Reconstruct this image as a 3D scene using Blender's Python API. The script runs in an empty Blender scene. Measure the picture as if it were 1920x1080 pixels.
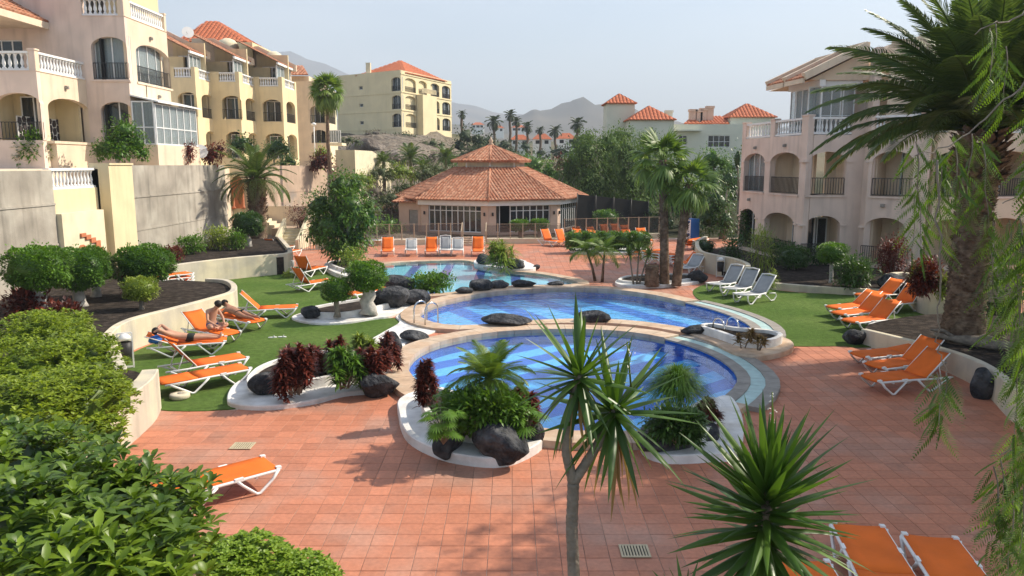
import bpy, bmesh, math, random
import numpy as np
from mathutils import Vector, Matrix, Euler
from mathutils.geometry import delaunay_2d_cdt

# ------------------------------------------------------------------ camera, sky, sun, exposure
S = bpy.context.scene
COL = S.collection
R = math.radians
FX, CX, CY, HZ, H = 1430.0, 960.0, 540.0, 308.0, 5.25
PITCH = math.atan((CY - HZ) / FX)
cam_d = bpy.data.cameras.new('camera')
cam_d.sensor_width = 36.0
cam_d.lens = 36.0 * FX / 1920.0
cam_d.clip_start = 0.05
cam_d.clip_end = 20000
cam = bpy.data.objects.new('camera', cam_d)
COL.objects.link(cam)
cam.location = (0, 0, H)
cam.rotation_euler = (math.pi / 2 - PITCH, 0, 0)
S.camera = cam

SUN_AZ, SUN_EL = R(71), R(40)        # azimuth measured from +Y (view direction) towards +X
sun_vec = Vector((math.sin(SUN_AZ) * math.cos(SUN_EL), math.cos(SUN_AZ) * math.cos(SUN_EL), math.sin(SUN_EL)))
W = bpy.data.worlds.new('World')
S.world = W
W.use_nodes = True
wn = W.node_tree
wn.nodes.clear()
w_out = wn.nodes.new('ShaderNodeOutputWorld')
w_bg = wn.nodes.new('ShaderNodeBackground')
w_sky = wn.nodes.new('ShaderNodeTexSky')
w_sky.sky_type = 'NISHITA'
w_sky.sun_disc = False
w_sky.sun_elevation = SUN_EL
w_sky.sun_rotation = SUN_AZ
w_sky.altitude = 50
w_sky.air_density = 1.2
w_sky.dust_density = 1.5
w_sky.ozone_density = 2.0
w_bg.inputs[1].default_value = 0.115
# thin high cloud veil: large soft noise in the sky direction
w_tc = wn.nodes.new('ShaderNodeTexCoord')
w_map = wn.nodes.new('ShaderNodeMapping')
w_map.inputs['Scale'].default_value = (1.2, 1.2, 4.0)
w_no = wn.nodes.new('ShaderNodeTexNoise')
w_no.inputs['Scale'].default_value = 1.6
w_no.inputs['Detail'].default_value = 5
w_rmp = wn.nodes.new('ShaderNodeMapRange')
w_rmp.inputs[1].default_value = 0.35
w_rmp.inputs[2].default_value = 0.75
w_rmp.inputs[3].default_value = 0.08
w_rmp.inputs[4].default_value = 0.50
w_mix = wn.nodes.new('ShaderNodeMixRGB')
w_mix.inputs[2].default_value = (6.8, 7.15, 7.6, 1)
wn.links.new(w_tc.outputs['Generated'], w_map.inputs[0])
wn.links.new(w_map.outputs[0], w_no.inputs['Vector'])
wn.links.new(w_no.outputs['Fac'], w_rmp.inputs[0])
wn.links.new(w_rmp.outputs[0], w_mix.inputs[0])
wn.links.new(w_sky.outputs[0], w_mix.inputs[1])
wn.links.new(w_mix.outputs[0], w_bg.inputs[0])
wn.links.new(w_bg.outputs[0], w_out.inputs[0])

sun_d = bpy.data.lights.new('sun', 'SUN')
sun_d.energy = 5.0
sun_d.angle = R(0.6)
sun_d.color = (1.0, 0.90, 0.75)
sun = bpy.data.objects.new('sun', sun_d)
COL.objects.link(sun)
sun.rotation_euler = (-sun_vec).to_track_quat('-Z', 'Y').to_euler()
sun.location = sun_vec * 60

S.render.engine = 'CYCLES'
S.view_settings.view_transform = 'Standard'
S.view_settings.look = 'None'
S.view_settings.exposure = 0.6
S.view_settings.gamma = 1.0
S.view_settings.use_curve_mapping = False
S.cycles.use_denoising = True
S.cycles.max_bounces = 6
S.cycles.diffuse_bounces = 3
S.cycles.glossy_bounces = 3
S.cycles.transmission_bounces = 4
S.cycles.transparent_max_bounces = 12
S.cycles.volume_bounces = 0
S.cycles.caustics_reflective = False
S.cycles.caustics_refractive = False
rng = np.random.default_rng(7)
random.seed(7)

# ------------------------------------------------------------------ pixel -> place
def ray(x, y):
    u = (x - CX) / FX
    v = (CY - y) / FX
    c, s = math.cos(PITCH), math.sin(PITCH)
    return Vector((u, c + v * s, -s + v * c))
def G(x, y, z=0.0):                    # where the pixel's ray meets the level z
    d = ray(x, y)
    t = (z - H) / d.z
    return Vector((d.x * t, d.y * t, z))
def AT(x, y, Y):                       # on the pixel's ray at distance Y
    d = ray(x, y)
    t = Y / d.y
    return Vector((d.x * t, Y, H + d.z * t))
def ZY(y, Y, x=960):                   # height seen at image row y at distance Y
    return AT(x, y, Y).z
def XY(x, Y, y=400):
    return AT(x, y, Y).x

# ------------------------------------------------------------------ objects
def tag(o, label=None, cat=None, group=None, kind=None):
    if label: o['label'] = label
    if cat: o['category'] = cat
    if group: o['group'] = group
    if kind: o['kind'] = kind
    return o
def thing(name, label, cat, loc=(0, 0, 0), rotz=0.0, group=None):
    o = bpy.data.objects.new(name, None)
    o.empty_display_size = 0.2
    COL.objects.link(o)
    o.location = loc
    o.rotation_euler = (0, 0, rotz)
    return tag(o, label, cat, group)
def pm(parent):
    m = Matrix.Identity(4)
    p = parent
    while p is not None:
        m = Matrix.LocRotScale(p.location, p.rotation_euler, p.scale) @ m
        p = p.parent
    return m
def link_mesh(name, me, mat=None, parent=None, loc=None, rot=None, scale=None):
    o = bpy.data.objects.new(name, me)
    COL.objects.link(o)
    if mat is not None and len(me.materials) == 0:
        me.materials.append(mat)
    if parent is not None:
        o.parent = parent
    if loc is not None: o.location = loc
    if rot is not None: o.rotation_euler = rot
    if scale is not None: o.scale = scale
    return o
def copy_tree(o, parent=None):
    c = o.copy()
    COL.objects.link(c)
    c.parent = parent
    for ch in o.children:
        copy_tree(ch, c)
    return c

def np_mesh(name, V, F, rnd=None, smooth=False, flat=False):
    V = np.asarray(V, dtype=np.float32)
    F = np.asarray(F, dtype=np.int32)
    me = bpy.data.meshes.new(name)
    n, k = F.shape
    me.vertices.add(len(V))
    me.vertices.foreach_set('co', V.ravel())
    me.loops.add(n * k)
    me.loops.foreach_set('vertex_index', F.ravel())
    me.polygons.add(n)
    me.polygons.foreach_set('loop_start', np.arange(0, n * k, k, dtype=np.int32))
    if smooth or flat:
        me.polygons.foreach_set('use_smooth', np.full(n, smooth, dtype=bool))
    if rnd is not None:
        a = me.attributes.new('rnd', 'FLOAT', 'FACE')
        a.data.foreach_set('value', np.asarray(rnd, dtype=np.float32))
    me.update(calc_edges=True)
    return me

class MB:
    def __init__(s):
        s.v = []; s.f = []; s.sm = []
    def add(s, vs, fs, smooth=False):
        b = len(s.v)
        s.v += [tuple(p) for p in vs]
        s.f += [tuple(i + b for i in f) for f in fs]
        s.sm += [smooth] * len(fs)
        return s
    def box(s, x0, x1, y0, y1, z0, z1):
        return s.hexa([(x0, y0), (x1, y0), (x1, y1), (x0, y1)], z0, z1)
    def hexa(s, q, z0, z1):
        vs = [(p[0], p[1], z0) for p in q] + [(p[0], p[1], z1) for p in q]
        return s.add(vs, [(3, 2, 1, 0), (4, 5, 6, 7), (0, 1, 5, 4), (1, 2, 6, 5), (2, 3, 7, 6), (3, 0, 4, 7)])
    def prism(s, poly, z0, z1, bottom=True):
        n = len(poly)
        a = sum(poly[i][0] * poly[(i + 1) % n][1] - poly[(i + 1) % n][0] * poly[i][1] for i in range(n))
        if a < 0: poly = poly[::-1]
        vs = [(p[0], p[1], z0) for p in poly] + [(p[0], p[1], z1) for p in poly]
        fs = [tuple(range(n, 2 * n))]
        if bottom: fs.append(tuple(range(n - 1, -1, -1)))
        fs += [(i, (i + 1) % n, n + (i + 1) % n, n + i) for i in range(n)]
        return s.add(vs, fs)
    def tube(s, path, rad, n=8, cap=True, smooth=True):
        path = [Vector(p) for p in path]
        if not hasattr(rad, '__len__'): rad = [rad] * len(path)
        vs = []
        prev = None
        for i, p in enumerate(path):
            d = (path[min(i + 1, len(path) - 1)] - path[max(i - 1, 0)])
            d = d.normalized() if d.length > 1e-9 else Vector((0, 0, 1))
            if prev is None:
                a = Vector((0, 0, 1)) if abs(d.z) < .9 else Vector((1, 0, 0))
                x = d.cross(a).normalized()
            else:
                x = (prev - d * prev.dot(d)).normalized()
            prev = x
            y = d.cross(x)
            for k in range(n):
                t = 2 * math.pi * k / n
                vs.append(p + (x * math.cos(t) + y * math.sin(t)) * rad[i])
        fs = []
        for i in range(len(path) - 1):
            for k in range(n):
                k2 = (k + 1) % n
                fs.append((i * n + k, i * n + k2, (i + 1) * n + k2, (i + 1) * n + k))
        s.add(vs, fs, smooth)
        if cap:
            b = len(s.v) - len(vs)
            m = len(path) - 1
            s.f += [tuple(b + k for k in range(n - 1, -1, -1)), tuple(b + m * n + k for k in range(n))]
            s.sm += [False, False]
        return s
    def lathe(s, prof, c=(0, 0, 0), n=12, smooth=True):
        vs = []
        for r, z in prof:
            for k in range(n):
                t = 2 * math.pi * k / n
                vs.append((c[0] + r * math.cos(t), c[1] + r * math.sin(t), c[2] + z))
        fs = []
        for i in range(len(prof) - 1):
            for k in range(n):
                k2 = (k + 1) % n
                fs.append((i * n + k, i * n + k2, (i + 1) * n + k2, (i + 1) * n + k))
        s.add(vs, fs, smooth)
        b = len(s.v) - len(vs)
        m = len(prof) - 1
        s.f += [tuple(b + k for k in range(n - 1, -1, -1)), tuple(b + m * n + k for k in range(n))]
        s.sm += [False, False]
        return s
    def bar(s, a, b, w, h):             # rectangular bar from a to b
        a, b = Vector(a), Vector(b)
        d = (b - a).normalized()
        up = Vector((0, 0, 1)) if abs(d.z) < .95 else Vector((0, 1, 0))
        x = d.cross(up).normalized() * (w / 2)
        y = x.cross(d).normalized() * (h / 2)
        vs = [p + q for p in (a, b) for q in (-x - y, x - y, x + y, -x + y)]
        return s.add(vs, [(0, 1, 2, 3), (7, 6, 5, 4), (0, 4, 5, 1), (1, 5, 6, 2), (2, 6, 7, 3), (3, 7, 4, 0)])
    def mesh(s, name):
        me = bpy.data.meshes.new(name)
        me.from_pydata(s.v, [], s.f)
        me.polygons.foreach_set('use_smooth', s.sm)
        me.update()
        return me
    def build(s, name, mat, parent=None, local=False):
        if parent is not None and not local:
            inv = pm(parent).inverted()
            s.v = [tuple(inv @ Vector(p)) for p in s.v]
        return link_mesh(name, s.mesh(name), mat, parent)

# ------------------------------------------------------------------ materials
def nd(nt, t, **kw):
    n = nt.nodes.new(t)
    for k, v in kw.items():
        setattr(n, k, v)
    return n
def base_mat(name):
    m = bpy.data.materials.new(name)
    m.use_nodes = True
    nt = m.node_tree
    b = nt.nodes['Principled BSDF']
    return m, nt, b
def rgb(c): return (c[0], c[1], c[2], 1)
def M(name, col, rough=.75, var=.14, scale=2.5, bump=.0, bscale=40, spec=.3, metal=0., streak=0., col2=None, det=6, c2lo=.45, c2hi=.6, c2scale=None, bdist=.03):
    m, nt, b = base_mat(name)
    L = nt.links
    b.inputs['Roughness'].default_value = rough
    b.inputs['Specular IOR Level'].default_value = spec
    b.inputs['Metallic'].default_value = metal
    geo = nd(nt, 'ShaderNodeNewGeometry')
    no = nd(nt, 'ShaderNodeTexNoise')
    no.inputs['Scale'].default_value = scale
    no.inputs['Detail'].default_value = det
    L.new(geo.outputs['Position'], no.inputs['Vector'])
    mr = nd(nt, 'ShaderNodeMapRange')
    mr.inputs[1].default_value = .3; mr.inputs[2].default_value = .7
    mr.inputs[3].default_value = 1 - var; mr.inputs[4].default_value = 1 + var
    L.new(no.outputs['Fac'], mr.inputs[0])
    src = None
    if col2 is not None:
        n2 = nd(nt, 'ShaderNodeTexNoise')
        n2.inputs['Scale'].default_value = c2scale or scale * .45
        n2.inputs['Detail'].default_value = 7
        L.new(geo.outputs['Position'], n2.inputs['Vector'])
        r2 = nd(nt, 'ShaderNodeMapRange')
        r2.inputs[1].default_value = c2lo; r2.inputs[2].default_value = c2hi
        L.new(n2.outputs['Fac'], r2.inputs[0])
        mx = nd(nt, 'ShaderNodeMixRGB')
        mx.inputs[1].default_value = rgb(col); mx.inputs[2].default_value = rgb(col2)
        L.new(r2.outputs[0], mx.inputs[0])
        src = mx.outputs[0]
    vm = nd(nt, 'ShaderNodeMixRGB', blend_type='MULTIPLY')
    vm.inputs[0].default_value = 1
    vm.inputs[1].default_value = rgb(col)
    if src: L.new(src, vm.inputs[1])
    L.new(mr.outputs[0], vm.inputs[2])
    out = vm.outputs[0]
    if streak > 0:
        mp = nd(nt, 'ShaderNodeMapping')
        mp.inputs['Scale'].default_value = (2.2, 2.2, .22)
        L.new(geo.outputs['Position'], mp.inputs[0])
        n3 = nd(nt, 'ShaderNodeTexNoise')
        n3.inputs['Scale'].default_value = 1.3
        n3.inputs['Detail'].default_value = 8
        L.new(mp.outputs[0], n3.inputs['Vector'])
        r3 = nd(nt, 'ShaderNodeMapRange')
        r3.inputs[1].default_value = .5; r3.inputs[2].default_value = .8
        r3.inputs[3].default_value = 1; r3.inputs[4].default_value = 1 - streak
        L.new(n3.outputs['Fac'], r3.inputs[0])
        v2 = nd(nt, 'ShaderNodeMixRGB', blend_type='MULTIPLY')
        v2.inputs[0].default_value = 1
        L.new(out, v2.inputs[1]); L.new(r3.outputs[0], v2.inputs[2])
        out = v2.outputs[0]
    L.new(out, b.inputs['Base Color'])
    if bump > 0:
        n4 = nd(nt, 'ShaderNodeTexNoise')
        n4.inputs['Scale'].default_value = bscale
        n4.inputs['Detail'].default_value = 5
        L.new(geo.outputs['Position'], n4.inputs['Vector'])
        bp = nd(nt, 'ShaderNodeBump')
        bp.inputs['Strength'].default_value = bump
        bp.inputs['Distance'].default_value = bdist
        L.new(n4.outputs['Fac'], bp.inputs['Height'])
        L.new(bp.outputs[0], b.inputs['Normal'])
    return m
def LM(name, c1, c2, rough=.45, tr=.25, spec=.4):
    m, nt, b = base_mat(name)
    L = nt.links
    at = nd(nt, 'ShaderNodeAttribute', attribute_name='rnd')
    oi = nd(nt, 'ShaderNodeObjectInfo')
    ad = nd(nt, 'ShaderNodeMath', operation='MULTIPLY_ADD')
    ad.inputs[1].default_value = .35
    L.new(oi.outputs['Random'], ad.inputs[0])
    ml = nd(nt, 'ShaderNodeMath', operation='MULTIPLY')
    ml.inputs[1].default_value = .75
    L.new(at.outputs['Fac'], ml.inputs[0])
    L.new(ml.outputs[0], ad.inputs[2])
    mx = nd(nt, 'ShaderNodeMixRGB')
    mx.inputs[1].default_value = rgb(c1); mx.inputs[2].default_value = rgb(c2)
    L.new(ad.outputs[0], mx.inputs[0])
    L.new(mx.outputs[0], b.inputs['Base Color'])
    b.inputs['Roughness'].default_value = rough
    b.inputs['Specular IOR Level'].default_value = spec
    t = nd(nt, 'ShaderNodeBsdfTranslucent')
    br = nd(nt, 'ShaderNodeMixRGB', blend_type='MULTIPLY')
    br.inputs[0].default_value = 1
    br.inputs[2].default_value = (1.5, 1.5, .7, 1)
    L.new(mx.outputs[0], br.inputs[1])
    L.new(br.outputs[0], t.inputs[0])
    ms = nd(nt, 'ShaderNodeMixShader')
    ms.inputs[0].default_value = tr
    L.new(b.outputs[0], ms.inputs[1]); L.new(t.outputs[0], ms.inputs[2])
    L.new(ms.outputs[0], nt.nodes['Material Output'].inputs[0])
    return m
def glass_mat(name, tint, rough=.03, transp=.35):
    m, nt, b = base_mat(name)
    b.inputs['Base Color'].default_value = rgb(tint)
    b.inputs['Roughness'].default_value = rough
    b.inputs['Specular IOR Level'].default_value = .6
    t = nd(nt, 'ShaderNodeBsdfTransparent')
    ms = nd(nt, 'ShaderNodeMixShader')
    ms.inputs[0].default_value = transp
    nt.links.new(b.outputs[0], ms.inputs[1]); nt.links.new(t.outputs[0], ms.inputs[2])
    nt.links.new(ms.outputs[0], nt.nodes['Material Output'].inputs[0])
    return m
def water_mat(name, tint, wave=.35, wscale=2.2, cover=.12, surf=(.10, .32, .62)):
    # clear water: a tinted see-through layer under a mirror-like rippled skin
    m, nt, b = base_mat(name)
    L = nt.links
    nt.nodes.remove(b)
    geo = nd(nt, 'ShaderNodeNewGeometry')
    n1 = nd(nt, 'ShaderNodeTexNoise'); n1.inputs['Scale'].default_value = wscale; n1.inputs['Detail'].default_value = 3
    n1.inputs['Distortion'].default_value = .6
    mp = nd(nt, 'ShaderNodeMapping'); mp.inputs['Scale'].default_value = (1, 1.6, 1)
    L.new(geo.outputs['Position'], mp.inputs[0]); L.new(mp.outputs[0], n1.inputs['Vector'])
    bp = nd(nt, 'ShaderNodeBump'); bp.inputs['Strength'].default_value = wave; bp.inputs['Distance'].default_value = .06
    L.new(n1.outputs['Fac'], bp.inputs['Height'])
    tr = nd(nt, 'ShaderNodeBsdfTransparent'); tr.inputs[0].default_value = rgb(tint)
    df = nd(nt, 'ShaderNodeBsdfDiffuse'); df.inputs[0].default_value = rgb(surf)
    m1 = nd(nt, 'ShaderNodeMixShader'); m1.inputs[0].default_value = cover
    L.new(tr.outputs[0], m1.inputs[1]); L.new(df.outputs[0], m1.inputs[2])
    gl = nd(nt, 'ShaderNodeBsdfGlossy'); gl.inputs['Roughness'].default_value = .03
    L.new(bp.outputs[0], gl.inputs['Normal'])
    # reflectance rises towards grazing views, the same from above and below
    dt = nd(nt, 'ShaderNodeVectorMath', operation='DOT_PRODUCT')
    L.new(bp.outputs[0], dt.inputs[0]); L.new(geo.outputs['Incoming'], dt.inputs[1])
    ab = nd(nt, 'ShaderNodeMath', operation='ABSOLUTE'); L.new(dt.outputs['Value'], ab.inputs[0])
    om = nd(nt, 'ShaderNodeMath', operation='SUBTRACT', use_clamp=True); om.inputs[0].default_value = 1; L.new(ab.outputs[0], om.inputs[1])
    pw = nd(nt, 'ShaderNodeMath', operation='POWER'); pw.inputs[1].default_value = 5; L.new(om.outputs[0], pw.inputs[0])
    fr = nd(nt, 'ShaderNodeMath', operation='MULTIPLY_ADD', use_clamp=True); fr.inputs[1].default_value = .98; fr.inputs[2].default_value = .02
    L.new(pw.outputs[0], fr.inputs[0])
    m2 = nd(nt, 'ShaderNodeMixShader')
    L.new(fr.outputs[0], m2.inputs[0]); L.new(m1.outputs[0], m2.inputs[1]); L.new(gl.outputs[0], m2.inputs[2])
    L.new(m2.outputs[0], nt.nodes['Material Output'].inputs[0])
    return m
def cell_mat(name, col, cell, amp, rough=.6, stain=None, tint=.35, bump=.15):
    # per-piece tone: a random value for each cell of the laying grid
    m, nt, b = base_mat(name)
    L = nt.links
    geo = nd(nt, 'ShaderNodeNewGeometry')
    dv = nd(nt, 'ShaderNodeVectorMath', operation='DIVIDE'); dv.inputs[1].default_value = (cell, cell, 1e6)
    fl = nd(nt, 'ShaderNodeVectorMath', operation='FLOOR')
    L.new(geo.outputs['Position'], dv.inputs[0]); L.new(dv.outputs[0], fl.inputs[0])
    wt = nd(nt, 'ShaderNodeTexWhiteNoise'); L.new(fl.outputs[0], wt.inputs['Vector'])
    mr = nd(nt, 'ShaderNodeMapRange'); mr.inputs[3].default_value = 1 - amp; mr.inputs[4].default_value = 1 + amp
    L.new(wt.outputs['Value'], mr.inputs[0])
    no = nd(nt, 'ShaderNodeTexNoise'); no.inputs['Scale'].default_value = .55; no.inputs['Detail'].default_value = 8
    L.new(geo.outputs['Position'], no.inputs['Vector'])
    r1 = nd(nt, 'ShaderNodeMapRange'); r1.inputs[1].default_value = .48; r1.inputs[2].default_value = .72
    r1.inputs[4].default_value = tint
    L.new(no.outputs['Fac'], r1.inputs[0])
    mx = nd(nt, 'ShaderNodeMixRGB'); mx.inputs[1].default_value = rgb(col); mx.inputs[2].default_value = rgb(stain or col)
    L.new(r1.outputs[0], mx.inputs[0])
    n2 = nd(nt, 'ShaderNodeTexNoise'); n2.inputs['Scale'].default_value = 14; n2.inputs['Detail'].default_value = 6
    L.new(geo.outputs['Position'], n2.inputs['Vector'])
    r2 = nd(nt, 'ShaderNodeMapRange'); r2.inputs[1].default_value = .3; r2.inputs[2].default_value = .7; r2.inputs[3].default_value = .88; r2.inputs[4].default_value = 1.1
    L.new(n2.outputs['Fac'], r2.inputs[0])
    # a few replaced tiles stand out darker
    od = nd(nt, 'ShaderNodeMapRange'); od.inputs[1].default_value = .975; od.inputs[2].default_value = .985; od.inputs[3].default_value = 1; od.inputs[4].default_value = .78
    L.new(wt.outputs['Value'], od.inputs[0])
    mo = nd(nt, 'ShaderNodeMath', operation='MULTIPLY'); L.new(mr.outputs[0], mo.inputs[0]); L.new(od.outputs[0], mo.inputs[1])
    m1 = nd(nt, 'ShaderNodeMath', operation='MULTIPLY'); L.new(mo.outputs[0], m1.inputs[0]); L.new(r2.outputs[0], m1.inputs[1])
    vm = nd(nt, 'ShaderNodeMixRGB', blend_type='MULTIPLY'); vm.inputs[0].default_value = 1
    L.new(mx.outputs[0], vm.inputs[1]); L.new(m1.outputs[0], vm.inputs[2])
    n5 = nd(nt, 'ShaderNodeTexNoise'); n5.inputs['Scale'].default_value = 1.5; n5.inputs['Detail'].default_value = 10; n5.inputs['Roughness'].default_value = .65
    L.new(geo.outputs['Position'], n5.inputs['Vector'])
    r5 = nd(nt, 'ShaderNodeMapRange'); r5.inputs[1].default_value = .54; r5.inputs[2].default_value = .70; r5.inputs[3].default_value = 1; r5.inputs[4].default_value = .85
    L.new(n5.outputs['Fac'], r5.inputs[0])
    v5 = nd(nt, 'ShaderNodeMixRGB', blend_type='MULTIPLY'); v5.inputs[0].default_value = 1
    L.new(vm.outputs[0], v5.inputs[1]); L.new(r5.outputs[0], v5.inputs[2])
    L.new(v5.outputs[0], b.inputs['Base Color'])
    b.inputs['Roughness'].default_value = rough
    b.inputs['Specular IOR Level'].default_value = .35
    bp = nd(nt, 'ShaderNodeBump'); bp.inputs['Strength'].default_value = bump; bp.inputs['Distance'].default_value = .01
    L.new(n2.outputs['Fac'], bp.inputs['Height']); L.new(bp.outputs[0], b.inputs['Normal'])
    return m
def stripe_mat(name, ca, cb, ang, period, duty, tile=.0):
    # two-colour mosaic laid in bands
    m, nt, b = base_mat(name)
    L = nt.links
    geo = nd(nt, 'ShaderNodeNewGeometry')
    dp = nd(nt, 'ShaderNodeVectorMath', operation='DOT_PRODUCT'); dp.inputs[1].default_value = (math.cos(ang) / period, math.sin(ang) / period, 0)
    L.new(geo.outputs['Position'], dp.inputs[0])
    nz = nd(nt, 'ShaderNodeTexNoise'); nz.inputs['Scale'].default_value = 2.0
    L.new(geo.outputs['Position'], nz.inputs['Vector'])
    wob = nd(nt, 'ShaderNodeMath', operation='MULTIPLY_ADD'); wob.inputs[1].default_value = .06
    L.new(nz.outputs['Fac'], wob.inputs[0]); L.new(dp.outputs['Value'], wob.inputs[2])
    fr = nd(nt, 'ShaderNodeMath', operation='FRACT'); L.new(wob.outputs[0], fr.inputs[0])
    lt = nd(nt, 'ShaderNodeMath', operation='LESS_THAN'); lt.inputs[1].default_value = duty
    L.new(fr.outputs[0], lt.inputs[0])
    mx = nd(nt, 'ShaderNodeMixRGB'); mx.inputs[1].default_value = rgb(ca); mx.inputs[2].default_value = rgb(cb)
    L.new(lt.outputs[0], mx.inputs[0])
    no = nd(nt, 'ShaderNodeTexNoise'); no.inputs['Scale'].default_value = 9; no.inputs['Detail'].default_value = 5
    L.new(geo.outputs['Position'], no.inputs['Vector'])
    mr = nd(nt, 'ShaderNodeMapRange'); mr.inputs[1].default_value = .3; mr.inputs[2].default_value = .7; mr.inputs[3].default_value = .85; mr.inputs[4].default_value = 1.12
    L.new(no.outputs['Fac'], mr.inputs[0])
    vm = nd(nt, 'ShaderNodeMixRGB', blend_type='MULTIPLY'); vm.inputs[0].default_value = 1
    L.new(mx.outputs[0], vm.inputs[1]); L.new(mr.outputs[0], vm.inputs[2])
    L.new(vm.outputs[0], b.inputs['Base Color'])
    b.inputs['Roughness'].default_value = .5
    return m

m_pink = M('stucco_pink_shade_side', (.72, .575, .485), .9, .09, 1.0, .15, 60, streak=.24)  # pink stucco, its tone taken from walls turned away from the sun
m_sand = M('stucco_sand', (.71, .575, .43), .9, .09, 1.0, .15, 60, streak=.2)
m_yel = M('stucco_yellow', (.70, .58, .36), .9, .08, 1.0, .12, 60, streak=.18)
m_cream = M('stucco_cream', (.70, .62, .44), .9, .10, 1.6, .15, 50, streak=.14)
m_creamw = M('stucco_garden_wall', (.66, .58, .42), .9, .10, 1.6, .2, 40, streak=.22, col2=(.52, .47, .38))
m_pale = M('stucco_pale_green', (.66, .66, .54), .9, .06, .6, .05, 40)
m_dyel = M('stucco_block_yellow', (.72, .615, .39), .9, .07, .6, .05, 40, streak=.08)
m_conc = M('weathered_concrete', (.335, .30, .25), .95, .20, 1.1, .4, 30, streak=.42, col2=(.42, .385, .325))
m_concp = M('weathered_pink_render', (.50, .37, .275), .95, .15, .9, .3, 30, streak=.2, col2=(.33, .28, .24), c2lo=.52, c2hi=.62)
m_white = M('white_paint', (.80, .79, .77), .5, .05, 3, .05, 60)
m_whitec = M('white_concrete', (.74, .72, .69), .75, .16, 3.0, .3, 24, streak=.12, col2=(.50, .45, .38), c2lo=.50, c2hi=.78, c2scale=1.1)
m_plast = M('white_plastic', (.78, .77, .74), .4, .05, 8)
m_iron = M('dark_iron', (.03, .028, .028), .5, .1, 5)
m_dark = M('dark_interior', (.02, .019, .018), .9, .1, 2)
m_frame = M('white_aluminium', (.75, .75, .74), .35, .03, 6)
m_glass = glass_mat('window_glass', (.035, .045, .05), .04, .30)
m_glassl = glass_mat('balcony_glass', (.30, .36, .37), .05, .55)
m_curt = M('curtain_cloth', (.62, .63, .61), .9, .06, 6)
m_roof = M('terracotta_roof_tile', (.38, .150, .080), .85, .3, 5, .1, 20, col2=(.50, .26, .16), c2scale=3.0)
m_roofd = M('terracotta_roof_far', (.50, .15, .07), .85, .18, 3)
m_brownstone = M('lava_stone_cladding', (.05, .04, .04), .8, .3, 6)
m_soil = M('dark_volcanic_soil', (.034, .028, .024), 1.0, .4, 7, .8, 28, spec=.04, col2=(.060, .048, .040))
m_lava = M('lava_boulder', (.036, .038, .043), .9, .4, 6, 1.0, 9, spec=.2, col2=(.085, .085, .088), bdist=.14, det=9)
m_turf = M('artificial_turf', (.078, .138, .026), .95, .22, 7, .6, 220, spec=.1, col2=(.112, .172, .040), c2scale=.5, c2lo=.4, c2hi=.65)
m_grout = M('grout', (.50, .37, .29), .95, .2, 3, col2=(.27, .17, .13), c2scale=.3)
m_tile = cell_mat('terracotta_paving', (.49, .190, .108), .33, .12, .62, stain=(.40, .255, .195), tint=.75)
m_coping = M('sandstone_coping', (.50, .355, .245), .8, .16, 3.5, .2, 30, col2=(.55, .43, .32))
m_copingg = M('grey_stone_coping', (.30, .275, .245), .8, .16, 4, .2, 30)
m_trunk = M('palm_bark', (.125, .085, .058), .95, .35, 9, .9, 18, spec=.1, col2=(.20, .145, .10))
m_bark = M('grey_bark', (.23, .195, .155), .95, .3, 9, .7, 24)
m_limebark = M('limewashed_bark', (.45, .42, .38), .9, .25, 6, .6, 20)
m_orange = M('orange_sling', (.76, .155, .020), .75, .10, 2.2, .15, 300, spec=.2)
m_greysling = M('grey_sling', (.33, .34, .35), .8, .08, 5, .2, 300)
m_skin = M('skin', (.48, .26, .17), .55, .08, 9)
m_skin2 = M('tanned_skin', (.36, .175, .105), .5, .08, 9)
m_hair = M('dark_hair', (.015, .011, .009), .6, .2, 20)
m_swimd = M('dark_swimwear', (.02, .022, .02), .8, .1, 9)
m_swimb = M('blue_swimwear', (.03, .06, .16), .8, .1, 9)
m_towel = M('blue_towel', (.03, .13, .42), .9, .15, 20)
m_steel = M('stainless_steel', (.6, .6, .6), .2, .03, 4, metal=1.0)
m_grate = M('cream_grate', (.50, .42, .28), .7, .1, 12)
m_blue = M('kiosk_blue', (.012, .10, .34), .4, .05, 2)
m_rockg = M('pale_rock', (.24, .205, .17), .95, .4, .9, 1.0, 1.6, col2=(.11, .09, .075), bdist=.6, det=9)
m_cinder = M('reddish_cinder', (.105, .070, .055), .95, .3, 1.8, .7, 9, col2=(.07, .05, .042))
m_plant1 = LM('leaf_topiary', (.045, .115, .012), (.14, .27, .025))
m_plant2 = LM('leaf_dark', (.022, .062, .012), (.075, .15, .025), .4, .22)
m_plant3 = LM('leaf_olive', (.06, .085, .03), (.13, .16, .055), .6, .2)
m_ylw = LM('leaf_yellow_green', (.13, .20, .02), (.30, .36, .05))
m_red = LM('leaf_wine_red', (.035, .010, .009), (.20, .040, .022), .45, .2)
m_palm = LM('leaf_palm', (.042, .085, .018), (.125, .18, .045), .42, .25)
m_fan = LM('leaf_fan_palm', (.070, .14, .022), (.19, .28, .05), .45, .3)
m_yuc = LM('leaf_yucca', (.032, .085, .014), (.15, .26, .036), .38, .25, .45)
m_pep = LM('leaf_pepper', (.055, .115, .016), (.17, .28, .04), .5, .35)
m_hedge = LM('leaf_hedge', (.060, .120, .010), (.32, .40, .03), .45, .3, .35)
m_clip = LM('leaf_clipped_hedge', (.10, .19, .012), (.30, .42, .05), .45, .3, .35)
m_bgp = LM('leaf_weeping', (.040, .092, .014), (.125, .20, .036), .6, .25, .25)
m_big = LM('leaf_broad', (.035, .085, .010), (.21, .31, .024), .42, .28, .42)
m_gloss = LM('leaf_glossy_tree', (.028, .080, .012), (.115, .21, .026), .38, .25, .5)
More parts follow.
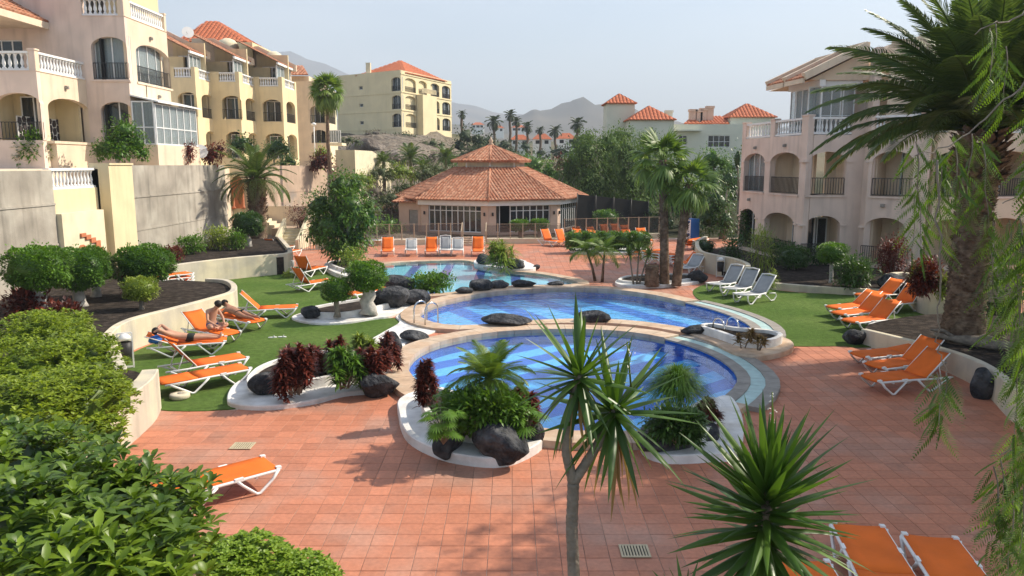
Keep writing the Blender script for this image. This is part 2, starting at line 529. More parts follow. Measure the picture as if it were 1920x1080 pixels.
m_far = LM('leaf_far', (.028, .050, .018), (.075, .105, .035), .7, .1)
m_dry = LM('leaf_dry', (.22, .13, .05), (.40, .27, .11), .8, .2)
m_drygrey = LM('twig_dry', (.12, .10, .08), (.22, .19, .15), .9, .1)
m_flower = M('white_blossom', (.75, .72, .62), .8, .1, 20)
# ------------------------------------------------------------------ shape helpers
def unit(a):
    return a / np.maximum(np.linalg.norm(a, axis=-1, keepdims=True), 1e-9)
def blades(base, dirs, L, Wd, droop=0.0, nseg=2, fold=.25, prof='leaf', side=None):
    """leaves as folded strips: base (N,3), dirs (N,3), lengths, widths -> V, F"""
    base = np.asarray(base, float); dirs = unit(np.asarray(dirs, float))
    N = len(base)
    L = np.broadcast_to(np.asarray(L, float), (N,)); Wd = np.broadcast_to(np.asarray(Wd, float), (N,))
    droop = np.broadcast_to(np.asarray(droop, float), (N,))
    up = np.array([0, 0, 1.0])
    if side is None:
        sd = np.cross(dirs, up)
        bad = np.linalg.norm(sd, axis=1) < .15
        sd[bad] = rng.normal(size=(bad.sum(), 3))
        sd = sd - dirs * np.sum(sd * dirs, 1, keepdims=True)
        sd = unit(sd)
    else:
        sd = unit(np.asarray(side, float))
    nrm = np.cross(sd, dirs)
    if nseg == 1:                       # plain lozenge for small leaves
        V = np.zeros((N, 4, 3))
        V[:, 0] = base; V[:, 2] = base + dirs * L[:, None] - up * (droop * L)[:, None]
        mid = base + dirs * (L * .5)[:, None] - up * (droop * L * .25)[:, None] - nrm * (Wd * .12)[:, None]
        V[:, 1] = mid + sd * (Wd * .5)[:, None]; V[:, 3] = mid - sd * (Wd * .5)[:, None]
        return V.reshape(-1, 3), np.arange(N * 4).reshape(N, 4), np.arange(N)
    ts = np.linspace(0, 1, nseg + 1)
    if prof == 'leaf':
        wp = np.sin(np.pi * np.clip(ts, 0, 1) ** .8); wp[0] = .06; wp[-1] = .0
        if nseg == 2: wp = np.array([.05, 1, 0.])
    elif prof == 'obov':
        wp = np.sin(np.pi * ts ** 1.45); wp[0] = .12; wp[-1] = .08
    elif prof == 'blade':
        wp = np.clip(np.minimum(.55 + ts * 2.2, 1.0) * (1 - ts ** 2.2), 0, 1)
    else:
        wp = np.ones_like(ts)
    V = np.zeros((N, nseg + 1, 3, 3))
    for i, t in enumerate(ts):
        c = base + dirs * (L * t)[:, None] + up * (-(droop * L * t * t))[:, None]
        w = (Wd * .5 * wp[i])[:, None]
        V[:, i, 0] = c - sd * w + nrm * w * fold
        V[:, i, 1] = c
        V[:, i, 2] = c + sd * w + nrm * w * fold
    F = []
    for i in range(nseg):
        for k in (0, 1):
            a = i * 3 + k
            F.append([a, a + 1, a + 4, a + 3])
    F = np.array(F)
    per = (nseg + 1) * 3
    FF = (np.arange(N) * per)[:, None, None] + F[None]
    return V.reshape(-1, 3), FF.reshape(-1, 4), np.repeat(np.arange(N), len(F))
class Veg:
    def __init__(s): s.V = []; s.F = []; s.Rn = []; s.n = 0
    def add(s, V, F, rn):
        s.V.append(V); s.F.append(F + s.n); s.Rn.append(rn); s.n += len(V)
    def leaves(s, base, dirs, L, Wd, droop=.2, nseg=2, fold=.25, prof='leaf', rlo=0., rhi=1., side=None, rn=None):
        V, F, idx = blades(base, dirs, L, Wd, droop, nseg, fold, prof, side)
        r = rng.uniform(rlo, rhi, len(base)) if rn is None else rn
        s.add(V, F, r[idx])
    def core(s, c, r, n=10, val=0.05, jit=.06):
        th = np.linspace(0, 2 * np.pi, n * 2, endpoint=False); ph = np.linspace(.05, np.pi - .05, n)
        T, P = np.meshgrid(th, ph)
        D = np.stack([np.sin(P) * np.cos(T), np.sin(P) * np.sin(T), np.cos(P)], -1).reshape(-1, 3)
        D = D * (1 + rng.normal(0, jit, (len(D), 1)))
        V = np.array(c) + D * np.array(r)
        F = []
        m = n * 2
        for i in range(n - 1):
            for k in range(m):
                k2 = (k + 1) % m
                F.append([i * m + k, i * m + k2, (i + 1) * m + k2, (i + 1) * m + k])
        s.add(V, np.array(F), np.full(len(F), val))
    def blob(s, c, r, n, L, Wd, shell=.75, up=.25, droop=.2, zmin=None, out=1.0, nseg=1, rlo=0., rhi=1., bumps=.08, squash=None):
        d = unit(rng.normal(size=(n, 3)))
        if squash: d = np.sign(d) * np.abs(d) ** squash; d = unit(d) * (1 + .18 * (1 - np.max(np.abs(unit(d)), axis=1, keepdims=True)))
        rad = shell + (1 - shell) * rng.random((n, 1)) ** .6
        # lumpy outline
        ph = rng.uniform(0, 6.28, 6); fr = rng.uniform(1.5, 4.5, (6, 3))
        lump = sum(np.sin(d @ fr[i] * 2 + ph[i]) for i in range(6))[:, None] * bumps
        p = np.array(c) + d * rad * np.array(r) * (1 + lump)
        if zmin is not None:
            k = p[:, 2] > zmin
            p, d = p[k], d[k]
        dirs = d * out + rng.normal(0, .55, d.shape) + np.array([0, 0, up])
        l = L * rng.uniform(.7, 1.25, len(p)); w = Wd * rng.uniform(.75, 1.2, len(p))
        s.leaves(p, dirs, l, w, droop, nseg, rlo=rlo, rhi=rhi)
    def mesh(s, name):
        return np_mesh(name, np.concatenate(s.V), np.concatenate(s.F), np.concatenate(s.Rn))
    def build(s, name, mat, parent=None, kind=None, local=False):
        V = np.concatenate(s.V)
        if parent is not None and not local:
            inv = np.array(pm(parent).inverted())
            V = V @ inv[:3, :3].T + inv[:3, 3]
        me = np_mesh(name, V, np.concatenate(s.F), np.concatenate(s.Rn))
        o = link_mesh(name, me, mat, parent)
        if kind: o['kind'] = kind
        return o

def catmull(pts, per=8, closed=True):
    pts = [Vector((p[0], p[1])) for p in pts]
    n = len(pts)
    out = []
    rngi = range(n) if closed else range(n - 1)
    for i in rngi:
        g = lambda k: pts[k % n] if closed else pts[max(0, min(n - 1, k))]
        p0, p1, p2, p3 = g(i - 1), g(i), g(i + 1), g(i + 2)
        for j in range(per):
            t = j / per
            out.append(.5 * ((2 * p1) + (-p0 + p2) * t + (2 * p0 - 5 * p1 + 4 * p2 - p3) * t * t + (-p0 + 3 * p1 - 3 * p2 + p3) * t ** 3))
    if not closed: out.append(pts[-1])
    return out
def resample(pts, step, closed=True):
    P = [Vector(p) for p in pts]
    if closed: P = P + [P[0]]
    d = [0]
    for a, b in zip(P, P[1:]): d.append(d[-1] + (b - a).length)
    n = max(3 if closed else 1, int(round(d[-1] / step)))
    out = []
    j = 0
    for i in range(n if closed else n + 1):
        s = d[-1] * i / n
        while j < len(P) - 2 and d[j + 1] < s: j += 1
        t = (s - d[j]) / max(1e-9, d[j + 1] - d[j])
        out.append(P[j].lerp(P[j + 1], t))
    return out
def ccw(pts):
    a = sum(pts[i][0] * pts[(i + 1) % len(pts)][1] - pts[(i + 1) % len(pts)][0] * pts[i][1] for i in range(len(pts)))
    return list(pts) if a > 0 else list(pts)[::-1]
def offset(pts, d):                      # closed ccw polygon, outward for d > 0
    n = len(pts)
    out = []
    for i in range(n):
        t = (Vector(pts[(i + 1) % n][:2]) - Vector(pts[i - 1][:2])).normalized()
        out.append(Vector((pts[i][0] + t.y * d, pts[i][1] - t.x * d)))
    return out
def offset_open(pts, d):
    n = len(pts)
    out = []
    for i in range(n):
        t = (Vector(pts[min(i + 1, n - 1)][:2]) - Vector(pts[max(i - 1, 0)][:2])).normalized()
        out.append(Vector((pts[i][0] + t.y * d, pts[i][1] - t.x * d)))
    return out
def inside(p, poly):
    x, y = p[0], p[1]
    c = False
    n = len(poly)
    j = n - 1
    for i in range(n):
        xi, yi = poly[i][0], poly[i][1]; xj, yj = poly[j][0], poly[j][1]
        if (yi > y) != (yj > y) and x < (xj - xi) * (y - yi) / (yj - yi) + xi: c = not c
        j = i
    return c
def cdt(outline, holes, extra=()):
    vs, es = [], []
    for lp in [outline] + list(holes):
        b = len(vs)
        vs += [Vector((p[0], p[1])) for p in lp]
        es += [(b + i, b + (i + 1) % len(lp)) for i in range(len(lp))]
    vs += [Vector((p[0], p[1])) for p in extra]
    r = delaunay_2d_cdt(vs, es, [], 0, 1e-5)
    V = r[0]
    F = []
    for f in r[2]:
        c = sum((V[i] for i in f), Vector((0, 0))) / len(f)
        if not inside(c, outline): continue
        if any(inside(c, h) for h in holes): continue
        a = (V[f[1]] - V[f[0]]).cross(V[f[2]] - V[f[0]])
        F.append(tuple(f) if a > 0 else tuple(f)[::-1])
    return V, F
def sheet(name, outline, holes, z, mat, thick=0.0, parent=None):
    V, F = cdt(outline, holes)
    mb = MB()
    mb.add([(v.x, v.y, z) for v in V], F)
    if thick > 0:
        for lp, sg in [(ccw(outline), 1)] + [(ccw(h), -1) for h in holes]:
            n = len(lp)
            vs = [(p[0], p[1], z) for p in lp] + [(p[0], p[1], z - thick) for p in lp]
            fs = [(i, n + i, n + (i + 1) % n, (i + 1) % n) if sg > 0 else ((i + 1) % n, n + (i + 1) % n, n + i, i) for i in range(n)]
            mb.add(vs, fs)
    return mb.build(name, mat, parent)
def wall_run(mb, path, th, z0, z1, top_round=False):
    """a wall that follows an open plan path, th wide, from z0 to z1 (z1 may be a list)"""
    a = offset_open(path, th / 2); b = offset_open(path, -th / 2)
    n = len(path)
    zz = z1 if hasattr(z1, '__len__') else [z1] * n
    z00 = z0 if hasattr(z0, '__len__') else [z0] * n
    vs = []
    bev = min(.02, th * .2)
    a2 = offset_open(path, th / 2 - bev); b2 = offset_open(path, -th / 2 + bev)
    for i in range(n):
        vs += [(a[i].x, a[i].y, z00[i]), (a[i].x, a[i].y, zz[i] - bev), (a2[i].x, a2[i].y, zz[i]), (b2[i].x, b2[i].y, zz[i]), (b[i].x, b[i].y, zz[i] - bev), (b[i].x, b[i].y, z00[i])]
    fs = []
    for i in range(n - 1):
        for k in range(5):
            fs.append((i * 6 + k, (i + 1) * 6 + k, (i + 1) * 6 + k + 1, i * 6 + k + 1))
    fs += [tuple(range(5, -1, -1)), tuple((n - 1) * 6 + k for k in range(6))]
    return mb.add(vs, fs)
def px_path(pp, z=0.0, per=6, step=None, closed=False):
    g = [G(x, y, z) for x, y in pp]
    c = catmull(g, per, closed)
    return resample(c, step, closed) if step else c

class Face:
    """a vertical face: origin, direction of u along it; depth runs inwards to the left of u"""
    def __init__(s, A, B):
        s.A = Vector((A[0], A[1])); s.B = Vector((B[0], B[1]))
        s.U = (s.B - s.A).normalized(); s.L = (s.B - s.A).length
        s.N = Vector((-s.U.y, s.U.x))
    def P(s, u, d, z):
        p = s.A + s.U * u + s.N * d
        return (p.x, p.y, z)
    def box(s, mb, u0, u1, d0, d1, z0, z1):
        q = [s.P(u0, d0, 0), s.P(u1, d0, 0), s.P(u1, d1, 0), s.P(u0, d1, 0)]
        return mb.hexa(q, z0, z1)
    def panel(s, mb, outline, holes, d0=0.0, th=.3):
        V, F = cdt(outline, holes)
        mb.add([s.P(v.x, d0, v.y) for v in V], [f for f in F])
        mb.add([s.P(v.x, d0 + th, v.y) for v in V], [f[::-1] for f in F])
        for lp, sg in [(ccw(outline), 1)] + [(ccw(h), -1) for h in holes]:
            n = len(lp)
            vs = [s.P(p[0], d0, p[1]) for p in lp] + [s.P(p[0], d0 + th, p[1]) for p in lp]
            fs = [((i + 1) % n, i, n + i, n + (i + 1) % n) if sg < 0 else (i, (i + 1) % n, n + (i + 1) % n, n + i) for i in range(n)]
            mb.add(vs, [f[::-1] for f in fs])
def rect(u0, u1, z0, z1): return [(u0, z0), (u1, z0), (u1, z1), (u0, z1)]
def arch(u0, u1, z0, zs, rise, n=12):
    uc, hw = (u0 + u1) / 2, (u1 - u0) / 2
    return [(u0, z0), (u1, z0)] + [(uc + hw * math.cos(math.pi * i / n), zs + rise * math.sin(math.pi * i / n)) for i in range(n + 1)]

def window(par, f, u0, u1, z0, z1, d, n=2, name='window', fw=.06, curtain=False, transom=None, mf=None, mg=None):
    mb = MB()
    f.box(mb, u0, u1, d, d + .06, z0, z0 + fw); f.box(mb, u0, u1, d, d + .06, z1 - fw, z1)
    us = [u0 + (u1 - u0) * i / n for i in range(n + 1)]
    for i, u in enumerate(us):
        a = u - fw / 2 if 0 < i < n else (u if i == 0 else u - fw)
        f.box(mb, a, a + fw, d - .003, d + .063, z0 + fw, z1 - fw)
    if transom:
        f.box(mb, u0 + fw, u1 - fw, d + .003, d + .057, transom, transom + fw * .8)
    w = mb.build(name, mf or m_frame, par)
    for a, b in zip(us, us[1:]):
        g = MB(); f.box(g, a + fw * .5, b - fw * .5, d + .025, d + .035, z0 + fw * .5, z1 - fw * .5)
        g.build('pane', mg or m_glass, w)
    if curtain:
        c = MB()
        m = max(4, int((u1 - u0) / .14))
        uu = [u0 + (u1 - u0) * i / m for i in range(m + 1)]
        vs = []
        for i, u in enumerate(uu):
            dd = d + .14 + (.03 if i % 2 else -.03)
            vs += [f.P(u, dd, z0), f.P(u, dd, z1)]
        c.add(vs, [(2 * i, 2 * i + 2, 2 * i + 3, 2 * i + 1) for i in range(m)])
        c.build('curtain', m_curt, w)
    return w
_bal = {}
def baluster_mesh(h, r):
    k = (round(h, 2), round(r, 3))
    if k not in _bal:
        mb = MB()
        mb.lathe([(r * 1.0, 0), (r * 1.0, .08 * h), (r * .45, .14 * h), (r * .95, .34 * h), (r * .8, .48 * h), (r * .38, .72 * h), (r * .55, .86 * h), (r * .9, .92 * h), (r * .9, h)], n=8)
        me = mb.mesh('baluster'); me.materials.append(m_white)
        _bal[k] = me
    return _bal[k]
def balustrade(par, f, u0, u1, z0, d=.12, h=.85, nb=8, r=.075, name='balustrade'):
    mb = MB()
    f.box(mb, u0, u1, d - .12, d + .12, z0 + h - .10, z0 + h)
    b = mb.build(name, m_white, par)
    mb = MB(); f.box(mb, u0, u1, d - .11, d + .11, z0, z0 + .09); mb.build('bottom_rail', m_white, b)
    me = baluster_mesh(h - .20, r)
    inv = pm(par).inverted()
    for i in range(nb):
        u = u0 + (u1 - u0) * (i + .5) / nb
        link_mesh('baluster', me, None, b, loc=inv @ Vector(f.P(u, d, z0 + .095)))
    return b
def railing(par, f, u0, u1, z0, d=.1, h=.9, step=.12, mat=None, r=.012):
    mb = MB()
    for z in (z0 + .06, z0 + h - .04):
        f.box(mb, u0, u1, d - .02, d + .02, z, z + .035)
    n = max(2, int((u1 - u0) / step))
    for i in range(n + 1):
        u = u0 + (u1 - u0) * i / n
        f.box(mb, u - r, u + r, d - r, d + r, z0 + .09, z0 + h - .04)
    return mb.build('railing', mat or m_iron, par)
def tile_roof(mb, A, B, C, D, period=.25, amp=.05, row=.45, ns=4):
    """fluted tile roof plane: eave A->B, ridge D->C (D above A, C above B)"""
    A, B, C, D = map(Vector, (A, B, C, D))
    e = (B - A); L = e.length; e.normalize()
    n = e.cross(D - A).normalized()
    if n.z < 0: n = -n
    up = n.cross(e).normalized()
    if up.z < 0: up = -up
    ds, T = (D - A).dot(e), (D - A).dot(up)
    cs = (C - A).dot(e)
    def tm(s):
        if ds > 1e-6 and s < ds: return T * s / ds
        if cs < L - 1e-6 and s > cs: return T * (L - s) / (L - cs)
        return T
    N = max(2, int(L / period)) * ns
    vs, fs = [], []
    for i in range(N):
        s0, s1 = L * i / N, L * (i + 1) / N
        h0 = amp * abs(math.sin(math.pi * (i % ns) / ns)) ** .7
        h1 = amp * abs(math.sin(math.pi * ((i + 1) % ns) / ns)) ** .7
        t0, t1 = tm(s0), tm(s1)
        nr = max(1, int(max(t0, t1) / row))
        for k in range(nr):
            a, b = k / nr, (k + 1) / nr
            q = len(vs)
            st = .022
            vs += [A + e * s0 + up * (t0 * a) + n * (h0 + st), A + e * s1 + up * (t1 * a) + n * (h1 + st),
                   A + e * s1 + up * (t1 * b) + n * h1, A + e * s0 + up * (t0 * b) + n * h0]
            fs.append((q, q + 1, q + 2, q + 3))
            if k == 0:
                q2 = len(vs)
                vs += [A + e * s0 - n * .04, A + e * s1 - n * .04]
                fs.append((q2, q2 + 1, q + 1, q))
            elif k > 0:
                fs.append((q - 1 if False else q, q + 1, q + 1, q)) if False else None
    mb.add(vs, fs)
    mb.add([A - n * .05, B - n * .05, C - n * .05, D - n * .05], [(3, 2, 1, 0)])
    return mb
def ridge(mb, a, b, r=.09):
    return mb.tube([a, b], r, 6)
def rock_mesh(seed, sub=4, rough=.15):
    rs = np.random.default_rng(seed)
    bm = bmesh.new()
    bmesh.ops.create_icosphere(bm, subdivisions=sub, radius=1)
    fr = rs.normal(0, 1.3, (7, 3)); ph = rs.uniform(0, 6.28, 7)
    fr2 = rs.normal(0, 4, (8, 3)); ph2 = rs.uniform(0, 6.28, 8)
    cuts = unit(rs.normal(size=(9, 3))); cd = rs.uniform(.62, .92, 9)
    for v in bm.verts:
        d = np.array(v.co)
        for q in range(9):
            e = d @ cuts[q] - cd[q]
            if e > 0: d = d - cuts[q] * e * .85
        k = 1 + rough * sum(math.sin(d @ fr[i] + ph[i]) for i in range(7)) / 3 + rough * .22 * sum(math.sin(d @ fr2[i] + ph2[i]) for i in range(8)) / 2
        v.co = Vector(d * k)
    me = bpy.data.meshes.new('boulder')
    bm.to_mesh(me); bm.free()
    me.polygons.foreach_set('use_smooth', [True] * len(me.polygons))
    me.materials.append(m_lava)
    return me
_rocks = [rock_mesh(s) for s in range(11, 19)]
def boulder(x, yb, w, h, label, z=0.0, seed=0, dep=.8, yaw=0., sink=.12, group='black lava boulders in the garden'):
    g = G(x, yb, z)
    D = g.y
    s = D / FX
    hw, hh = w * s / 2 * 1.14, h * s * 1.12 / 2
    me = _rocks[seed % len(_rocks)]
    o = link_mesh('boulder', me, None, None, loc=(g.x, g.y + hw * dep * .8, z + hh * (1 - sink)), rot=(0, 0, yaw), scale=(hw * .95, hw * dep, hh))
    return tag(o, label, 'rock', group)
# ------------------------------------------------------------------ plan of the courtyard (read off the picture, on the ground)
def gp(pp, z=0.0): return [Vector(G(x, y, z)[:2]) for x, y in pp]
near_pool = ccw(resample(catmull(gp([(762, 692), (776, 666), (815, 646), (880, 631), (960, 622), (1050, 619), (1140, 621), (1220, 630), (1290, 647), (1345, 670), (1380, 698), (1383, 722), (1350, 752), (1300, 782), (1243, 811), (1140, 813), (1045, 812), (960, 795), (880, 770), (815, 742), (778, 716)], .1), 6), .32))
mid_pool = ccw(resample(catmull(gp([(784, 592), (800, 577), (850, 561), (920, 549), (1000, 543), (1080, 541), (1150, 544), (1220, 553), (1290, 568), (1350, 584), (1398, 604), (1414, 622), (1398, 633), (1350, 629), (1290, 618), (1220, 607), (1150, 601), (1060, 600), (980, 604), (900, 611), (845, 612), (803, 604)], .1), 6), .35))
far_pool = ccw(resample(catmull(gp([(672, 525), (690, 503), (720, 495), (770, 491), (830, 489), (880, 489), (905, 500), (950, 507), (1010, 513), (1060, 522), (1088, 531), (1060, 534), (1000, 535), (945, 537), (890, 542), (850, 548), (800, 552), (735, 551), (690, 541)], .1), 6), .4))
pools = [near_pool, mid_pool, far_pool]
lawn_left = gp([(288, 769), (428, 769), (560, 740), (690, 665), (716, 628), (746, 612), (748, 604), (735, 597), (660, 603), (600, 590), (660, 565), (700, 552), (655, 528), (612, 505), (550, 501), (538, 512), (440, 524), (333, 538), (318, 553), (400, 556), (437, 566), (438, 591), (330, 630), (250, 662), (222, 692), (284, 745)])
lawn_right = gp([(1300, 545), (1330, 533), (1392, 535), (1480, 548), (1600, 552), (1690, 545), (1730, 560), (1790, 596), (1850, 640), (1615, 652), (1590, 650), (1478, 650), (1440, 640), (1430, 615), (1410, 600), (1360, 580), (1310, 562)])
patio_out = [Vector(p) for p in ((-26, 3.0), (30, 3.0), (30, 30), (24, 55), (-16, 55), (-26, 30))]

# terrain: level in the courtyard, rising behind it and to the hills
def sst(a, b, x):
    t = min(1, max(0, (x - a) / (b - a)))
    return t * t * (3 - 2 * t)
def height(x, y):
    z = -.08
    r = math.hypot(x, y)
    if y > 66: z += .048 * (y - 66) * sst(66, 120, y)
    # rocky slope below the yellow block, left of the pavilion
    hx = sst(-3, -15, x - (y - 60) * .05)
    z += (5.6 * sst(62, 112, y) + 1.4 * sst(54, 66, y)) * hx * (1 - sst(160, 260, y))
    if r > 200:
        z += 4 * math.sin(x * .011 + 1) * math.sin(y * .007) * sst(200, 500, r)
    # cone hill and ridges
    def bump(cx, cy, hh, rx, ry, p=1.0):
        q = math.sqrt(((x - cx) / rx) ** 2 + ((y - cy) / ry) ** 2)
        return hh * max(0, 1 - q) ** p if q < 1 else 0
    if y > 500:
        qc = math.sqrt(((x - 140) / 330) ** 2 + ((y - 1600) / 400) ** 2); c = 84 * max(0, 1 - qc ** 1.35) ** 1.5 if qc < 1 else 0
        z = max(z, 0) + c * (1 + .06 * math.sin(x * .06) + .05 * math.sin(x * .13 + 2))
        z -= .018 * (min(y, 1800) - 500)
        z += bump(-260, 1300, 42, 420, 350, 1.1) * (1 + .08 * math.sin(x * .05))
        z += bump(-900, 3300, 330, 1500, 1500, .9) * (1 + .05 * math.sin(x * .011) + .03 * math.sin(x * .031))
        z += bump(-2300, 3700, 225, 1900, 1500, .9)
        z -= 60 * sst(1800, 2600, y)
    return z
xs = sorted(set([-5000, -3500, -2600, -1500, 1500, 2600, 4000] + [round(v, 1) for v in np.concatenate([np.arange(-2400, 1401, 70), np.arange(-250, 330, 22), np.arange(-48, 50, 4.0)])]))
ys = sorted(set([round(v, 1) for v in np.concatenate([np.arange(-30, 60, 15), np.arange(54, 130, 3.5), np.arange(130, 300, 14), np.arange(300, 1000, 70), np.arange(1000, 2300, 55), np.arange(2300, 5200, 170)])]))
ext = []
for x in xs:
    for y in ys:
        if abs(x) > 60 + y * 1.1 and abs(x) > 300: continue
        if -14 < x < 16 and 5 < y < 50: continue
        ext.append((x + random.uniform(-.3, .3), y + random.uniform(-.3, .3)))
hull = [Vector(p) for p in ((-5600, 5400), (-400, -40), (400, -40), (4600, 5400))]
hull = [Vector((-5600, -40)), Vector((4600, -40)), Vector((4600, 5400)), Vector((-5600, 5400))]
gv, gf = cdt(hull, [offset(p, .45) for p in pools], ext)
def rough(x, y):
    if y > 54 and y < 130 and x < 2: return random.uniform(-.55, .75) * sst(0, -8, x) * sst(54, 62, y)
    return 0
gmb = MB()
gmb.add([(v.x, v.y, height(v.x, v.y) + rough(v.x, v.y)) for v in gv], gf, True)
# terrain material: pale rock on the near slope, cinder patches, dry scrub and grass far away
m_ground, nt, b = base_mat('terrain')
L_ = nt.links
geo = nd(nt, 'ShaderNodeNewGeometry')
def noise_fac(nt, geo, sc, lo, hi, det=8):
    n = nd(nt, 'ShaderNodeTexNoise'); n.inputs['Scale'].default_value = sc; n.inputs['Detail'].default_value = det
    nt.links.new(geo.outputs['Position'], n.inputs['Vector'])
    r = nd(nt, 'ShaderNodeMapRange'); r.inputs[1].default_value = lo; r.inputs[2].default_value = hi
    nt.links.new(n.outputs['Fac'], r.inputs[0])
    return r.outputs[0]
def mixc(nt, fac, a, b_):
    m = nd(nt, 'ShaderNodeMixRGB')
    for s_, v in ((0, fac), (1, a), (2, b_)):
        if isinstance(v, tuple): m.inputs[s_].default_value = rgb(v)
        else: nt.links.new(v, m.inputs[s_])
    return m.outputs[0]
near_c = mixc(nt, noise_fac(nt, geo, .35, .42, .58), (.20, .165, .13), (.10, .078, .062))
near_c = mixc(nt, noise_fac(nt, geo, 2.5, .4, .7), near_c, (.26, .225, .18))
# reddish cinder spill with an uneven edge
pc = nd(nt, 'ShaderNodeVectorMath', operation='DISTANCE'); pc.inputs[1].default_value = (XY(735, 68), 68, 3.5)
L_.new(geo.outputs['Position'], pc.inputs[0])
pn = nd(nt, 'ShaderNodeTexNoise'); pn.inputs['Scale'].default_value = .5; pn.inputs['Detail'].default_value = 5; L_.new(geo.outputs['Position'], pn.inputs['Vector'])
pa = nd(nt, 'ShaderNodeMath', operation='MULTIPLY_ADD'); pa.inputs[1].default_value = 5.0; L_.new(pn.outputs['Fac'], pa.inputs[0]); L_.new(pc.outputs['Value'], pa.inputs[2])
pr = nd(nt, 'ShaderNodeMapRange'); pr.inputs[1].default_value = 7.4; pr.inputs[2].default_value = 6.4; L_.new(pa.outputs[0], pr.inputs[0])
near_c = mixc(nt, pr.outputs[0], near_c, (.085, .052, .040))
far_c = mixc(nt, noise_fac(nt, geo, .02, .4, .6), (.09, .10, .05), (.17, .14, .09))
hill_c = mixc(nt, noise_fac(nt, geo, .006, .4, .6), (.085, .08, .065), (.14, .12, .09))
sep = nd(nt, 'ShaderNodeSeparateXYZ'); L_.new(geo.outputs['Position'], sep.inputs[0])
def stepn(lo, hi, axis='Y'):
    r = nd(nt, 'ShaderNodeMapRange'); r.inputs[1].default_value = lo; r.inputs[2].default_value = hi
    L_.new(sep.outputs[axis], r.inputs[0]); return r.outputs[0]
near_c = mixc(nt, stepn(-2, 3, 'X'), near_c, (.05, .05, .028))
c_ = mixc(nt, stepn(120, 150), near_c, far_c)
c_ = mixc(nt, stepn(500, 900), c_, hill_c)
L_.new(c_, b.inputs['Base Color'])
gb_ = nd(nt, 'ShaderNodeBump'); gb_.inputs['Strength'].default_value = .9; gb_.inputs['Distance'].default_value = .8
gn_ = nd(nt, 'ShaderNodeTexNoise'); gn_.inputs['Scale'].default_value = .9; gn_.inputs['Detail'].default_value = 9; L_.new(geo.outputs['Position'], gn_.inputs['Vector'])
L_.new(gn_.outputs['Fac'], gb_.inputs['Height']); L_.new(gb_.outputs[0], b.inputs['Normal'])
b.inputs['Roughness'].default_value = 1
b.inputs['Specular IOR Level'].default_value = .05
ground = tag(gmb.build('ground', m_ground), kind='structure')

# patio: grout sheet with pool openings, tiles laid on it
coping_w = [.62, .62, .5]
patio = tag(sheet('patio', patio_out, [offset(p, .30) for p in pools], 0.0, m_grout), kind='structure')
T, J = .33, .009
tmb = MB()
hw = T / 2 - J / 2
bv = .003
tmb.add([(-hw, -hw, 0), (hw, -hw, 0), (hw, hw, 0), (-hw, hw, 0), (-hw, -hw, .0055), (hw, -hw, .0055), (hw, hw, .0055), (-hw, hw, .0055),
         (-hw + bv, -hw + bv, .0075), (hw - bv, -hw + bv, .0075), (hw - bv, hw - bv, .0075), (-hw + bv, hw - bv, .0075)],
        [(8, 9, 10, 11), (4, 5, 9, 8), (5, 6, 10, 9), (6, 7, 11, 10), (7, 4, 8, 11), (0, 1, 5, 4), (1, 2, 6, 5), (2, 3, 7, 6), (3, 0, 4, 7)])
tile_me = tmb.mesh('tile'); tile_me.materials.append(m_tile)
ex = [offset(near_pool, .35), offset(mid_pool, .35), offset(far_pool, .3), lawn_left, lawn_right]
bb = [(min(p[0] for p in e), max(p[0] for p in e), min(p[1] for p in e), max(p[1] for p in e)) for e in ex]
cands = []
for j in range(int(4.5 / T), int(54 / T)):
    y = (j + .5) * T
    for i in range(int(-24 / T), int(28 / T)):
        x = (i + .5) * T
        if abs(x) > .69 * y + 1.5: continue
        if y > 30 and x < -16: continue
        if not inside((x, y), patio_out): continue
        hit = False
        for e, q in zip(ex, bb):
            if q[0] < x < q[1] and q[2] < y < q[3] and inside((x, y), e): hit = True; break
        if hit: continue
        cands.append((x, y))
def vis_rank(p):
    # tiles in the open foreground of the frame come first
    c, s = math.cos(PITCH), math.sin(PITCH)
    zc = p[1] * c + H * s
    u = CX + FX * p[0] / zc; v = CY + FX * (-(p[1] * s - H * c)) / zc
    vis = -40 < u < 1960 and v < 1100 and not (u < 420 and v > 840)
    return (0 if vis else 1, p[1])
cands.sort(key=vis_rank)
for x, y in cands[:300]:
    link_mesh('tile', tile_me, None, patio, loc=(x, y, random.uniform(0, .0025)), rot=(random.gauss(0, .002), random.gauss(0, .002), random.gauss(0, .004)))
tv = np.array([v.co[:] for v in tile_me.vertices])
tf = [tuple(p.vertices) for p in tile_me.polygons]
rest = np.array(cands[300:])
n = len(rest)
ofs = np.concatenate([rest, rng.uniform(0, .0025, (n, 1))], 1)
VV = (tv[None] + ofs[:, None]).reshape(-1, 3)
FF = (np.arange(n) * len(tv))[:, None, None] + np.array(tf)[None]
o = link_mesh('paving', np_mesh('paving', VV, FF.reshape(-1, 4), flat=True), m_tile, patio)
o['kind'] = 'stuff'

# lawns of artificial turf: a thin mat with a kerb-less edge
for nm, poly in (('lawn_left', lawn_left), ('lawn_right', lawn_right)):
    sm = resample(catmull(poly, 4), .4)
    tag(sheet(nm, sm, [], .024, m_turf, .03), kind='structure')

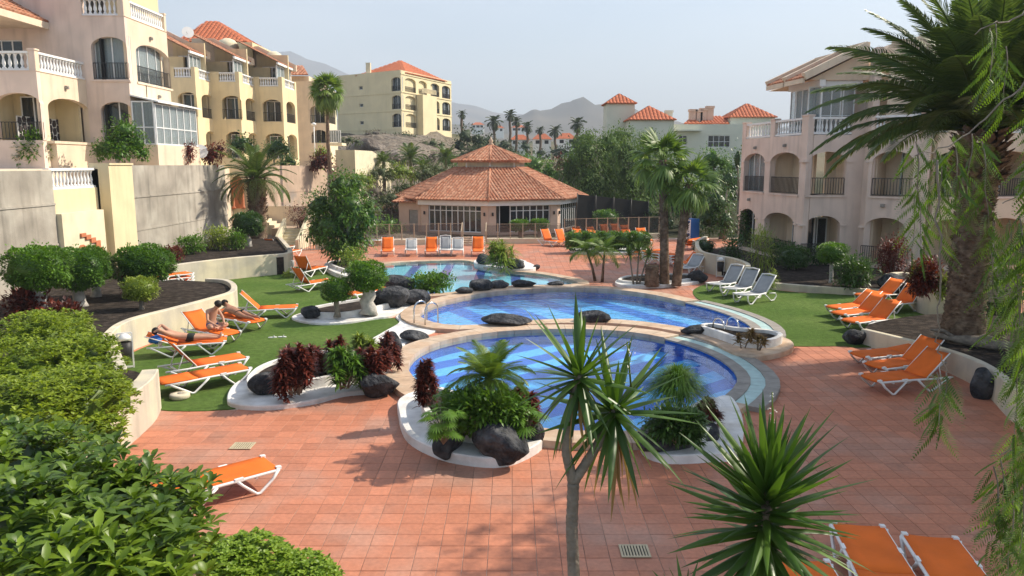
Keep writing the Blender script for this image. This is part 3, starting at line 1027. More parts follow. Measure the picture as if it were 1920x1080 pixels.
# ------------------------------------------------------------------ pools
m_bot_near = stripe_mat('mosaic_near', (.13, .55, 1.0), (.020, .15, .64), R(-50), 1.25, .5)
m_bot_mid = stripe_mat('mosaic_mid', (.15, .55, 1.0), (.040, .22, .74), R(28), 1.9, .42)
m_bot_far = stripe_mat('mosaic_far', (.28, .74, .92), (.07, .13, .48), R(0), 1.75, .26)
m_band = cell_mat('deep_blue_tile', (.012, .11, .45), .12, .2, .25, tint=0)
m_bandf = cell_mat('pale_blue_tile', (.16, .40, .55), .12, .2, .25, tint=0)
m_pstep = M('pale_pool_step', (.42, .58, .56), .5, .12, 5, .1, 30)
w_near = water_mat('water_near', (.86, .95, 1.0), .16, 1.6, .03)
w_mid = water_mat('water_mid', (.86, .95, 1.0), .9, 2.2, .03)
w_far = water_mat('water_far', (.92, .98, 1.0), .05, 1.5, .05, (.25, .5, .62))
def make_pool(name, label, poly, depth, zc, zw, mb_, mband, mw, cw, arc=None):
    cx = sum(p.x for p in poly) / len(poly); cy = sum(p.y for p in poly) / len(poly)
    t = thing(name, label, 'pool', (cx, cy, 0))
    n = len(poly)
    fl = MB(); V, F = cdt(poly, []); fl.add([(v.x, v.y, -depth) for v in V], F)
    fl.build('pool_floor', mb_, t)
    wl = MB()
    wl.add([(p.x, p.y, zc - .06) for p in poly] + [(p.x, p.y, -depth) for p in poly], [(i, (i + 1) % n, n + (i + 1) % n, n + i) for i in range(n)])
    wl.build('pool_wall', mband, t)
    wm = MB(); wm.add([(v.x, v.y, zw) for v in V], F); wm.build('water', mw, t)
    # coping slabs, each its own piece
    inn = resample(poly, .55); inn = ccw(inn)
    out = offset(inn, cw); lip = offset(inn, -.04)
    m = len(inn)
    for i in range(m):
        a, b_ = i, (i + 1) % m
        mid = (inn[a] + inn[b_]) / 2
        grey = arc and arc(mid)
        def quad(p, q, r, s_, z0, z1, mat, nm):
            g = .006
            e = (q - p); e = e.normalized() * g if e.length > 0 else e
            e2 = (r - s_); e2 = e2.normalized() * g
            k = MB(); k.hexa([p + e, q - e, r - e2, s_ + e2][::-1], z0, z1)
            if k.v and True: k.build(nm, mat, t)
        if grey:
            o1, o2 = offset(inn, .28), offset(inn, .62)
            quad(lip[a], lip[b_], o1[b_], o1[a], zc - .08, zc - .035, m_copingg, 'coping_slab')
            quad(o1[a], o1[b_], o2[b_], o2[a], zc - .16, zc - .055, m_pstep, 'step_slab')
            o3 = offset(inn, .95)
            quad(o2[a], o2[b_], o3[b_], o3[a], -.05, zc - .03, m_copingg, 'coping_slab')
        else:
            quad(lip[a], lip[b_], out[b_], out[a], -.05, zc + random.uniform(0, .004), m_coping, 'coping_slab')
    return t
near_t = make_pool('swimming_pool', 'round deep blue pool with diagonal bands, nearest of the three', near_pool, .32, .15, .035, m_bot_near, m_band, w_near, .62,
                   arc=lambda p: p.x > 4.6 and p.y < 22.2 and p.y > 16.0)
mid_t = make_pool('swimming_pool', 'wide rippled blue pool between round pool and shallow pool', mid_pool, .32, .14, .03, m_bot_mid, m_band, w_mid, .62,
                  arc=lambda p: p.x > 6.6)
far_t = make_pool('swimming_pool', 'shallow turquoise pool with violet cross bands, farthest of the three', far_pool, .12, .11, .05, m_bot_far, m_bandf, w_far, .5)

# ladders
def ladder(px, py, yaw, label, hh=.5):
    g = G(px, py, .14)
    t = thing('pool_ladder', label, 'ladder', (g.x, g.y, .14), yaw, 'steel pool ladders')
    for s in (-1, 1):
        mb = MB()
        x = .25 * s
        pth = [(x, -.25, 0), (x, -.25, hh)] + [(x, -.25 + .30 * (1 - math.cos(a)), hh + .30 * math.sin(a) * .9) for a in np.linspace(.2, math.pi, 8)] + [(x, .35, -.1), (x, .35, -.44)]
        mb.tube(pth, .024, 8)
        mb.build('handrail', m_steel, t, local=True)
    for z in (-.1, -.22, -.34):
        mb = MB(); mb.bar((-.25, .35, z), (.25, .35, z), .08, .03); mb.build('rung', m_steel, t, local=True)
    return t
ladder(797, 605, R(-38), 'steel ladder at the left end of the rippled pool', .42)
ladder(1362, 626, R(20), 'steel ladder at the right end of the rippled pool', .22)

# drain grates
def grate(px, py, label):
    g = G(px, py)
    t = thing('drain_grate', label, 'grate', (g.x, g.y, .019), 0, 'floor drains in the patio')
    mb = MB()
    w, h = .20, .17
    mb.box(-w, w, -h, -h + .03, 0, .012); mb.box(-w, w, h - .03, h, 0, .012)
    mb.box(-w, -w + .03, -h + .03, h - .03, 0, .012); mb.box(w - .03, w, -h + .03, h - .03, 0, .012)
    mb.build('rim', m_grate, t, local=True)
    k = MB(); k.box(-w + .03, w - .03, -h + .03, h - .03, -.002, .001); k.build('drain_pit', m_dark, t, local=True)
    for i in range(8):
        x = -w + .055 + i * (2 * w - .11) / 7
        mb = MB(); mb.box(x - .012, x + .012, -h + .03, h - .03, .002, .010); mb.build('slat', m_grate, t, local=True)
grate(1190, 1036, 'cream slotted drain grate beside the forked yucca trunk')
grate(455, 838, 'cream slotted drain grate near the orange lounger half hidden by leaves')
# ------------------------------------------------------------------ garden walls, beds, kerbs
def wall_thing(name, label, pp, th, z0, z1, mat, z=0.0, per=6, cat='wall', step=.35, group=None):
    pth = px_path(pp, z, per, step)
    a = pth[len(pth) // 2]
    mb = MB(); wall_run(mb, pth, th, z0, z1 if not callable(z1) else [z1(i / (len(pth) - 1)) for i in range(len(pth))])
    inv = Vector((a.x, a.y, 0))
    mb.v = [(p[0] - a.x, p[1] - a.y, p[2]) for p in mb.v]
    o = mb.build(name, mat)
    o.location = inv
    return tag(o, label, cat, group)
def bed(name, pp, z, mat=m_soil, zpx=None, smooth=True, per=5):
    poly = gp(pp, z if zpx is None else zpx)
    if smooth: poly = resample(catmull(poly, per), .35)
    o = sheet(name, poly, [], z, mat, max(.3, z + .05))
    return tag(o, kind='structure')
# left bed with the clipped trees
bed('planting_bed', [(208, 689), (226, 668), (260, 650), (330, 627), (400, 603), (435, 588), (439, 573), (425, 561), (390, 557), (330, 553), (230, 549), (120, 546), (40, 566), (-120, 610), (-120, 790), (60, 790), (222, 718)], .62, zpx=0)
wall_thing('garden_wall', 'curved cream garden wall behind the sunbathers', [(208, 688), (226, 668), (260, 650), (330, 627), (400, 603), (436, 588), (440, 572), (425, 560), (390, 556)], .22, -.05, lambda t: .92 - .18 * t, m_creamw)
wall_thing('garden_wall', 'cracked cream wall stub running down beside the litter bin', [(208, 689), (222, 718), (236, 742)], .26, -.05, lambda t: .92 - .45 * t, m_creamw)
bed('planting_bed', [(-200, 800), (150, 765), (236, 748), (284, 768), (274, 792), (238, 826), (190, 865), (110, 925), (-40, 1060), (-400, 1060)], .70, zpx=0)
wall_thing('garden_wall', 'cream end block of the low wall below the hedge, with a small triangular vent', [(110, 925), (190, 865), (238, 826), (274, 792), (287, 768)], .34, -.05, lambda t: .95 - .05 * t, m_creamw)
# rear left bed and its wall
bed('planting_bed', [(440, 521), (500, 516), (538, 510), (520, 470), (480, 462), (420, 455), (320, 470), (230, 490), (200, 530), (250, 545), (320, 541), (360, 533)], .85, zpx=0)
wall_thing('garden_wall', 'long stained cream wall along the rear edge of the lawn', [(322, 541), (360, 534), (440, 523), (500, 517), (541, 512), (545, 504), (536, 490), (524, 474)], .24, -.05, 1.0, m_creamw)
# right garden
bed('planting_bed', [(1312, 492), (1330, 478), (1380, 470), (1480, 480), (1600, 490), (1760, 500), (1900, 520), (1900, 560), (1760, 575), (1664, 554), (1600, 553), (1520, 548), (1450, 542), (1400, 536), (1340, 514), (1310, 504)], .28, zpx=0)
wall_thing('garden_wall', 'tall curved cream wall beside the grey loungers with a bin on it', [(1322, 476), (1306, 486), (1312, 506), (1340, 515), (1375, 523), (1398, 533), (1400, 540)], .22, -.05, lambda t: 1.05 - .1 * t, m_creamw)
wall_thing('garden_wall', 'low cream kerb wall along the back of the right lawn', [(1404, 541), (1450, 543), (1520, 549), (1600, 554), (1662, 556)], .2, -.05, .30, m_creamw)
wall_thing('garden_wall', 'tall cream planter wall with red shrubs behind five orange loungers', [(1662, 552), (1690, 548), (1712, 556), (1716, 580), (1750, 594), (1800, 602)], .24, -.05, lambda t: .85 + .15 * sst(.3, .6, t), m_creamw)
bed('planting_bed', [(1718, 566), (1720, 548), (1790, 540), (1900, 545), (1900, 610), (1800, 601), (1750, 593), (1717, 579)], .80, zpx=0)
# bed of the big palm
bed('planting_bed', [(1622, 643), (1640, 628), (1720, 614), (1800, 611), (1960, 620), (2060, 840), (2000, 845), (1900, 782), (1862, 743), (1820, 714), (1760, 688), (1680, 662)], .40, zpx=0)
wall_thing('garden_wall', 'cream wall in front of the big palm, curving off to the right', [(1618, 645), (1680, 664), (1760, 690), (1820, 716), (1862, 745), (1900, 785), (1940, 815), (2000, 850)], .2, -.05, lambda t: .46 + .3 * t, m_creamw)
wall_thing('kerb', 'thin pale kerb between right lawn and the palm bed', [(1630, 628), (1680, 618), (1740, 611), (1790, 609), (1840, 612)], .14, 0, .36, m_whitec, cat='kerb')
# island planters with white concrete ledges
def ledge(name, pp, z0, z1, mat, label, cat, per=6):
    poly = resample(catmull(gp(pp), per), .18)
    poly = ccw(poly)
    cx = sum(p.x for p in poly) / len(poly); cy = sum(p.y for p in poly) / len(poly)
    t = thing(name, label, cat, (cx, cy, 0))
    top = MB(); V, F = cdt(offset(poly, -.02), []); 
    o1 = offset(poly, -.02); n = len(poly)
    top.add([(v.x, v.y, z1) for v in V], F)
    top.add([(p.x, p.y, z1) for p in o1] + [(p.x, p.y, z1 - .02) for p in poly] + [(p.x, p.y, z0) for p in poly],
            [(n + i, n + (i + 1) % n, (i + 1) % n, i) for i in range(n)] + [(2 * n + i, 2 * n + (i + 1) % n, n + (i + 1) % n, n + i) for i in range(n)])
    top.build('ledge', mat, t)
    return t
def rimmed_bed(t, pp, zrim, zsoil, th=.12, per=6, open_=False, mat=None):
    if open_:
        pth = px_path(pp, 0, per, .2)
        mb = MB(); wall_run(mb, pth, th, 0, zrim); mb.build('rim', mat or m_whitec, t)
        return
    poly = ccw(resample(catmull(gp(pp), per), .18))
    pth = poly + [poly[0]]
    mb = MB()
    a, b_ = offset(poly, th / 2), offset(poly, -th / 2)
    n = len(poly)
    mb.add([(p.x, p.y, 0) for p in a] + [(p.x, p.y, zrim) for p in a] + [(p.x, p.y, zrim) for p in b_] + [(p.x, p.y, 0) for p in b_],
           [(k * n + i, k * n + (i + 1) % n, (k + 1) * n + (i + 1) % n, (k + 1) * n + i) for k in range(3) for i in range(n)])
    mb.build('rim', mat or m_whitec, t)
    V, F = cdt(offset(poly, -.01), [])
    s_ = MB(); s_.add([(v.x, v.y, zsoil) for v in V], F); s_.build('soil', m_soil, t)
plA = ledge('island_planter', [(426, 757), (445, 768), (510, 770), (590, 759), (650, 744), (735, 735), (748, 705), (715, 685), (640, 672), (560, 672), (490, 700), (440, 728)], 0, .12, m_whitec, 'white curved island planter with wine-red bushes between lawn and patio', 'planter')
rimmed_bed(plA, [(470, 742), (520, 744), (590, 736), (650, 723), (712, 716), (728, 695), (690, 682), (620, 680), (550, 690), (490, 712)], .34, .26)
plB = ledge('island_planter', [(549, 597), (562, 606), (600, 611), (650, 609), (700, 601), (735, 596), (772, 578), (800, 560), (790, 553), (730, 562), (660, 572), (600, 583)], 0, .10, m_whitec, 'white island planter with two round clipped trees and boulders', 'planter')
rimmed_bed(plB, [(572, 596), (600, 602), (650, 601), (705, 590), (755, 573), (770, 564), (740, 566), (680, 574), (610, 586)], .30, .22)
plA2 = ledge('white_apron', [(690, 646), (715, 628), (748, 608), (742, 596), (770, 590), (786, 604), (830, 616), (800, 630), (765, 645), (742, 662), (720, 660)], 0, .07, m_whitec, 'white concrete apron between the lawn tip and the pools', 'path')
plC = ledge('island_planter', [(750, 762), (748, 790), (760, 825), (790, 848), (850, 870), (940, 878), (1000, 856), (1018, 836), (1000, 812), (900, 782), (800, 748)], 0, .20, m_whitec, 'white pool planter with small feathery palm and large boulders', 'planter')
rimmed_bed(plC, [(795, 775), (805, 815), (840, 840), (930, 850), (985, 832), (985, 815), (900, 790), (820, 764)], .46, .40)
plD = ledge('island_planter', [(1200, 846), (1240, 870), (1330, 868), (1385, 858), (1392, 800), (1370, 757), (1335, 762), (1290, 795), (1235, 820)], 0, .18, m_whitec, 'white pool planter half hidden behind the yucca leaves', 'planter')
rimmed_bed(plD, [(1215, 836), (1260, 850), (1320, 842), (1345, 810), (1335, 780), (1295, 800), (1240, 820)], .42, .36)
plE = ledge('island_planter', [(1275, 626), (1330, 650), (1395, 678), (1460, 672), (1488, 658), (1470, 643), (1400, 636), (1320, 628)], 0, .17, m_coping, 'pale tongue-shaped planter with a dried plant between two pools', 'planter')
rimmed_bed(plE, [(1316, 634), (1350, 646), (1395, 661), (1440, 662), (1462, 652), (1440, 643), (1380, 638), (1335, 630)], .40, .30, .14)
plF = ledge('island_planter', [(1153, 535), (1175, 541), (1230, 541), (1290, 536), (1318, 530), (1312, 522), (1270, 519), (1200, 521), (1165, 526)], 0, .14, m_whitec, 'white kerbed island planter around two tall fan palm trunks', 'planter')
rimmed_bed(plF, [(1162, 534), (1200, 538), (1260, 536), (1305, 529), (1290, 523), (1230, 523), (1180, 526)], .24, .18)
plG = ledge('island_planter', [(608, 505), (625, 518), (660, 528), (690, 520), (690, 505), (650, 496), (620, 497)], 0, .22, m_whitec, 'white curved planter at the foot of the large dark tree', 'planter')
rimmed_bed(plG, [(620, 506), (640, 516), (665, 521), (682, 512), (670, 502), (640, 500)], .36, .30)
plH = ledge('island_planter', [(890, 500), (930, 508), (975, 512), (1005, 508), (985, 497), (930, 490), (898, 491)], 0, .2, m_whitec, 'white curved planter with palm shrub at the edge of the shallow pool', 'planter')
rimmed_bed(plH, [(900, 499), (935, 505), (970, 508), (985, 502), (960, 496), (915, 493)], .34, .28)
# boulders
for i, (x, yb, w, h, z, dep, lab) in enumerate([
    (492, 745, 62, 42, .1, .8, 'black boulder at the left end of the red-bush planter'),
    (703, 752, 84, 50, 0, .8, 'large black boulder at the right end of the red-bush planter'),
    (737, 668, 42, 48, .05, .7, 'upright grey boulder behind the red bushes beside the round pool'),
    (773, 643, 48, 20, .05, .8, 'low black boulder on the white apron by the round pool'),
    (581, 599, 44, 24, .1, .8, 'black boulder at the left tip of the planter with clipped trees'),
    (730, 580, 78, 38, .1, .7, 'long dark boulder right of the thick white clipped-tree trunk'),
    (778, 574, 52, 30, .1, .8, 'blocky dark boulder at the ladder end of the clipped-tree planter'),
    (738, 553, 74, 34, .0, .7, 'grey slanted boulder behind the round clipped tree'),
    (838, 868, 74, 72, 0, .75, 'black boulder under overhanging leaves, left of the biggest boulder'),
    (938, 886, 126, 88, 0, .75, 'biggest rounded black boulder, in front of the pool planter'),
    (1000, 836, 42, 46, .1, .9, 'small grey boulder right of the biggest boulder'),
    (947, 614, 82, 21, .1, .6, 'flat brown-grey boulder on the coping between two pools'),
    (1118, 608, 70, 24, .1, .6, 'flat boulder on the pool coping behind the yucca leaves'),
    (1311, 630, 60, 17, .12, .6, 'low black boulder at the tip of the tongue-shaped planter'),
    (902, 548, 42, 24, .1, .8, 'tallest boulder in the row beside the shallow pool'),
    (870, 553, 32, 13, .1, .8, 'small grey boulder leading the row beside the shallow pool'),
    (936, 543, 36, 16, .1, .8, 'rounded boulder in the middle of the row beside the shallow pool'),
    (980, 541, 52, 15, .1, .6, 'long black boulder in the row beside the shallow pool'),
    (1042, 537, 36, 9, .1, .6, 'flat black boulder at the right end of the shallow pool'),
    (907, 500, 28, 22, .1, .8, 'black boulder left of the palm shrub at the shallow pool'),
    (968, 508, 38, 22, .1, .8, 'black boulder right of the palm shrub at the shallow pool'),
    (1006, 506, 15, 9, .05, .8, 'tiny black boulder alone on the deck by the shallow pool'),
    (1258, 864, 118, 64, 0, .7, 'large black boulder behind the yucca leaves'),
    (1328, 842, 52, 48, 0, .8, 'dark boulder between white ledge and spiky yucca'),
    (1311, 533, 36, 24, .0, .8, 'black boulder beside the fan palm island'),
    (1612, 650, 50, 30, 0, .8, 'dark boulder at the tip of the big palm bed'),
    (1851, 752, 46, 66, .0, .7, 'dark round boulder set in the right-hand wall'),
    (1684, 548, 52, 32, .2, .7, 'dark boulder on the wall behind the orange loungers'),
    (283, 757, 24, 38, 0, .9, 'black boulder against the cream end block'),
    (540, 490, 16, 22, .4, .8, 'small black boulder on the end of the rear lawn wall'),
    ]):
    boulder(x, yb, w, h, lab, z, seed=i, dep=dep, yaw=i * 1.3 if abs(w / h) < 1.6 else 0)
# ------------------------------------------------------------------ buildings
def fu(f, px):                         # where the sight line of column px meets the face
    d = Vector(((px - CX) / FX / math.cos(PITCH) * math.cos(PITCH), 1.0))
    d = ray(px, 330); d = Vector((d.x, d.y))
    # A + U u = d t
    det = f.U.x * (-d.y) - f.U.y * (-d.x)
    bx, by = -f.A.x, -f.A.y
    return (bx * (-d.y) - by * (-d.x)) / det
def fz(f, px, py):
    u = fu(f, px); p = f.P(u, 0, 0)
    return ZY(py, p[1], px)
def fpx(f, x0, x1):
    a, b_ = fu(f, x0), fu(f, x1)
    return (min(a, b_), max(a, b_))
def lit(par, f, u, z, d=-.02):
    mb = MB(); f.box(mb, u - .09, u + .09, d - .10, d, z, z + .16); f.box(mb, u - .05, u + .05, d - .14, d - .10, z + .02, z + .12)
    return mb.build('wall_lamp', m_copingg, par)
def loggia(par, f, u0, u1, z0, z1, depth=1.7, mat=None, door=None, cl=True, cr=True):
    """room behind an opening: back wall, floor, ceiling and cheeks (cl/cr False where a corner stays open)"""
    mb = MB()
    a0, a1 = max(u0 - .15, .31), min(u1 + .15, f.L - .31)
    b0, b1 = (a0 if cl else a0 + 1.3), (a1 if cr else a1 - 1.3)
    if b1 - b0 > .1: f.box(mb, b0, b1, depth, depth + .15, z0 - .02, z1 + .05)
    f.box(mb, a0, a1, .303, depth, z0 - .17, z0 - .02)
    f.box(mb, a0, a1, .303, depth, z1 + .05, z1 + .2)
    if cl: f.box(mb, max(a0 - .15, .02), a0 - .002, .303, depth + .15, z0 - .17, z1 + .2)
    if cr: f.box(mb, a1 + .002, a1 + .15, .303, depth + .15, z0 - .17, z1 + .2)
    mb.build('loggia', mat or m_sand, par)
    if door:
        a, b_, n, cur = door
        window(par, f, u0 + (u1 - u0) * a, u0 + (u1 - u0) * b_, z0, z0 + min(2.15, z1 - z0 - .2), depth - .1, n, 'balcony_door', .06, cur)
def sills(par, f, u0, u1, z, mat):
    mb = MB(); f.box(mb, u0 - .08, u1 + .08, -.06, .2, z - .10, z); mb.build('sill', mat, par)
def caps(par, f, u, z, mat, w=.32):
    mb = MB(); f.box(mb, u - w / 2, u + w / 2, -.05, .33, z, z + .09); mb.build('capital', mat, par)

# ---- right-hand apartment building
rb = thing('apartment_building', 'pink-beige apartment building with arched balconies behind the right lawn', 'building', (17, 40, 0))
a_, c_ = Vector((XY(1385, 45.4), 45.4)), Vector((XY(1506, 38.0), 38.0))
e_ = Vector((XY(1612, 38.0), 38.0)); g_ = Vector((XY(1622, 37.2), 37.2)); h_ = Vector((XY(1733, 35.4), 35.4)); i_ = Vector((XY(1960, 37.0), 37.0))
Z0, Z1, Z2 = .35, 3.62, 6.68
def wing(par, f, spans1, spans0, mat, us=0., zt=None, r1=.52):
    holes = []
    for (x0, x1) in spans1:
        u0, u1 = fpx(f, x0, x1); holes.append(arch(u0, u1, Z1 + .12, Z1 + 1.72, r1))
    for (x0, x1) in spans0:
        u0, u1 = fpx(f, x0, x1); holes.append(arch(u0, u1, Z0 + .1, Z0 + 1.85, r1))
    mb = MB(); f.panel(mb, rect(us, f.L, Z0 - .4, zt or Z2), holes, 0, .3)
    mb.build('wall', mat, par)
fL = Face(a_, c_); fF = Face(c_, e_); f2 = Face(g_, h_); f3 = Face(h_, i_)
wing(rb, fL, [(1394, 1433), (1443, 1498)], [(1391, 1420), (1438, 1494)], m_pink)
wing(rb, fF, [(1515, 1586)], [(1515, 1582)], m_pink, .305)
wing(rb, f2, [(1634, 1712)], [(1628, 1706)], m_pink)
wing(rb, f3, [(1752, 1830), (1850, 1935)], [(1752, 1830), (1850, 1935)], m_sand, .42)
mb = MB(); Face(e_, g_).box(mb, 0, (g_ - e_).length, 0, .3, -.05, 10.7); mb.build('wall', m_pink, rb)
spec = [(fL, 1394, 1433, 1, (.05, .95, 3, True)), (fL, 1443, 1498, 1, None), (fF, 1515, 1586, 1, None), (f2, 1634, 1712, 1, (.45, .98, 2, False)),
        (f3, 1752, 1830, 1, (.1, .9, 2, False)), (f3, 1850, 1935, 1, (.1, .9, 2, False)),
        (fL, 1391, 1420, 0, None), (fL, 1438, 1494, 0, (.2, .9, 2, True)), (fF, 1515, 1582, 0, (.4, .98, 2, True)), (f2, 1628, 1706, 0, None),
        (f3, 1752, 1830, 0, None), (f3, 1850, 1935, 0, (.1, .9, 2, False))]
for f, x0, x1, lv, door in spec:
    u0, u1 = fpx(f, x0, x1); z = Z1 + .12 if lv else Z0 + .1
    loggia(rb, f, u0, u1, z, z + 2.3, 1.6 if f is not fL else 1.4, m_sand, door, cl=not (f is fF), cr=not (f is fL and x0 > 1430))
    if lv:
        railing(rb, f, u0 + .02, u1 - .02, z - .02, .12, .88, .13)
        sills(rb, f, u0, u1, z, m_pink)
    for u in (u0 - .13, u1 + .13): caps(rb, f, u, z + 1.60 if lv else z + 1.75, m_pink)
# glazing with curtains in the far arch of the left face
u0, u1 = fpx(fL, 1394, 1433); window(rb, fL, u0 - .05, u1 + .05, Z1 + .1, Z1 + 2.3, .34, 4, curtain=True, mg=m_glassl)
u0, u1 = fpx(fL, 1391, 1420); window(rb, fL, u0 - .05, u1 + .05, Z0, Z0 + 2.4, .34, 2, curtain=False)
# dark skirting hedge rail of the ground floor
for f, x0, x1 in ((fL, 1424, 1500), (fF, 1508, 1590), (f2, 1625, 1715)):
    u0, u1 = fpx(f, x0, x1); railing(rb, f, u0, u1, .45, -.1, .9, .1)
for f, px, z in ((fL, 1415, Z2 - .6), (fL, 1470, Z2 - .55), (f2, 1668, Z2 - .5), (fL, 1408, Z1 - .45), (f2, 1660, Z1 - .4)):
    lit(rb, f, fu(f, px), z)
# terrace slab, parapet pillars and balustrades
for f, spans, nb in ((fL, [(1395, 1440), (1448, 1498)], (9, 10)), (fF, [(1517, 1592)], (9,)), (f2, [(1633, 1718)], (13,)), (f3, [(1741, 1772), (1795, 1850), (1870, 1940)], (4, 7, 9))):
    us = []
    for (x0, x1), n in zip(spans, nb):
        u0, u1 = fpx(f, x0, x1); us += [(u0, u1)]
        balustrade(rb, f, u0, u1, Z2 + .03, .15, .82, n)
    us.sort()
    mb = MB()
    f.box(mb, .45, f.L - .45, .303, 2.4, Z2 - .25, Z2 - .004 * (1 + [fL, fF, f2, f3].index(f)))
    prev = 0
    for u0, u1 in us + [(f.L, f.L)]:
        if u0 - prev > .03: f.box(mb, prev, u0, -.002, .302, Z2, Z2 + .9); f.box(mb, prev, u0, -.04, .34, Z2 + .9, Z2 + .97)
        prev = u1
    mb.build('parapet', m_pink if f is not f3 else m_sand, rb)
# glass room on the roof terrace
u0, u1 = fpx(fL, 1456, 1512); window(rb, fL, u0, u1 - .05, Z2 + .02, 9.0, .55, 5, 'glass_screen', .05, mg=m_glassl)
window(rb, fF, .12, fpx(fF, 1517, 1602)[1], Z2 + .02, 9.0, .55, 4, 'glass_screen', .05, mg=m_glassl, transom=7.6)
mb = MB(); fL.box(mb, u0 - .1, fL.L + .0, .45, .75, 9.0, 9.3); fF.box(mb, .46, fF.L - .1, .45, .75, 9.0, 9.3); fF.box(mb, .5, fF.L, 3.2, 3.4, Z2, 9.3); fL.box(mb, u0 - .05, fL.L - .8, 3.4, 3.6, Z2, 9.3)
mb.build('roof_beam', m_white, rb)
window(rb, f2, *fpx(f2, 1640, 1722), Z2, 9.0, 1.1, 3, 'glass_screen', .05, mg=m_glassl)
mb = MB(); f2.box(mb, -.5, f2.L + 2, 2.4, 2.6, Z2, 11); f3.box(mb, -1, f3.L, 1.6, 1.8, Z2, 11); f2.box(mb, -.2, f2.L + .2, .8, 2.4, 9.05, 9.35); mb.build('wall', m_sand, rb)
# tiled roofs with gable parapets
def slope_roof(par, A, B, rise, run_vec, mat, name='roof', parapet=True):
    A, B, run = Vector(A), Vector(B), Vector(run_vec)
    C, D = B + run + Vector((0, 0, rise)), A + run + Vector((0, 0, rise))
    mb = MB(); tile_roof(mb, A, B, C, D); r = mb.build(name, mat, par)
    mb = MB()
    off = (B - A).normalized() * .14
    if parapet:
        for P, Q in ((A, D), (B, C)):
            mb.bar(P + Vector((0, 0, .05)), Q + Vector((0, 0, .05)), .28, .34)
        mb.bar(D, C, .3, .4)
    mb.bar(A - Vector((0, 0, .14)), B - Vector((0, 0, .14)), .10, .22)
    mb.build('gable_edge', m_sand, r)
    return r
U_ = fL.U
ue_ = fu(fL, 1446)
pA = Vector((fL.P(ue_, -.5, 0)[0], fL.P(ue_, -.5, 0)[1], 9.35)); pB = Vector((fL.P(fL.L + .3, -.55, 0)[0], fL.P(fL.L + .3, -.55, 0)[1], 9.35))
pM = pA.lerp(pB, .52)
slope_roof(rb, pA, pM + (pA - pB).normalized() * .16, 1.25, (2.7, .35, 0), m_roof)
slope_roof(rb, pM, pB, 1.5, (3.1, .4, 0), m_roof)
mb = MB()
gA = Vector(fF.P(.0, .2, 0)); mb.add([(gA.x, gA.y, 9.3), (gA.x + 2.9, gA.y + .2, 9.3), (gA.x + 2.9, gA.y + .2, 10.75)] + [(gA.x, gA.y + 6, 9.3), (gA.x + 2.9, gA.y + 6, 9.3), (gA.x + 2.9, gA.y + 6, 10.75)], [(0, 1, 2), (5, 4, 3), (0, 2, 5, 3), (1, 4, 5, 2)])
mb.build('gable', m_sand, rb)
mb = MB()
q = [Vector((g_.x - .2, g_.y + 1.2, 9.3)), Vector((h_.x + 5, h_.y + 1.4, 9.3)), Vector((h_.x + 5, h_.y + 1.4, 12.6)), Vector((g_.x + 1.2, g_.y + 1.2, 11.0))]
mb.add(q + [p + Vector((.4, 5, 0)) for p in q], [(0, 1, 2, 3), (7, 6, 5, 4), (0, 3, 7, 4), (3, 2, 6, 7), (1, 5, 6, 2)]); mb.build('gable', m_sand, rb)

# ---- left building A (pink-beige, on the terrace)
la = thing('apartment_building', 'pink-beige apartment block on the terrace at the left edge, nearest on that side', 'building', (-21, 40, 5))
A1 = Face((-28, 35.9), (-21.7, 35.9)); A2 = Face((-21.7, 35.9), (-21.7, 40.0)); A3 = Face((-21.7, 40.0), (-19.5, 40.0)); A4 = Face((-19.5, 40.0), (-19.5, 44.8)); A5 = Face((-28, 40.0), (-21.7, 40.0))
L1, L2, L3 = 6.35, 9.45, 12.6
def openings(f, lst):
    return [arch(*fpx(f, x0, x1), z0, zs, rise) for x0, x1, z0, zs, rise in lst]
def put(par, f, holes, z0, z1, mat, us=0.):
    mb = MB(); f.panel(mb, rect(us, f.L, z0, z1), holes, 0, .3); return mb.build('wall', mat, par)
put(la, A1, openings(A1, [(4, 88, L1, L1 + 1.65, .48)]), 4.6, L2, m_pink)  # shade put into the colour: m_pink on shaded faces, m_sand on sunlit ones
put(la, A2, openings(A2, [(102, 178, L1, L1 + 1.55, .5)]), 4.6, L2, m_sand, .305)
put(la, A3, openings(A3, [(191, 256, L2 + .05, L2 + 1.65, .5), (199, 257, L1 - .1, L1 + 1.6, .45)]), 4.6, L3, m_pink)
put(la, A4, openings(A4, [(272, 333, L2 + .05, L2 + 1.55, .55)]), 4.6, L3, m_sand, .305)
put(la, A5, [rect(*fpx(A5, 6, 66), L2 + .5, L2 + 2.0)], L2, 17, m_pink)
window(la, A5, *fpx(A5, 6, 66), L2 + .5, L2 + 2.0, .1, 3)
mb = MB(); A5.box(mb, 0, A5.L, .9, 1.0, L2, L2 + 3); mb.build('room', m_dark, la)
u = fpx(A1, 4, 88); loggia(la, A1, *u, L1, L1 + 2.3, 1.6, m_yel, (.12, .72, 2, False), cr=False); railing(la, A1, u[0], u[1], L1, .1, .85, .15)
u = fpx(A2, 102, 178); loggia(la, A2, *u, L1 - .003, L1 + 2.303, 1.5, m_yel, None, cl=False)
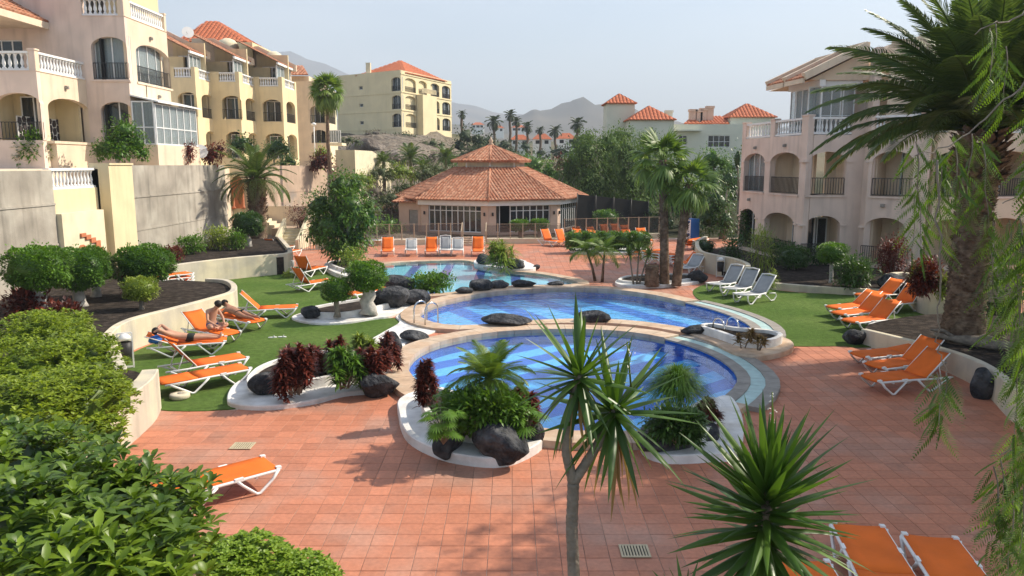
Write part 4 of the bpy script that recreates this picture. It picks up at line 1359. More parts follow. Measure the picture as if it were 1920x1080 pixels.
# lava stone cladding on the lower part of the loggia back wall, stone by stone
def cladding(par, f, u0, u1, z0, z1, d):
    mb = MB(); f.box(mb, u0, u1, d - .04, d, z0, z1); base = mb.build('stone_cladding', m_whitec, par)
    nx, nz = max(2, int((u1 - u0) / .34)), max(2, int((z1 - z0) / .3))
    for i in range(nx):
        for j in range(nz):
            du, dz = (u1 - u0) / nx, (z1 - z0) / nz
            uc, zc = u0 + (i + .5) * du, z0 + (j + .5 + (.25 if i % 2 else -.1)) * dz
            k = []
            for a in range(6):
                t = a * math.pi / 3 + random.uniform(-.2, .2)
                k.append((min(u1, max(u0, uc + du * .5 * math.cos(t) * random.uniform(.85, 1.0))), min(z1, max(z0, zc + dz * .56 * math.sin(t) * random.uniform(.85, 1.0)))))
            mb = MB(); mb.add([f.P(a, d - .04, b_) for a, b_ in k] + [f.P(uc + (a - uc) * .9, d - .08, zc + (b_ - zc) * .9) for a, b_ in k], [(11, 10, 9, 8, 7, 6)] + [(i_, (i_ + 1) % 6, 6 + (i_ + 1) % 6, 6 + i_) for i_ in range(6)])
            mb.build('stone', m_brownstone, base)
cladding(la, A2, u[0] - .1, u[1] + .1, L1, L1 + 1.15, 1.48)
mb = MB(); A2.box(mb, u[0] - .3, u[1] + .3, -.35, .1, L1 - .14, L1 - .02); A2.box(mb, u[0] - .1, u[1] + .2, -.30, -.003, 4.6, L1 - .14); mb.build('sill', m_sand, la)
u = fpx(A3, 191, 256); loggia(la, A3, *u, L2 + .05, L2 + 2.3, 1.5, m_pink, None, cr=False); window(la, A3, u[0], u[1], L2 + .05, L2 + 2.25, .33, 2, mg=m_glassl, curtain=True); railing(la, A3, *u, L2 + .05, .06, .85, .13); sills(la, A3, *u, L2 + .05, m_pink)
u = fpx(A3, 199, 257); window(la, A3, u[0] - .05, u[1] + .05, L1 - .1, L1 + 2.1, .33, 2, curtain=True, transom=L1 + .8); loggia(la, A3, *u, L1 - .1, L1 + 2.1, 1.5, m_pink, None, cr=False)
u = fpx(A4, 272, 333); window(la, A4, u[0], u[1], L2 + .05, L2 + 2.2, .33, 4, mg=m_glassl, curtain=True); railing(la, A4, *u, L2 + .05, .06, .85, .13); sills(la, A4, *u, L2 + .05, m_sand); loggia(la, A4, *u, L2 + .047, L2 + 2.303, 1.3, m_sand, None, cl=False)
# conservatory in front of the lit face
cf = Face((-18.3, 40.0), (-18.3, 45.2)); cs_ = Face((-19.49, 40.0), (-18.3, 40.0))
window(la, cf, 0.05, 5.2, L1 - .1, L1 + 2.0, 0, 6, 'conservatory', .07, curtain=True, mg=m_glassl, transom=L1 + .75)
window(la, cs_, 0, 1.15, L1 - .1, L1 + 2.1, 0, 2, 'conservatory', .07, mg=m_glassl, transom=L1 + .75)
mb = MB(); mb.add([(-19.48, 39.9, L1 + 2.35), (-18.05, 39.9, L1 + 2.02), (-18.05, 45.4, L1 + 2.02), (-19.48, 45.4, L1 + 2.35), (-19.48, 39.9, L1 + 2.42), (-18.05, 39.9, L1 + 2.09), (-18.05, 45.4, L1 + 2.09), (-19.48, 45.4, L1 + 2.42)], [(3, 2, 1, 0), (4, 5, 6, 7), (0, 1, 5, 4), (1, 2, 6, 5), (2, 3, 7, 6), (3, 0, 4, 7)]); mb.build('conservatory_roof', m_frame, la)
mb = MB(); cf.box(mb, -.05, 5.25, -.05, 1.18, 4.6, L1 - .1); mb.build('conservatory_base', m_sand, la)
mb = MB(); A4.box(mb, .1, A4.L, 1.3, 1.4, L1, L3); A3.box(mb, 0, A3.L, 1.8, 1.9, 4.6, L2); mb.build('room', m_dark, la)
# balustrades and pillars
for f, x0, x1, z, nb in ((A1, -60, 76, L2, 12), (A2, 94, 176, L2, 15), (A3, 179, 251, L3, 8), (A4, 268, 328, L3, 16)):
    u0, u1 = fpx(f, x0, x1); u0 = max(u0, 0); u1 = min(u1, f.L)
    balustrade(la, f, u0, u1, z + .03, .15, .86, nb, .085)
    mb = MB(); f.box(mb, .32, f.L - .32, .303, 2.2, z - .22, z - .004)
    f.box(mb, .0, f.L, -.03 - (.004 if f in (A2, A4) else 0), .299, z - .001, z + .028)
    for a, b_ in ((0, u0), (u1, f.L)):
        if b_ - a > .04: f.box(mb, a, b_, -.003, .30, z + .028, z + .92); f.box(mb, a - .02, b_ + .02, -.04, .34, z + .92, z + 1.0)
    mb.build('parapet', m_pink if f in (A1, A3) else m_sand, la)
tf_ = Face((-22, 42.2), (-20.4, 42.2)); tl_ = Face((-20.4, 42.2), (-20.4, 46))
mb = MB(); tf_.panel(mb, rect(0, tf_.L, L3, 17), [rect(*fpx(tf_, 185, 222), L3 + .1, L3 + 2.1)], 0, .3); tl_.panel(mb, rect(0, tl_.L, L3, 17), [], 0, .3); mb.build('wall', m_yel, la)
window(la, tf_, *fpx(tf_, 185, 222), L3 + .1, L3 + 2.1, .1, 2, curtain=True)
mb = MB(); tile_roof(mb, (-20.0, 41.8, 15.15), (-20.0, 46, 15.15), (-23, 46, 16.6), (-23, 41.8, 16.6)); mb.build('roof', m_roof, la)
# roof over the set-back storey, eave towards the pool
mb = MB(); tile_roof(mb, (-23.3, 35.0, 12.3), (-23.3, 40.0, 12.3), (-27.5, 40.0, 14.7), (-27.5, 35.0, 14.7), .28, .06); r_ = mb.build('roof', m_roof, la)
mb = MB(); mb.box(-23.42, -23.3, 34.95, 39.99, 11.95, 12.27); mb.box(-27.5, -23.43, 34.95, 39.99, 12.0, 12.08); mb.build('eave', m_sand, r_)
mb = MB(); mb.box(-23.2, -21.1, 42, 48, 4.6, 12.3); mb.box(-28, -23.2, 41.2, 48, 4.6, 15); mb.build('core', m_sand, la)
for f, px, z in ((A2, 138, L2 - .6), (A4, 300, L3 - .75), (A4, 308, L2 - .6)): lit(la, f, fu(f, px), z)
mb = MB(); mb.lathe([(.05, 0), (.06, .03), (.02, .05)], (0, 0, 0), 6); 

# ---- left row building B (yellow, three stepped bays) and C
lbn = thing('apartment_building', 'yellow stepped apartment row with three bays behind the pink block', 'building', (-23, 66, 5))
x382, x462, x540 = XY(382, 62), XY(462, 65.2), XY(540, 69)
B1, B2, B3 = 6.85, 8.98, 12.0
bays = [((XY(332, 62), 62), (x382, 62), 65.2, [(343, 378)], [(387, 411)], [(343, 372)], [(391, 408)], (339, 374, 7), (385, 410, 7)),
        ((x382, 65.2), (x462, 65.2), 69.0, [(424, 460)], [(468, 488)], [(428, 460)], [(470, 488)], (421, 458, 8), (465, 487, 7)),
        ((x462, 69.0), (x540, 69.0), 73.5, [(499, 534)], [(543, 559)], [(501, 536)], [(543, 560)], (495, 530, 8), (542, 560, 7))]
for k, (A, B, Ye, sF, sL, gF, gL, bF, bL) in enumerate(bays):
    f = Face(A, B); g = Face(B, (B[0], Ye))
    def mk(face, up_, gr_):
        return [arch(*fpx(face, x0, x1), B2, B2 + 1.45, .45) for x0, x1 in up_] + [arch(*fpx(face, x0, x1), B1 - 1.1, B1 + .65, .45) for x0, x1 in gr_]
    put(lbn, f, mk(f, sF, gF), 4.4, B3, m_yel); put(lbn, g, mk(g, sL, gL), 4.4, B3, m_yel, .305)
    for face, up_, gr_ in ((f, sF, gF), (g, sL, gL)):
        for x0, x1 in up_:
            u = fpx(face, x0, x1)
            railing(lbn, face, u[0], u[1], B2, .1, .8, .16)
            loggia(lbn, face, u[0], u[1], B2 - (.003 if face is g else 0), B2 + 1.95 + (.003 if face is g else 0), 1.0, m_yel, None, cl=face is not g, cr=face is not f)
            window(lbn, face, u[0] + .15, u[1] - .1, B2, B2 + 1.8, .7, 2, curtain=(k != 0))
        for x0, x1 in gr_:
            u = fpx(face, x0, x1)
            loggia(lbn, face, u[0], u[1], B1 - 1.1, B1 + 1.15, 1.0, m_yel, None, cl=face is not g, cr=face is not f)
            window(lbn, face, u[0] + .2, u[1] - .1, B1 - 1.1, B1 + .9, .7, 2, curtain=True)
    for face, (x0, x1, nb) in ((f, bF), (g, bL)):
        u0, u1 = fpx(face, x0, x1); u1 = min(u1, face.L - .1)
        balustrade(lbn, face, u0, u1, B3 + .02, .15, .75, nb, .09)
        mb = MB(); face.box(mb, .32, face.L - .32, .303, 1.9, B3 - .2, B3 - (.004 if face is f else .008))
        for a, b_ in ((0, u0), (u1, face.L)):
            if b_ - a > .04: face.box(mb, a, b_, -.003, .3, B3, B3 + .82)
        mb.build('parapet', m_yel, lbn)
    # glazed veranda of the top storey
    gi = Face((B[0] - .45, B[1] + .1), (B[0] - .45, Ye)); fi = Face((A[0] + .1, A[1] + .9), (B[0] - .5, A[1] + .9))
    window(lbn, gi, .1, gi.L - .05, B3, B3 + 1.85, 0, 4, 'veranda', .09, mg=m_glassl, curtain=True)
    window(lbn, fi, .1, fi.L, B3, B3 + 1.9, .9, 2, 'veranda', .09)
    mb = MB(); fi.box(mb, -.6, fi.L + .4, 1.6, 1.8, B3, B3 + 3.0); mb.build('wall', m_yel, lbn)
    mb = MB(); tile_roof(mb, (B[0] - .15, A[1] - .2, B3 + 2.05), (B[0] - .15, Ye, B3 + 2.05), (B[0] - 4.2, Ye, B3 + 4.1), (B[0] - 4.2, A[1] - .2, B3 + 4.1), .35, .06); rr = mb.build('roof', m_roof, lbn)
    mb = MB(); mb.box(B[0] - .32, B[0] - .16, A[1] - .25, Ye, B3 + 1.86, B3 + 2.04); mb.build('eave', m_white, rr)
    mb = MB(); pf = Face((B[0] - 5.2, Ye - .15), (B[0] + .1, Ye - .15))
    pf.panel(mb, [(0, B3), (4.75, B3), (4.75, B3 + 1.8), (5.3, B3 + 1.8), (5.3, B3 + 2.35), (1.9, B3 + 4.05), (0, B3 + 4.05)], [], 0, .28); mb.build('party_wall', m_sand, lbn)
    mb = MB(); mb.box(A[0] - 5, B[0] - 1.45, A[1] + 1.5, Ye + .2, 4.4, B3 + 1.8); mb.build('core', m_yel, lbn)
hr = thing('roof_pavilion', 'orange hipped roof with two cream domes rising behind the yellow row', 'roof', (-27, 77, 16))
hc = [Vector((XY(368, 75), 73, 16.4)), Vector((XY(505, 77), 73, 16.4)), Vector((XY(505, 77), 81, 16.4)), Vector((XY(368, 75), 81, 16.4))]
ap1, ap2 = Vector((XY(408, 77), 77, 18.9)), Vector((XY(430, 77), 77, 18.9))
for q in ((hc[0], hc[1], ap2, ap1), (hc[1], hc[2], ap2, ap2)):
    mb = MB(); tile_roof(mb, *q, .4, .06); mb.build('roof_slope', m_roofd, hr)
mb = MB(); mb.prism([(p.x * .98, p.y) for p in hc], 12, 16.35); mb.build('wall', m_yel, hr)
for px, py, rr, Y in ((427, 88, .95, 71), (514, 112, .85, 73)):
    p = AT(px, py, Y); mb = MB(); mb.lathe([(rr, -2), (rr, 0), (rr * .95, .25), (rr * .7, .55), (rr * .3, .72), (.01, .76)], p, 14); mb.build('dome', m_cream, hr)
def dish(x, y, Y, r, label):
    p = AT(x, y, Y)
    t = thing('satellite_dish', label, 'satellite dish', tuple(p), 0, 'satellite dishes on the left buildings')
    mb = MB(); mb.lathe([(r, .16 * r), (r * .8, .05 * r), (r * .4, -.05 * r), (.01, -.08 * r), (.0, -.1 * r), (r * .4, -.09 * r), (r * .82, .02 * r), (r * 1.02, .14 * r)], (0, 0, 0), 18)
    o = mb.build('reflector', m_white, t, local=True); o.rotation_euler = (R(78), 0, R(28))
    mb = MB(); mb.bar((0, .1, 0), (0, .25, -r * 1.4), .05, .05); mb.bar((.0, -.05, -.3 * r), (.05, -r * .9, 0), .02, .02); mb.build('mast', m_copingg, t, local=True)
dish(352, 61, 60, .42, 'white satellite dish on the roof edge of the yellow row')
dish(376, 284, 45.5, .40, 'white satellite dish beside the wine-red bush on the terrace')

lc = thing('apartment_building', 'cream apartment block with orange roof behind the tall slim palm', 'building', (-20, 82, 6))
cA, cB = (XY(548, 80), 80), (XY(620, 80), 80)
f = Face(cA, cB); g = Face(cB, (cB[0], 84.5))
hf = [arch(*fpx(f, 586, 616), ZY(231, 80), ZY(207, 80), .5), arch(*fpx(f, 587, 616), ZY(268, 80), ZY(252, 80), .45)]
hg = [arch(*fpx(g, 621, 633), ZY(231, 81), ZY(207, 81), .5)]
put(lc, f, hf, 4, ZY(152, 80), m_sand); put(lc, g, hg, 4, ZY(165, 80), m_cream, .305)
for face, x0, x1, yb in ((f, 586, 616, 231), (f, 587, 616, 268), (g, 621, 633, 231)):
    u = fpx(face, x0, x1); z = ZY(yb, 80); loggia(lc, face, u[0], u[1], z, z + 1.9, 1.0, m_cream, None, cl=face is not g, cr=face is not f); window(lc, face, u[0] + .3, u[1] - .2, z, z + 1.7, .7, 2, curtain=True); railing(lc, face, u[0], u[1], z, .1, .8, .2)
mb = MB(); tile_roof(mb, (cA[0] - 2.2, 79.5, ZY(141, 80)), (XY(591, 80), 79.5, ZY(141, 80)), (XY(575, 82), 83, ZY(121, 82)), (cA[0] - 1.5, 83, ZY(121, 82)), .35, .06); mb.build('roof', m_roof, lc)
mb = MB(); mb.box(cA[0] - 3, XY(588, 80), 80.3, 86, 6, ZY(142, 80)); mb.build('core', m_sand, lc)
gb = Face((XY(622, 79), 79), (XY(644, 79), 79)); window(lc, gb, 0, gb.L, ZY(267, 79), ZY(244, 79), 0, 5, 'balcony_glazing', .06, mg=m_glassl, curtain=True)
mb = MB(); gb.box(mb, -.1, gb.L + .1, -.1, 2, ZY(268, 79) - .25, ZY(268, 79)); mb.build('balcony', m_cream, lc)

# ---- terrace under the left buildings, retaining walls
WX = -17.6
def wallY(px, X=WX):
    d = ray(px, 400); return X * d.y / d.x
ya_, yb2_ = wallY(104), wallY(191)
terr = [(-60, 18), (WX - .02, 18), (WX - .02, ya_), (WX - 1.3, ya_), (WX - 1.3, yb2_), (WX - .02, yb2_), (WX - .02, 47.3), (-18.6, 52), (XY(497, 57), 57.2), (XY(622, 66), 66.2), (-14.5, 84), (-60, 90)]
mb = MB(); mb.prism(terr, -.2, 5.05); tag(mb.build('terrace', m_sand), kind='structure')
ya, yb_, yc_, yd = wallY(104), wallY(191), wallY(236), wallY(426)
def rwall(label, y0, y1, z1, th, mat, x=WX):
    t = thing('retaining_wall', label, 'wall', (x, (y0 + y1) / 2, 0))
    mb = MB(); f = Face((x, y0), (x, y1))
    zs = [0.2, 2.2, 3.75, z1]
    for i, (a, b_) in enumerate(zip(zs, zs[1:])):
        f.box(mb, 0, f.L, -.012 * (2 - i), th, a, b_ - (.0 if i == 2 else .0))
        if i < 2: f.box(mb, 0, f.L, -.05, -.012 * (2 - i) + .001, b_ - .05, b_ + .02)
    mb.build('wall', mat, t)
    return t
rwall('stained grey concrete retaining wall at the left edge behind clipped trees', 19, ya, 5.02, .35, m_conc)
rwall('stained grey concrete retaining wall right of the yellow pillar', yc_, yd, 5.2, .35, m_conc)
ny = thing('fountain_wall', 'yellow wall bay with white balustrade and terracotta fountain niche', 'wall', (WX, (ya + yb_) / 2, 0))
f = Face((WX, ya), (WX, yb_))
mb = MB(); f.box(mb, .003, f.L - .003, .1, .4, .2, 4.28); mb.build('wall', m_yel, ny)
mb = MB(); f.box(mb, .02, f.L - .25, -.22, .099, .2, 3.35); mb.build('fountain_panel', m_cream, ny)
balustrade(ny, f, .05, f.L - .03, 4.28, .25, .82, 13, .07)
m_terra = M('terracotta_paint', (.48, .17, .08), .8, .1, 5)
mb = MB()
for (a, b_, c0, c1) in ((1.15, 1.5, 2.35, 2.5), (1.5, 1.85, 2.22, 2.4), (1.85, 2.2, 2.05, 2.25), (2.2, 2.55, 1.6, 2.1), (2.55, 2.75, 1.5, 1.75)):
    f.box(mb, a * f.L / 3.4, b_ * f.L / 3.4, -.30, -.221, c0, c1)
mb.build('stepped_ornament', m_terra, ny)
mb = MB(); c0 = f.P(1.2 * f.L / 3.4, -.23, 1.75)
for k in range(2): mb.tube([(c0[0] + (.0 + .02 * k), c0[1], c0[2]), (c0[0] + .06 + .05 * k, c0[1], c0[2])], .30 - .12 * k, 14)
mb.build('medallion', m_terra, ny)
pl_ = thing('wall_pillar', 'tall yellow pillar between the balustrade bay and grey wall', 'pillar', (WX, (yb_ + yc_) / 2, 0))
mb = MB(); f = Face((WX, yb_), (WX, yc_)); f.box(mb, 0, f.L - .01, -.45, .4, .2, 5.22); mb.build('shaft', m_yel, pl_)
mb = MB(); f.box(mb, -.0, f.L + .03, -.5, .44, 5.22, 5.3); mb.build('cap', m_yel, pl_)
t = thing('retaining_wall', 'pinkish peeling retaining wall behind the steps and slim palm', 'wall', (XY(560, 61), 61, 0))
f = Face((XY(470, 55), 54.8), (XY(623, 66), 66)); mb = MB(); f.box(mb, 0, f.L, 0, .35, .2, 5.15); f.box(mb, 0, f.L, -.03, -.001, 3.1, 3.2); mb.build('wall', m_concp, t)
t = thing('garden_wall', 'yellow boundary wall stepping down right of the slim palm', 'wall', (XY(660, 67), 67, 4))
f = Face((XY(632, 66), 66.2), (XY(668, 66), 66.2)); mb = MB(); f.box(mb, 0, f.L, 0, .3, 1, ZY(281, 66)); mb.build('wall', m_yel, t)
f = Face((XY(668, 66), 66.2), (XY(735, 76), 76)); mb = MB(); f.panel(mb, [(0, 2), (f.L, 2), (f.L, ZY(306, 76)), (f.L * .45, ZY(283, 70)), (0, ZY(281, 66) - .01)], [], 0, .3); mb.build('wall', m_cream, t)
# arched shrine at the head of the steps
sh = thing('arched_gateway', 'small yellow gateway with terracotta arch at the head of the steps', 'gateway', (XY(440, 49), 49, 2.4))
f = Face((XY(420, 49), 49.0), (XY(468, 49.6), 49.6)); u = fpx(f, 434, 454); zb = ZY(392, 49)
mb = MB(); f.panel(mb, rect(0, f.L, zb - 1.2, ZY(297, 49)), [arch(u[0], u[1], zb, ZY(342, 49), .42)], 0, .3); mb.build('wall', m_yel, sh)
for uu in (u[0] + .03, u[1] - .03):
    p = f.P(uu, -.06, zb); mb = MB(); mb.lathe([(.13, 0), (.13, .12), (.09, .16), (.085, 1.5), (.12, 1.58), (.12, 1.66)], p, 10); mb.build('column', m_terra, sh)
for s_ in (-1, 1):
    uu = (u[0] + u[1]) / 2 + s_ * .72
    mb = MB(); f.box(mb, uu - .06, uu + .06, -.08, -.001, zb, zb + 1.5); f.box(mb, uu - .1, uu + .1, -.1, -.001, zb + 1.5, zb + 1.6); mb.build('pilaster', m_cream, sh)
mb = MB(); f.box(mb, u[0] - .1, u[1] + .1, .7, .8, zb - .2, zb + 2.4); mb.build('door', m_terra, sh)

# ---- steps with cream flank walls
st = thing('stairway', 'cream garden stairway with terracotta landing leading up to the gateway', 'stairs', (XY(540, 47), 47, 0))
b0 = G(538, 469); sw = .58
for k in range(7):
    mb = MB(); mb.box(b0.x - sw, b0.x + sw, b0.y + .32 * k, b0.y + .32 * (k + 1) + .02, -.05, .165 * (k + 1)); mb.build('step', m_cream, st)
ytop = b0.y + .32 * 7; zt = 1.16
mb = MB(); mb.box(b0.x - 1.6, b0.x + .9, ytop + .02, ytop + 2.6, -.05, zt - .006); mb.build('landing', m_coping, st)
for k in range(7):
    mb = MB(); mb.box(b0.x - 1.6 - .34 * (k + 1), b0.x - 1.6 - .34 * k + .02, ytop + .6, ytop + 2.3, -.05, zt + .165 * (k + 1)); mb.build('step', m_cream, st)
mb = MB(); mb.box(b0.x - 5.2, b0.x - 3.98, ytop - .2, ytop + 2.6, -.05, zt + 1.16); mb.build('landing', m_coping, st)
for s_, y1 in ((-1, 2.4), (1, 5.2)):
    mb = MB(); x = b0.x + s_ * (sw + .12)
    n_ = 8
    pth = [Vector((x, b0.y - .25 + y1 * i / n_)) for i in range(n_ + 1)]
    wall_run(mb, pth, .2, -.05, [.65 + min(1.3, max(0, (p.y - b0.y)) * .55) for p in pth]); mb.build('flank_wall', m_cream, st)
mb = MB(); mb.box(b0.x - 4.4, b0.x + .95, ytop + 2.62, ytop + 2.85, .0, zt + 1.3); mb.build('flank_wall', m_sand, st)
gt = thing('metal_gate', 'grey metal gate frame at the foot of the cream steps', 'gate', (G(590, 470).x, G(590, 470).y, 0))
for a, b_ in ((563, 582), (582, 612)):
    p, q = G(a, 470), G(b_, 468); mb = MB()
    for z in (.06, .95): mb.bar((p.x, p.y, z), (q.x, q.y, z), .04, .04)
    for t_ in np.linspace(0, 1, 6): mb.bar((p.x + (q.x - p.x) * t_, p.y + (q.y - p.y) * t_, 0), (p.x + (q.x - p.x) * t_, p.y + (q.y - p.y) * t_, 1.0), .03, .03)
    mb.build('gate_leaf', m_copingg, gt)
mb = MB(); mb.box(G(585, 470).x, G(630, 470).x, 47.5, 47.9, 0, .85); tag(mb.build('garden_wall', m_cream), 'short cream wall behind the metal gate', 'wall')

# ---- poolside pavilion: octagon with double tiled roof
PC = Vector((XY(921, 64.2), 64.2))
pv = thing('pool_pavilion', 'octagonal pavilion with double terracotta tiled roof behind the pools', 'pavilion', (PC.x, PC.y, 0))
def octv(r, z): return [Vector((PC.x + r * math.sin(k * math.pi / 4), PC.y - r * math.cos(k * math.pi / 4), z)) for k in range(8)]
e0, e1 = octv(8.15, 2.62), octv(2.95, 5.0)
m_peach = M('stucco_peach', (.60, .43, .33), .9, .08, 1.2, .1, 60)
for k in (6, 7, 0, 1, 2):
    a, b_ = e0[k], e0[(k + 1) % 8] if k != 2 else e0[3]
for k in range(8):
    mb = MB(); tile_roof(mb, e0[k], e0[(k + 1) % 8], e1[(k + 1) % 8], e1[k], .27, .07, .42); r_ = mb.build('roof_slope', m_roof, pv)
    mb = MB(); ridge(mb, e0[k], e1[k], .11); mb.build('hip_ridge', m_roof, r_)
    wv = octv(7.4, 0)
    f = Face(wv[k], wv[(k + 1) % 8])
    bm_ = MB(); fb = Face(octv(7.75, 0)[k], octv(7.75, 0)[(k + 1) % 8]); fb.box(bm_, -.0, fb.L, 0, .28, 2.2, 2.55); bm_.build('eave_beam', m_white if k in (0, 1, 7) else m_peach, pv)
    if k in (7, 0, 1, 2):
        mb = MB()
        for u in (0, f.L - .6): f.box(mb, u - .0, u + .6, -.02 - .003 * k, .4, 0, 2.2)
        f.box(mb, .6, f.L - .6, .02, .3, 0, .18)
        mb.build('pier', m_peach, pv)
        if k == 0:
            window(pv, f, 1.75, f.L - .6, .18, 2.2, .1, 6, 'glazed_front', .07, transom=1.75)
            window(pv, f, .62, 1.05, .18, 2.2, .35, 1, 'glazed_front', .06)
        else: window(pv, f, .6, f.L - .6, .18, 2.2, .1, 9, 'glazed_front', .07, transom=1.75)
        for u in (.3, f.L - .3):
            mb = MB(); f.box(mb, u - .05, u + .05, -.16, -.03, 1.45, 1.7); mb.build('wall_lamp', m_iron, pv)
    else:
        mb = MB(); f.box(mb, 0, f.L, 0, .3, 0, 2.3); mb.build('wall', m_peach, pv)
mb = MB(); mb.prism([(p.x, p.y) for p in octv(7.2, 0)], -.1, .1); mb.build('floor', m_coping, pv)
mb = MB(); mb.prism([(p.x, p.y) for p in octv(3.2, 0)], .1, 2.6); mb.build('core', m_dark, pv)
mb = MB(); mb.prism([(p.x, p.y) for p in octv(2.75, 0)], 4.7, 5.62); mb.build('drum', m_creamw, pv)
for k in range(8):
    p = octv(2.72, 0)[k]; mb = MB(); mb.box(p.x - .06, p.x + .06, p.y - .06, p.y + .06, 4.9, 5.6); mb.build('drum_post', m_white, pv)
e2 = octv(3.35, 5.52); apx = Vector((PC.x, PC.y, 6.85))
for k in range(8):
    mb = MB(); tile_roof(mb, e2[k], e2[(k + 1) % 8], apx, apx, .27, .07, .42); r_ = mb.build('roof_slope', m_roof, pv)
    mb = MB(); ridge(mb, e2[k], apx, .09); mb.build('hip_ridge', m_roof, r_)
mb = MB(); mb.prism([(p.x, p.y) for p in octv(3.3, 0)], 5.40, 5.47); mb.build('eave_board', m_roof, pv)
mb = MB(); mb.lathe([(.22, -.1), (.25, .05), (.12, .15), (.2, .3), (.1, .45), (.02, .65)], apx, 10); mb.build('finial', m_coping, pv)
# side annexe with grey door
an = thing('annexe', 'peach annexe with grey door at the left side of the pavilion', 'outbuilding', (XY(775, 60), 60, 0))
f = Face((XY(748, 60.5), 60.5), (XY(808, 58.8), 58.8)); u = fpx(f, 765, 782)
mb = MB(); f.panel(mb, rect(0, f.L, 0, 2.35), [rect(u[0], u[1], 0, 1.75)], 0, .25); f.box(mb, 0, .25, .25, 4, 0, 2.35); mb.build('wall', m_peach, an)
mb = MB(); f.box(mb, u[0] + .04, u[1] - .04, .06, .1, .02, 1.71); f.box(mb, u[0] + .12, u[0] + .17, .03, .06, .8, .9); mb.build('door', m_copingg, an)
mb = MB(); p, q = f.P(-.4, -.4, 2.35), f.P(f.L - .6, -.4, 2.35); r0, r1 = f.P(f.L - .6, 1.8, 2.95), f.P(-.4, 1.8, 2.95); tile_roof(mb, p, q, r0, r1, .27, .06); mb.build('roof', m_roof, an)

# ---- yellow block D on the hill
bd = thing('apartment_building', 'yellow four-storey block with small orange roof on the rocky hill', 'building', (XY(757, 119), 119, 8))
P0 = Vector((XY(757, 119), 119)); Pl = Vector((XY(640, 127), 127)); Pr = Vector((XY(849, 135), 135))
fl_ = Face(Pl, P0); fr_ = Face(P0, Pr)
def zz(y): return ZY(y, 119)
lv = [zz(238), zz(204), zz(170)]
hl = [arch(*fpx(fl_, 738, 755), z, z + 1.55, .5) for z in lv] + [rect(*fpx(fl_, 678, 685), z + .6, z + 1.15) for z in lv]
put(bd, fl_, hl, 6, zz(131), m_dyel)
cols = [(763, 783), (788, 803), (810, 826), (831, 846)]
hrr = [arch(*fpx(fr_, a, b_), z, z + 1.6, .5) for z in lv for a, b_ in cols]
put(bd, fr_, hrr, 5, zz(131), m_dyel, .42)
for z in lv:
    u = fpx(fl_, 738, 755); window(bd, fl_, u[0], u[1], z, z + 2.1, .35, 2, curtain=True); railing(bd, fl_, u[0], u[1], z, .1, .8, .25, r=.03)
    u = fpx(fl_, 678, 685); window(bd, fl_, u[0], u[1], z + .6, z + 1.15, .15, 1)
    for a, b_ in cols:
        u = fpx(fr_, a, b_); window(bd, fr_, u[0], u[1], z, z + 2.1, .4, 2, curtain=True); railing(bd, fr_, u[0], u[1], z, .1, .8, .25, r=.03)
    mb = MB(); fr_.box(mb, 0, fr_.L, -.10, -.001, z + 2.45, z + 2.6); fl_.box(mb, 0, fl_.L, -.06, -.001, z - .35, z - .22); mb.build('string_course', m_dyel, bd)
mb = MB(); u = fpx(fr_, 783, 809); fr_.box(mb, u[0], u[1], -1.2, -.101, 5, lv[2] - .2); mb.build('bay', m_dyel, bd)
for z in lv: railing(bd, fr_, u[0], u[1], z, -1.1, .8, .25, m_cream, .04)
q0, q1, q2 = Vector((P0.x - 8, P0.y + 5.5, zz(131) - .3)), Vector((P0.x + .6, P0.y + 1.2, zz(131) - .3)), Vector((Pr.x - .5, Pr.y - 2, zz(131) - .3))
apx = Vector((XY(757, 127), 127, ZY(113, 127)))
for a, b_ in ((q0, q1), (q1, q2)):
    mb = MB(); tile_roof(mb, a, b_, apx, apx, .5, .07, .6); mb.build('roof_slope', m_roofd, bd)
mb = MB(); p = AT(691, 133, 124); mb.box(p.x - .35, p.x + .35, 123.6, 124.4, 15, ZY(118, 124)); mb.build('chimney', m_cream, bd)
mb = MB(); mb.prism([(Pl.x + .6, Pl.y + .8), (P0.x + .0, P0.y + .75), (Pr.x - .55, Pr.y), (Pr.x - 10, Pr.y + 5)], 5, zz(132)); mb.build('core', m_dyel, bd)

# ---- pale villa with towers (E)
ve = thing('villa', 'pale green villa with tiled towers and chimneys beyond the trees', 'villa', (XY(1290, 100), 100, 4))
def tower(px0, px1, yeave, yapex, Y, zb, dy, mat=m_pale):
    x0, x1 = XY(px0, Y), XY(px1, Y); z = ZY(yeave, Y); dpt = (x1 - x0) * dy
    mb = MB(); mb.box(x0 + .25, x1 - .25, Y, Y + dpt, zb, z); mb.build('tower', mat, ve)
    c = [Vector((x0, Y - .3, z)), Vector((x1, Y - .3, z)), Vector((x1, Y + dpt + .3, z)), Vector((x0, Y + dpt + .3, z))]
    ap = Vector(((x0 + x1) / 2, Y + dpt / 2, ZY(yapex, Y + dpt / 2)))
    for k in range(4):
        mb = MB(); tile_roof(mb, c[k], c[(k + 1) % 4], ap, ap, .42, .09, .6, 4); mb.build('tower_roof', m_roofd, ve)
tower(1131, 1189, 194, 176, 96, 2, 1.0)
tower(1174, 1262, 225, 199, 92, 2, .9)
tower(1358, 1447, 220, 194, 98, 2, .9)
f = Face((XY(1255, 94), 94), (XY(1395, 94), 94)); w1, w2 = fpx(f, 1325, 1366), fpx(f, 1270, 1286)
mb = MB(); f.panel(mb, rect(0, f.L, 2, ZY(233, 94)), [rect(*w1, ZY(276, 94), ZY(254, 94)), rect(*w2, ZY(272, 94), ZY(254, 94))], 0, .3); mb.box(XY(1255, 94), XY(1395, 94), 94.6, 104, 2, ZY(233, 94) - .1); mb.build('wall', m_pale, ve)
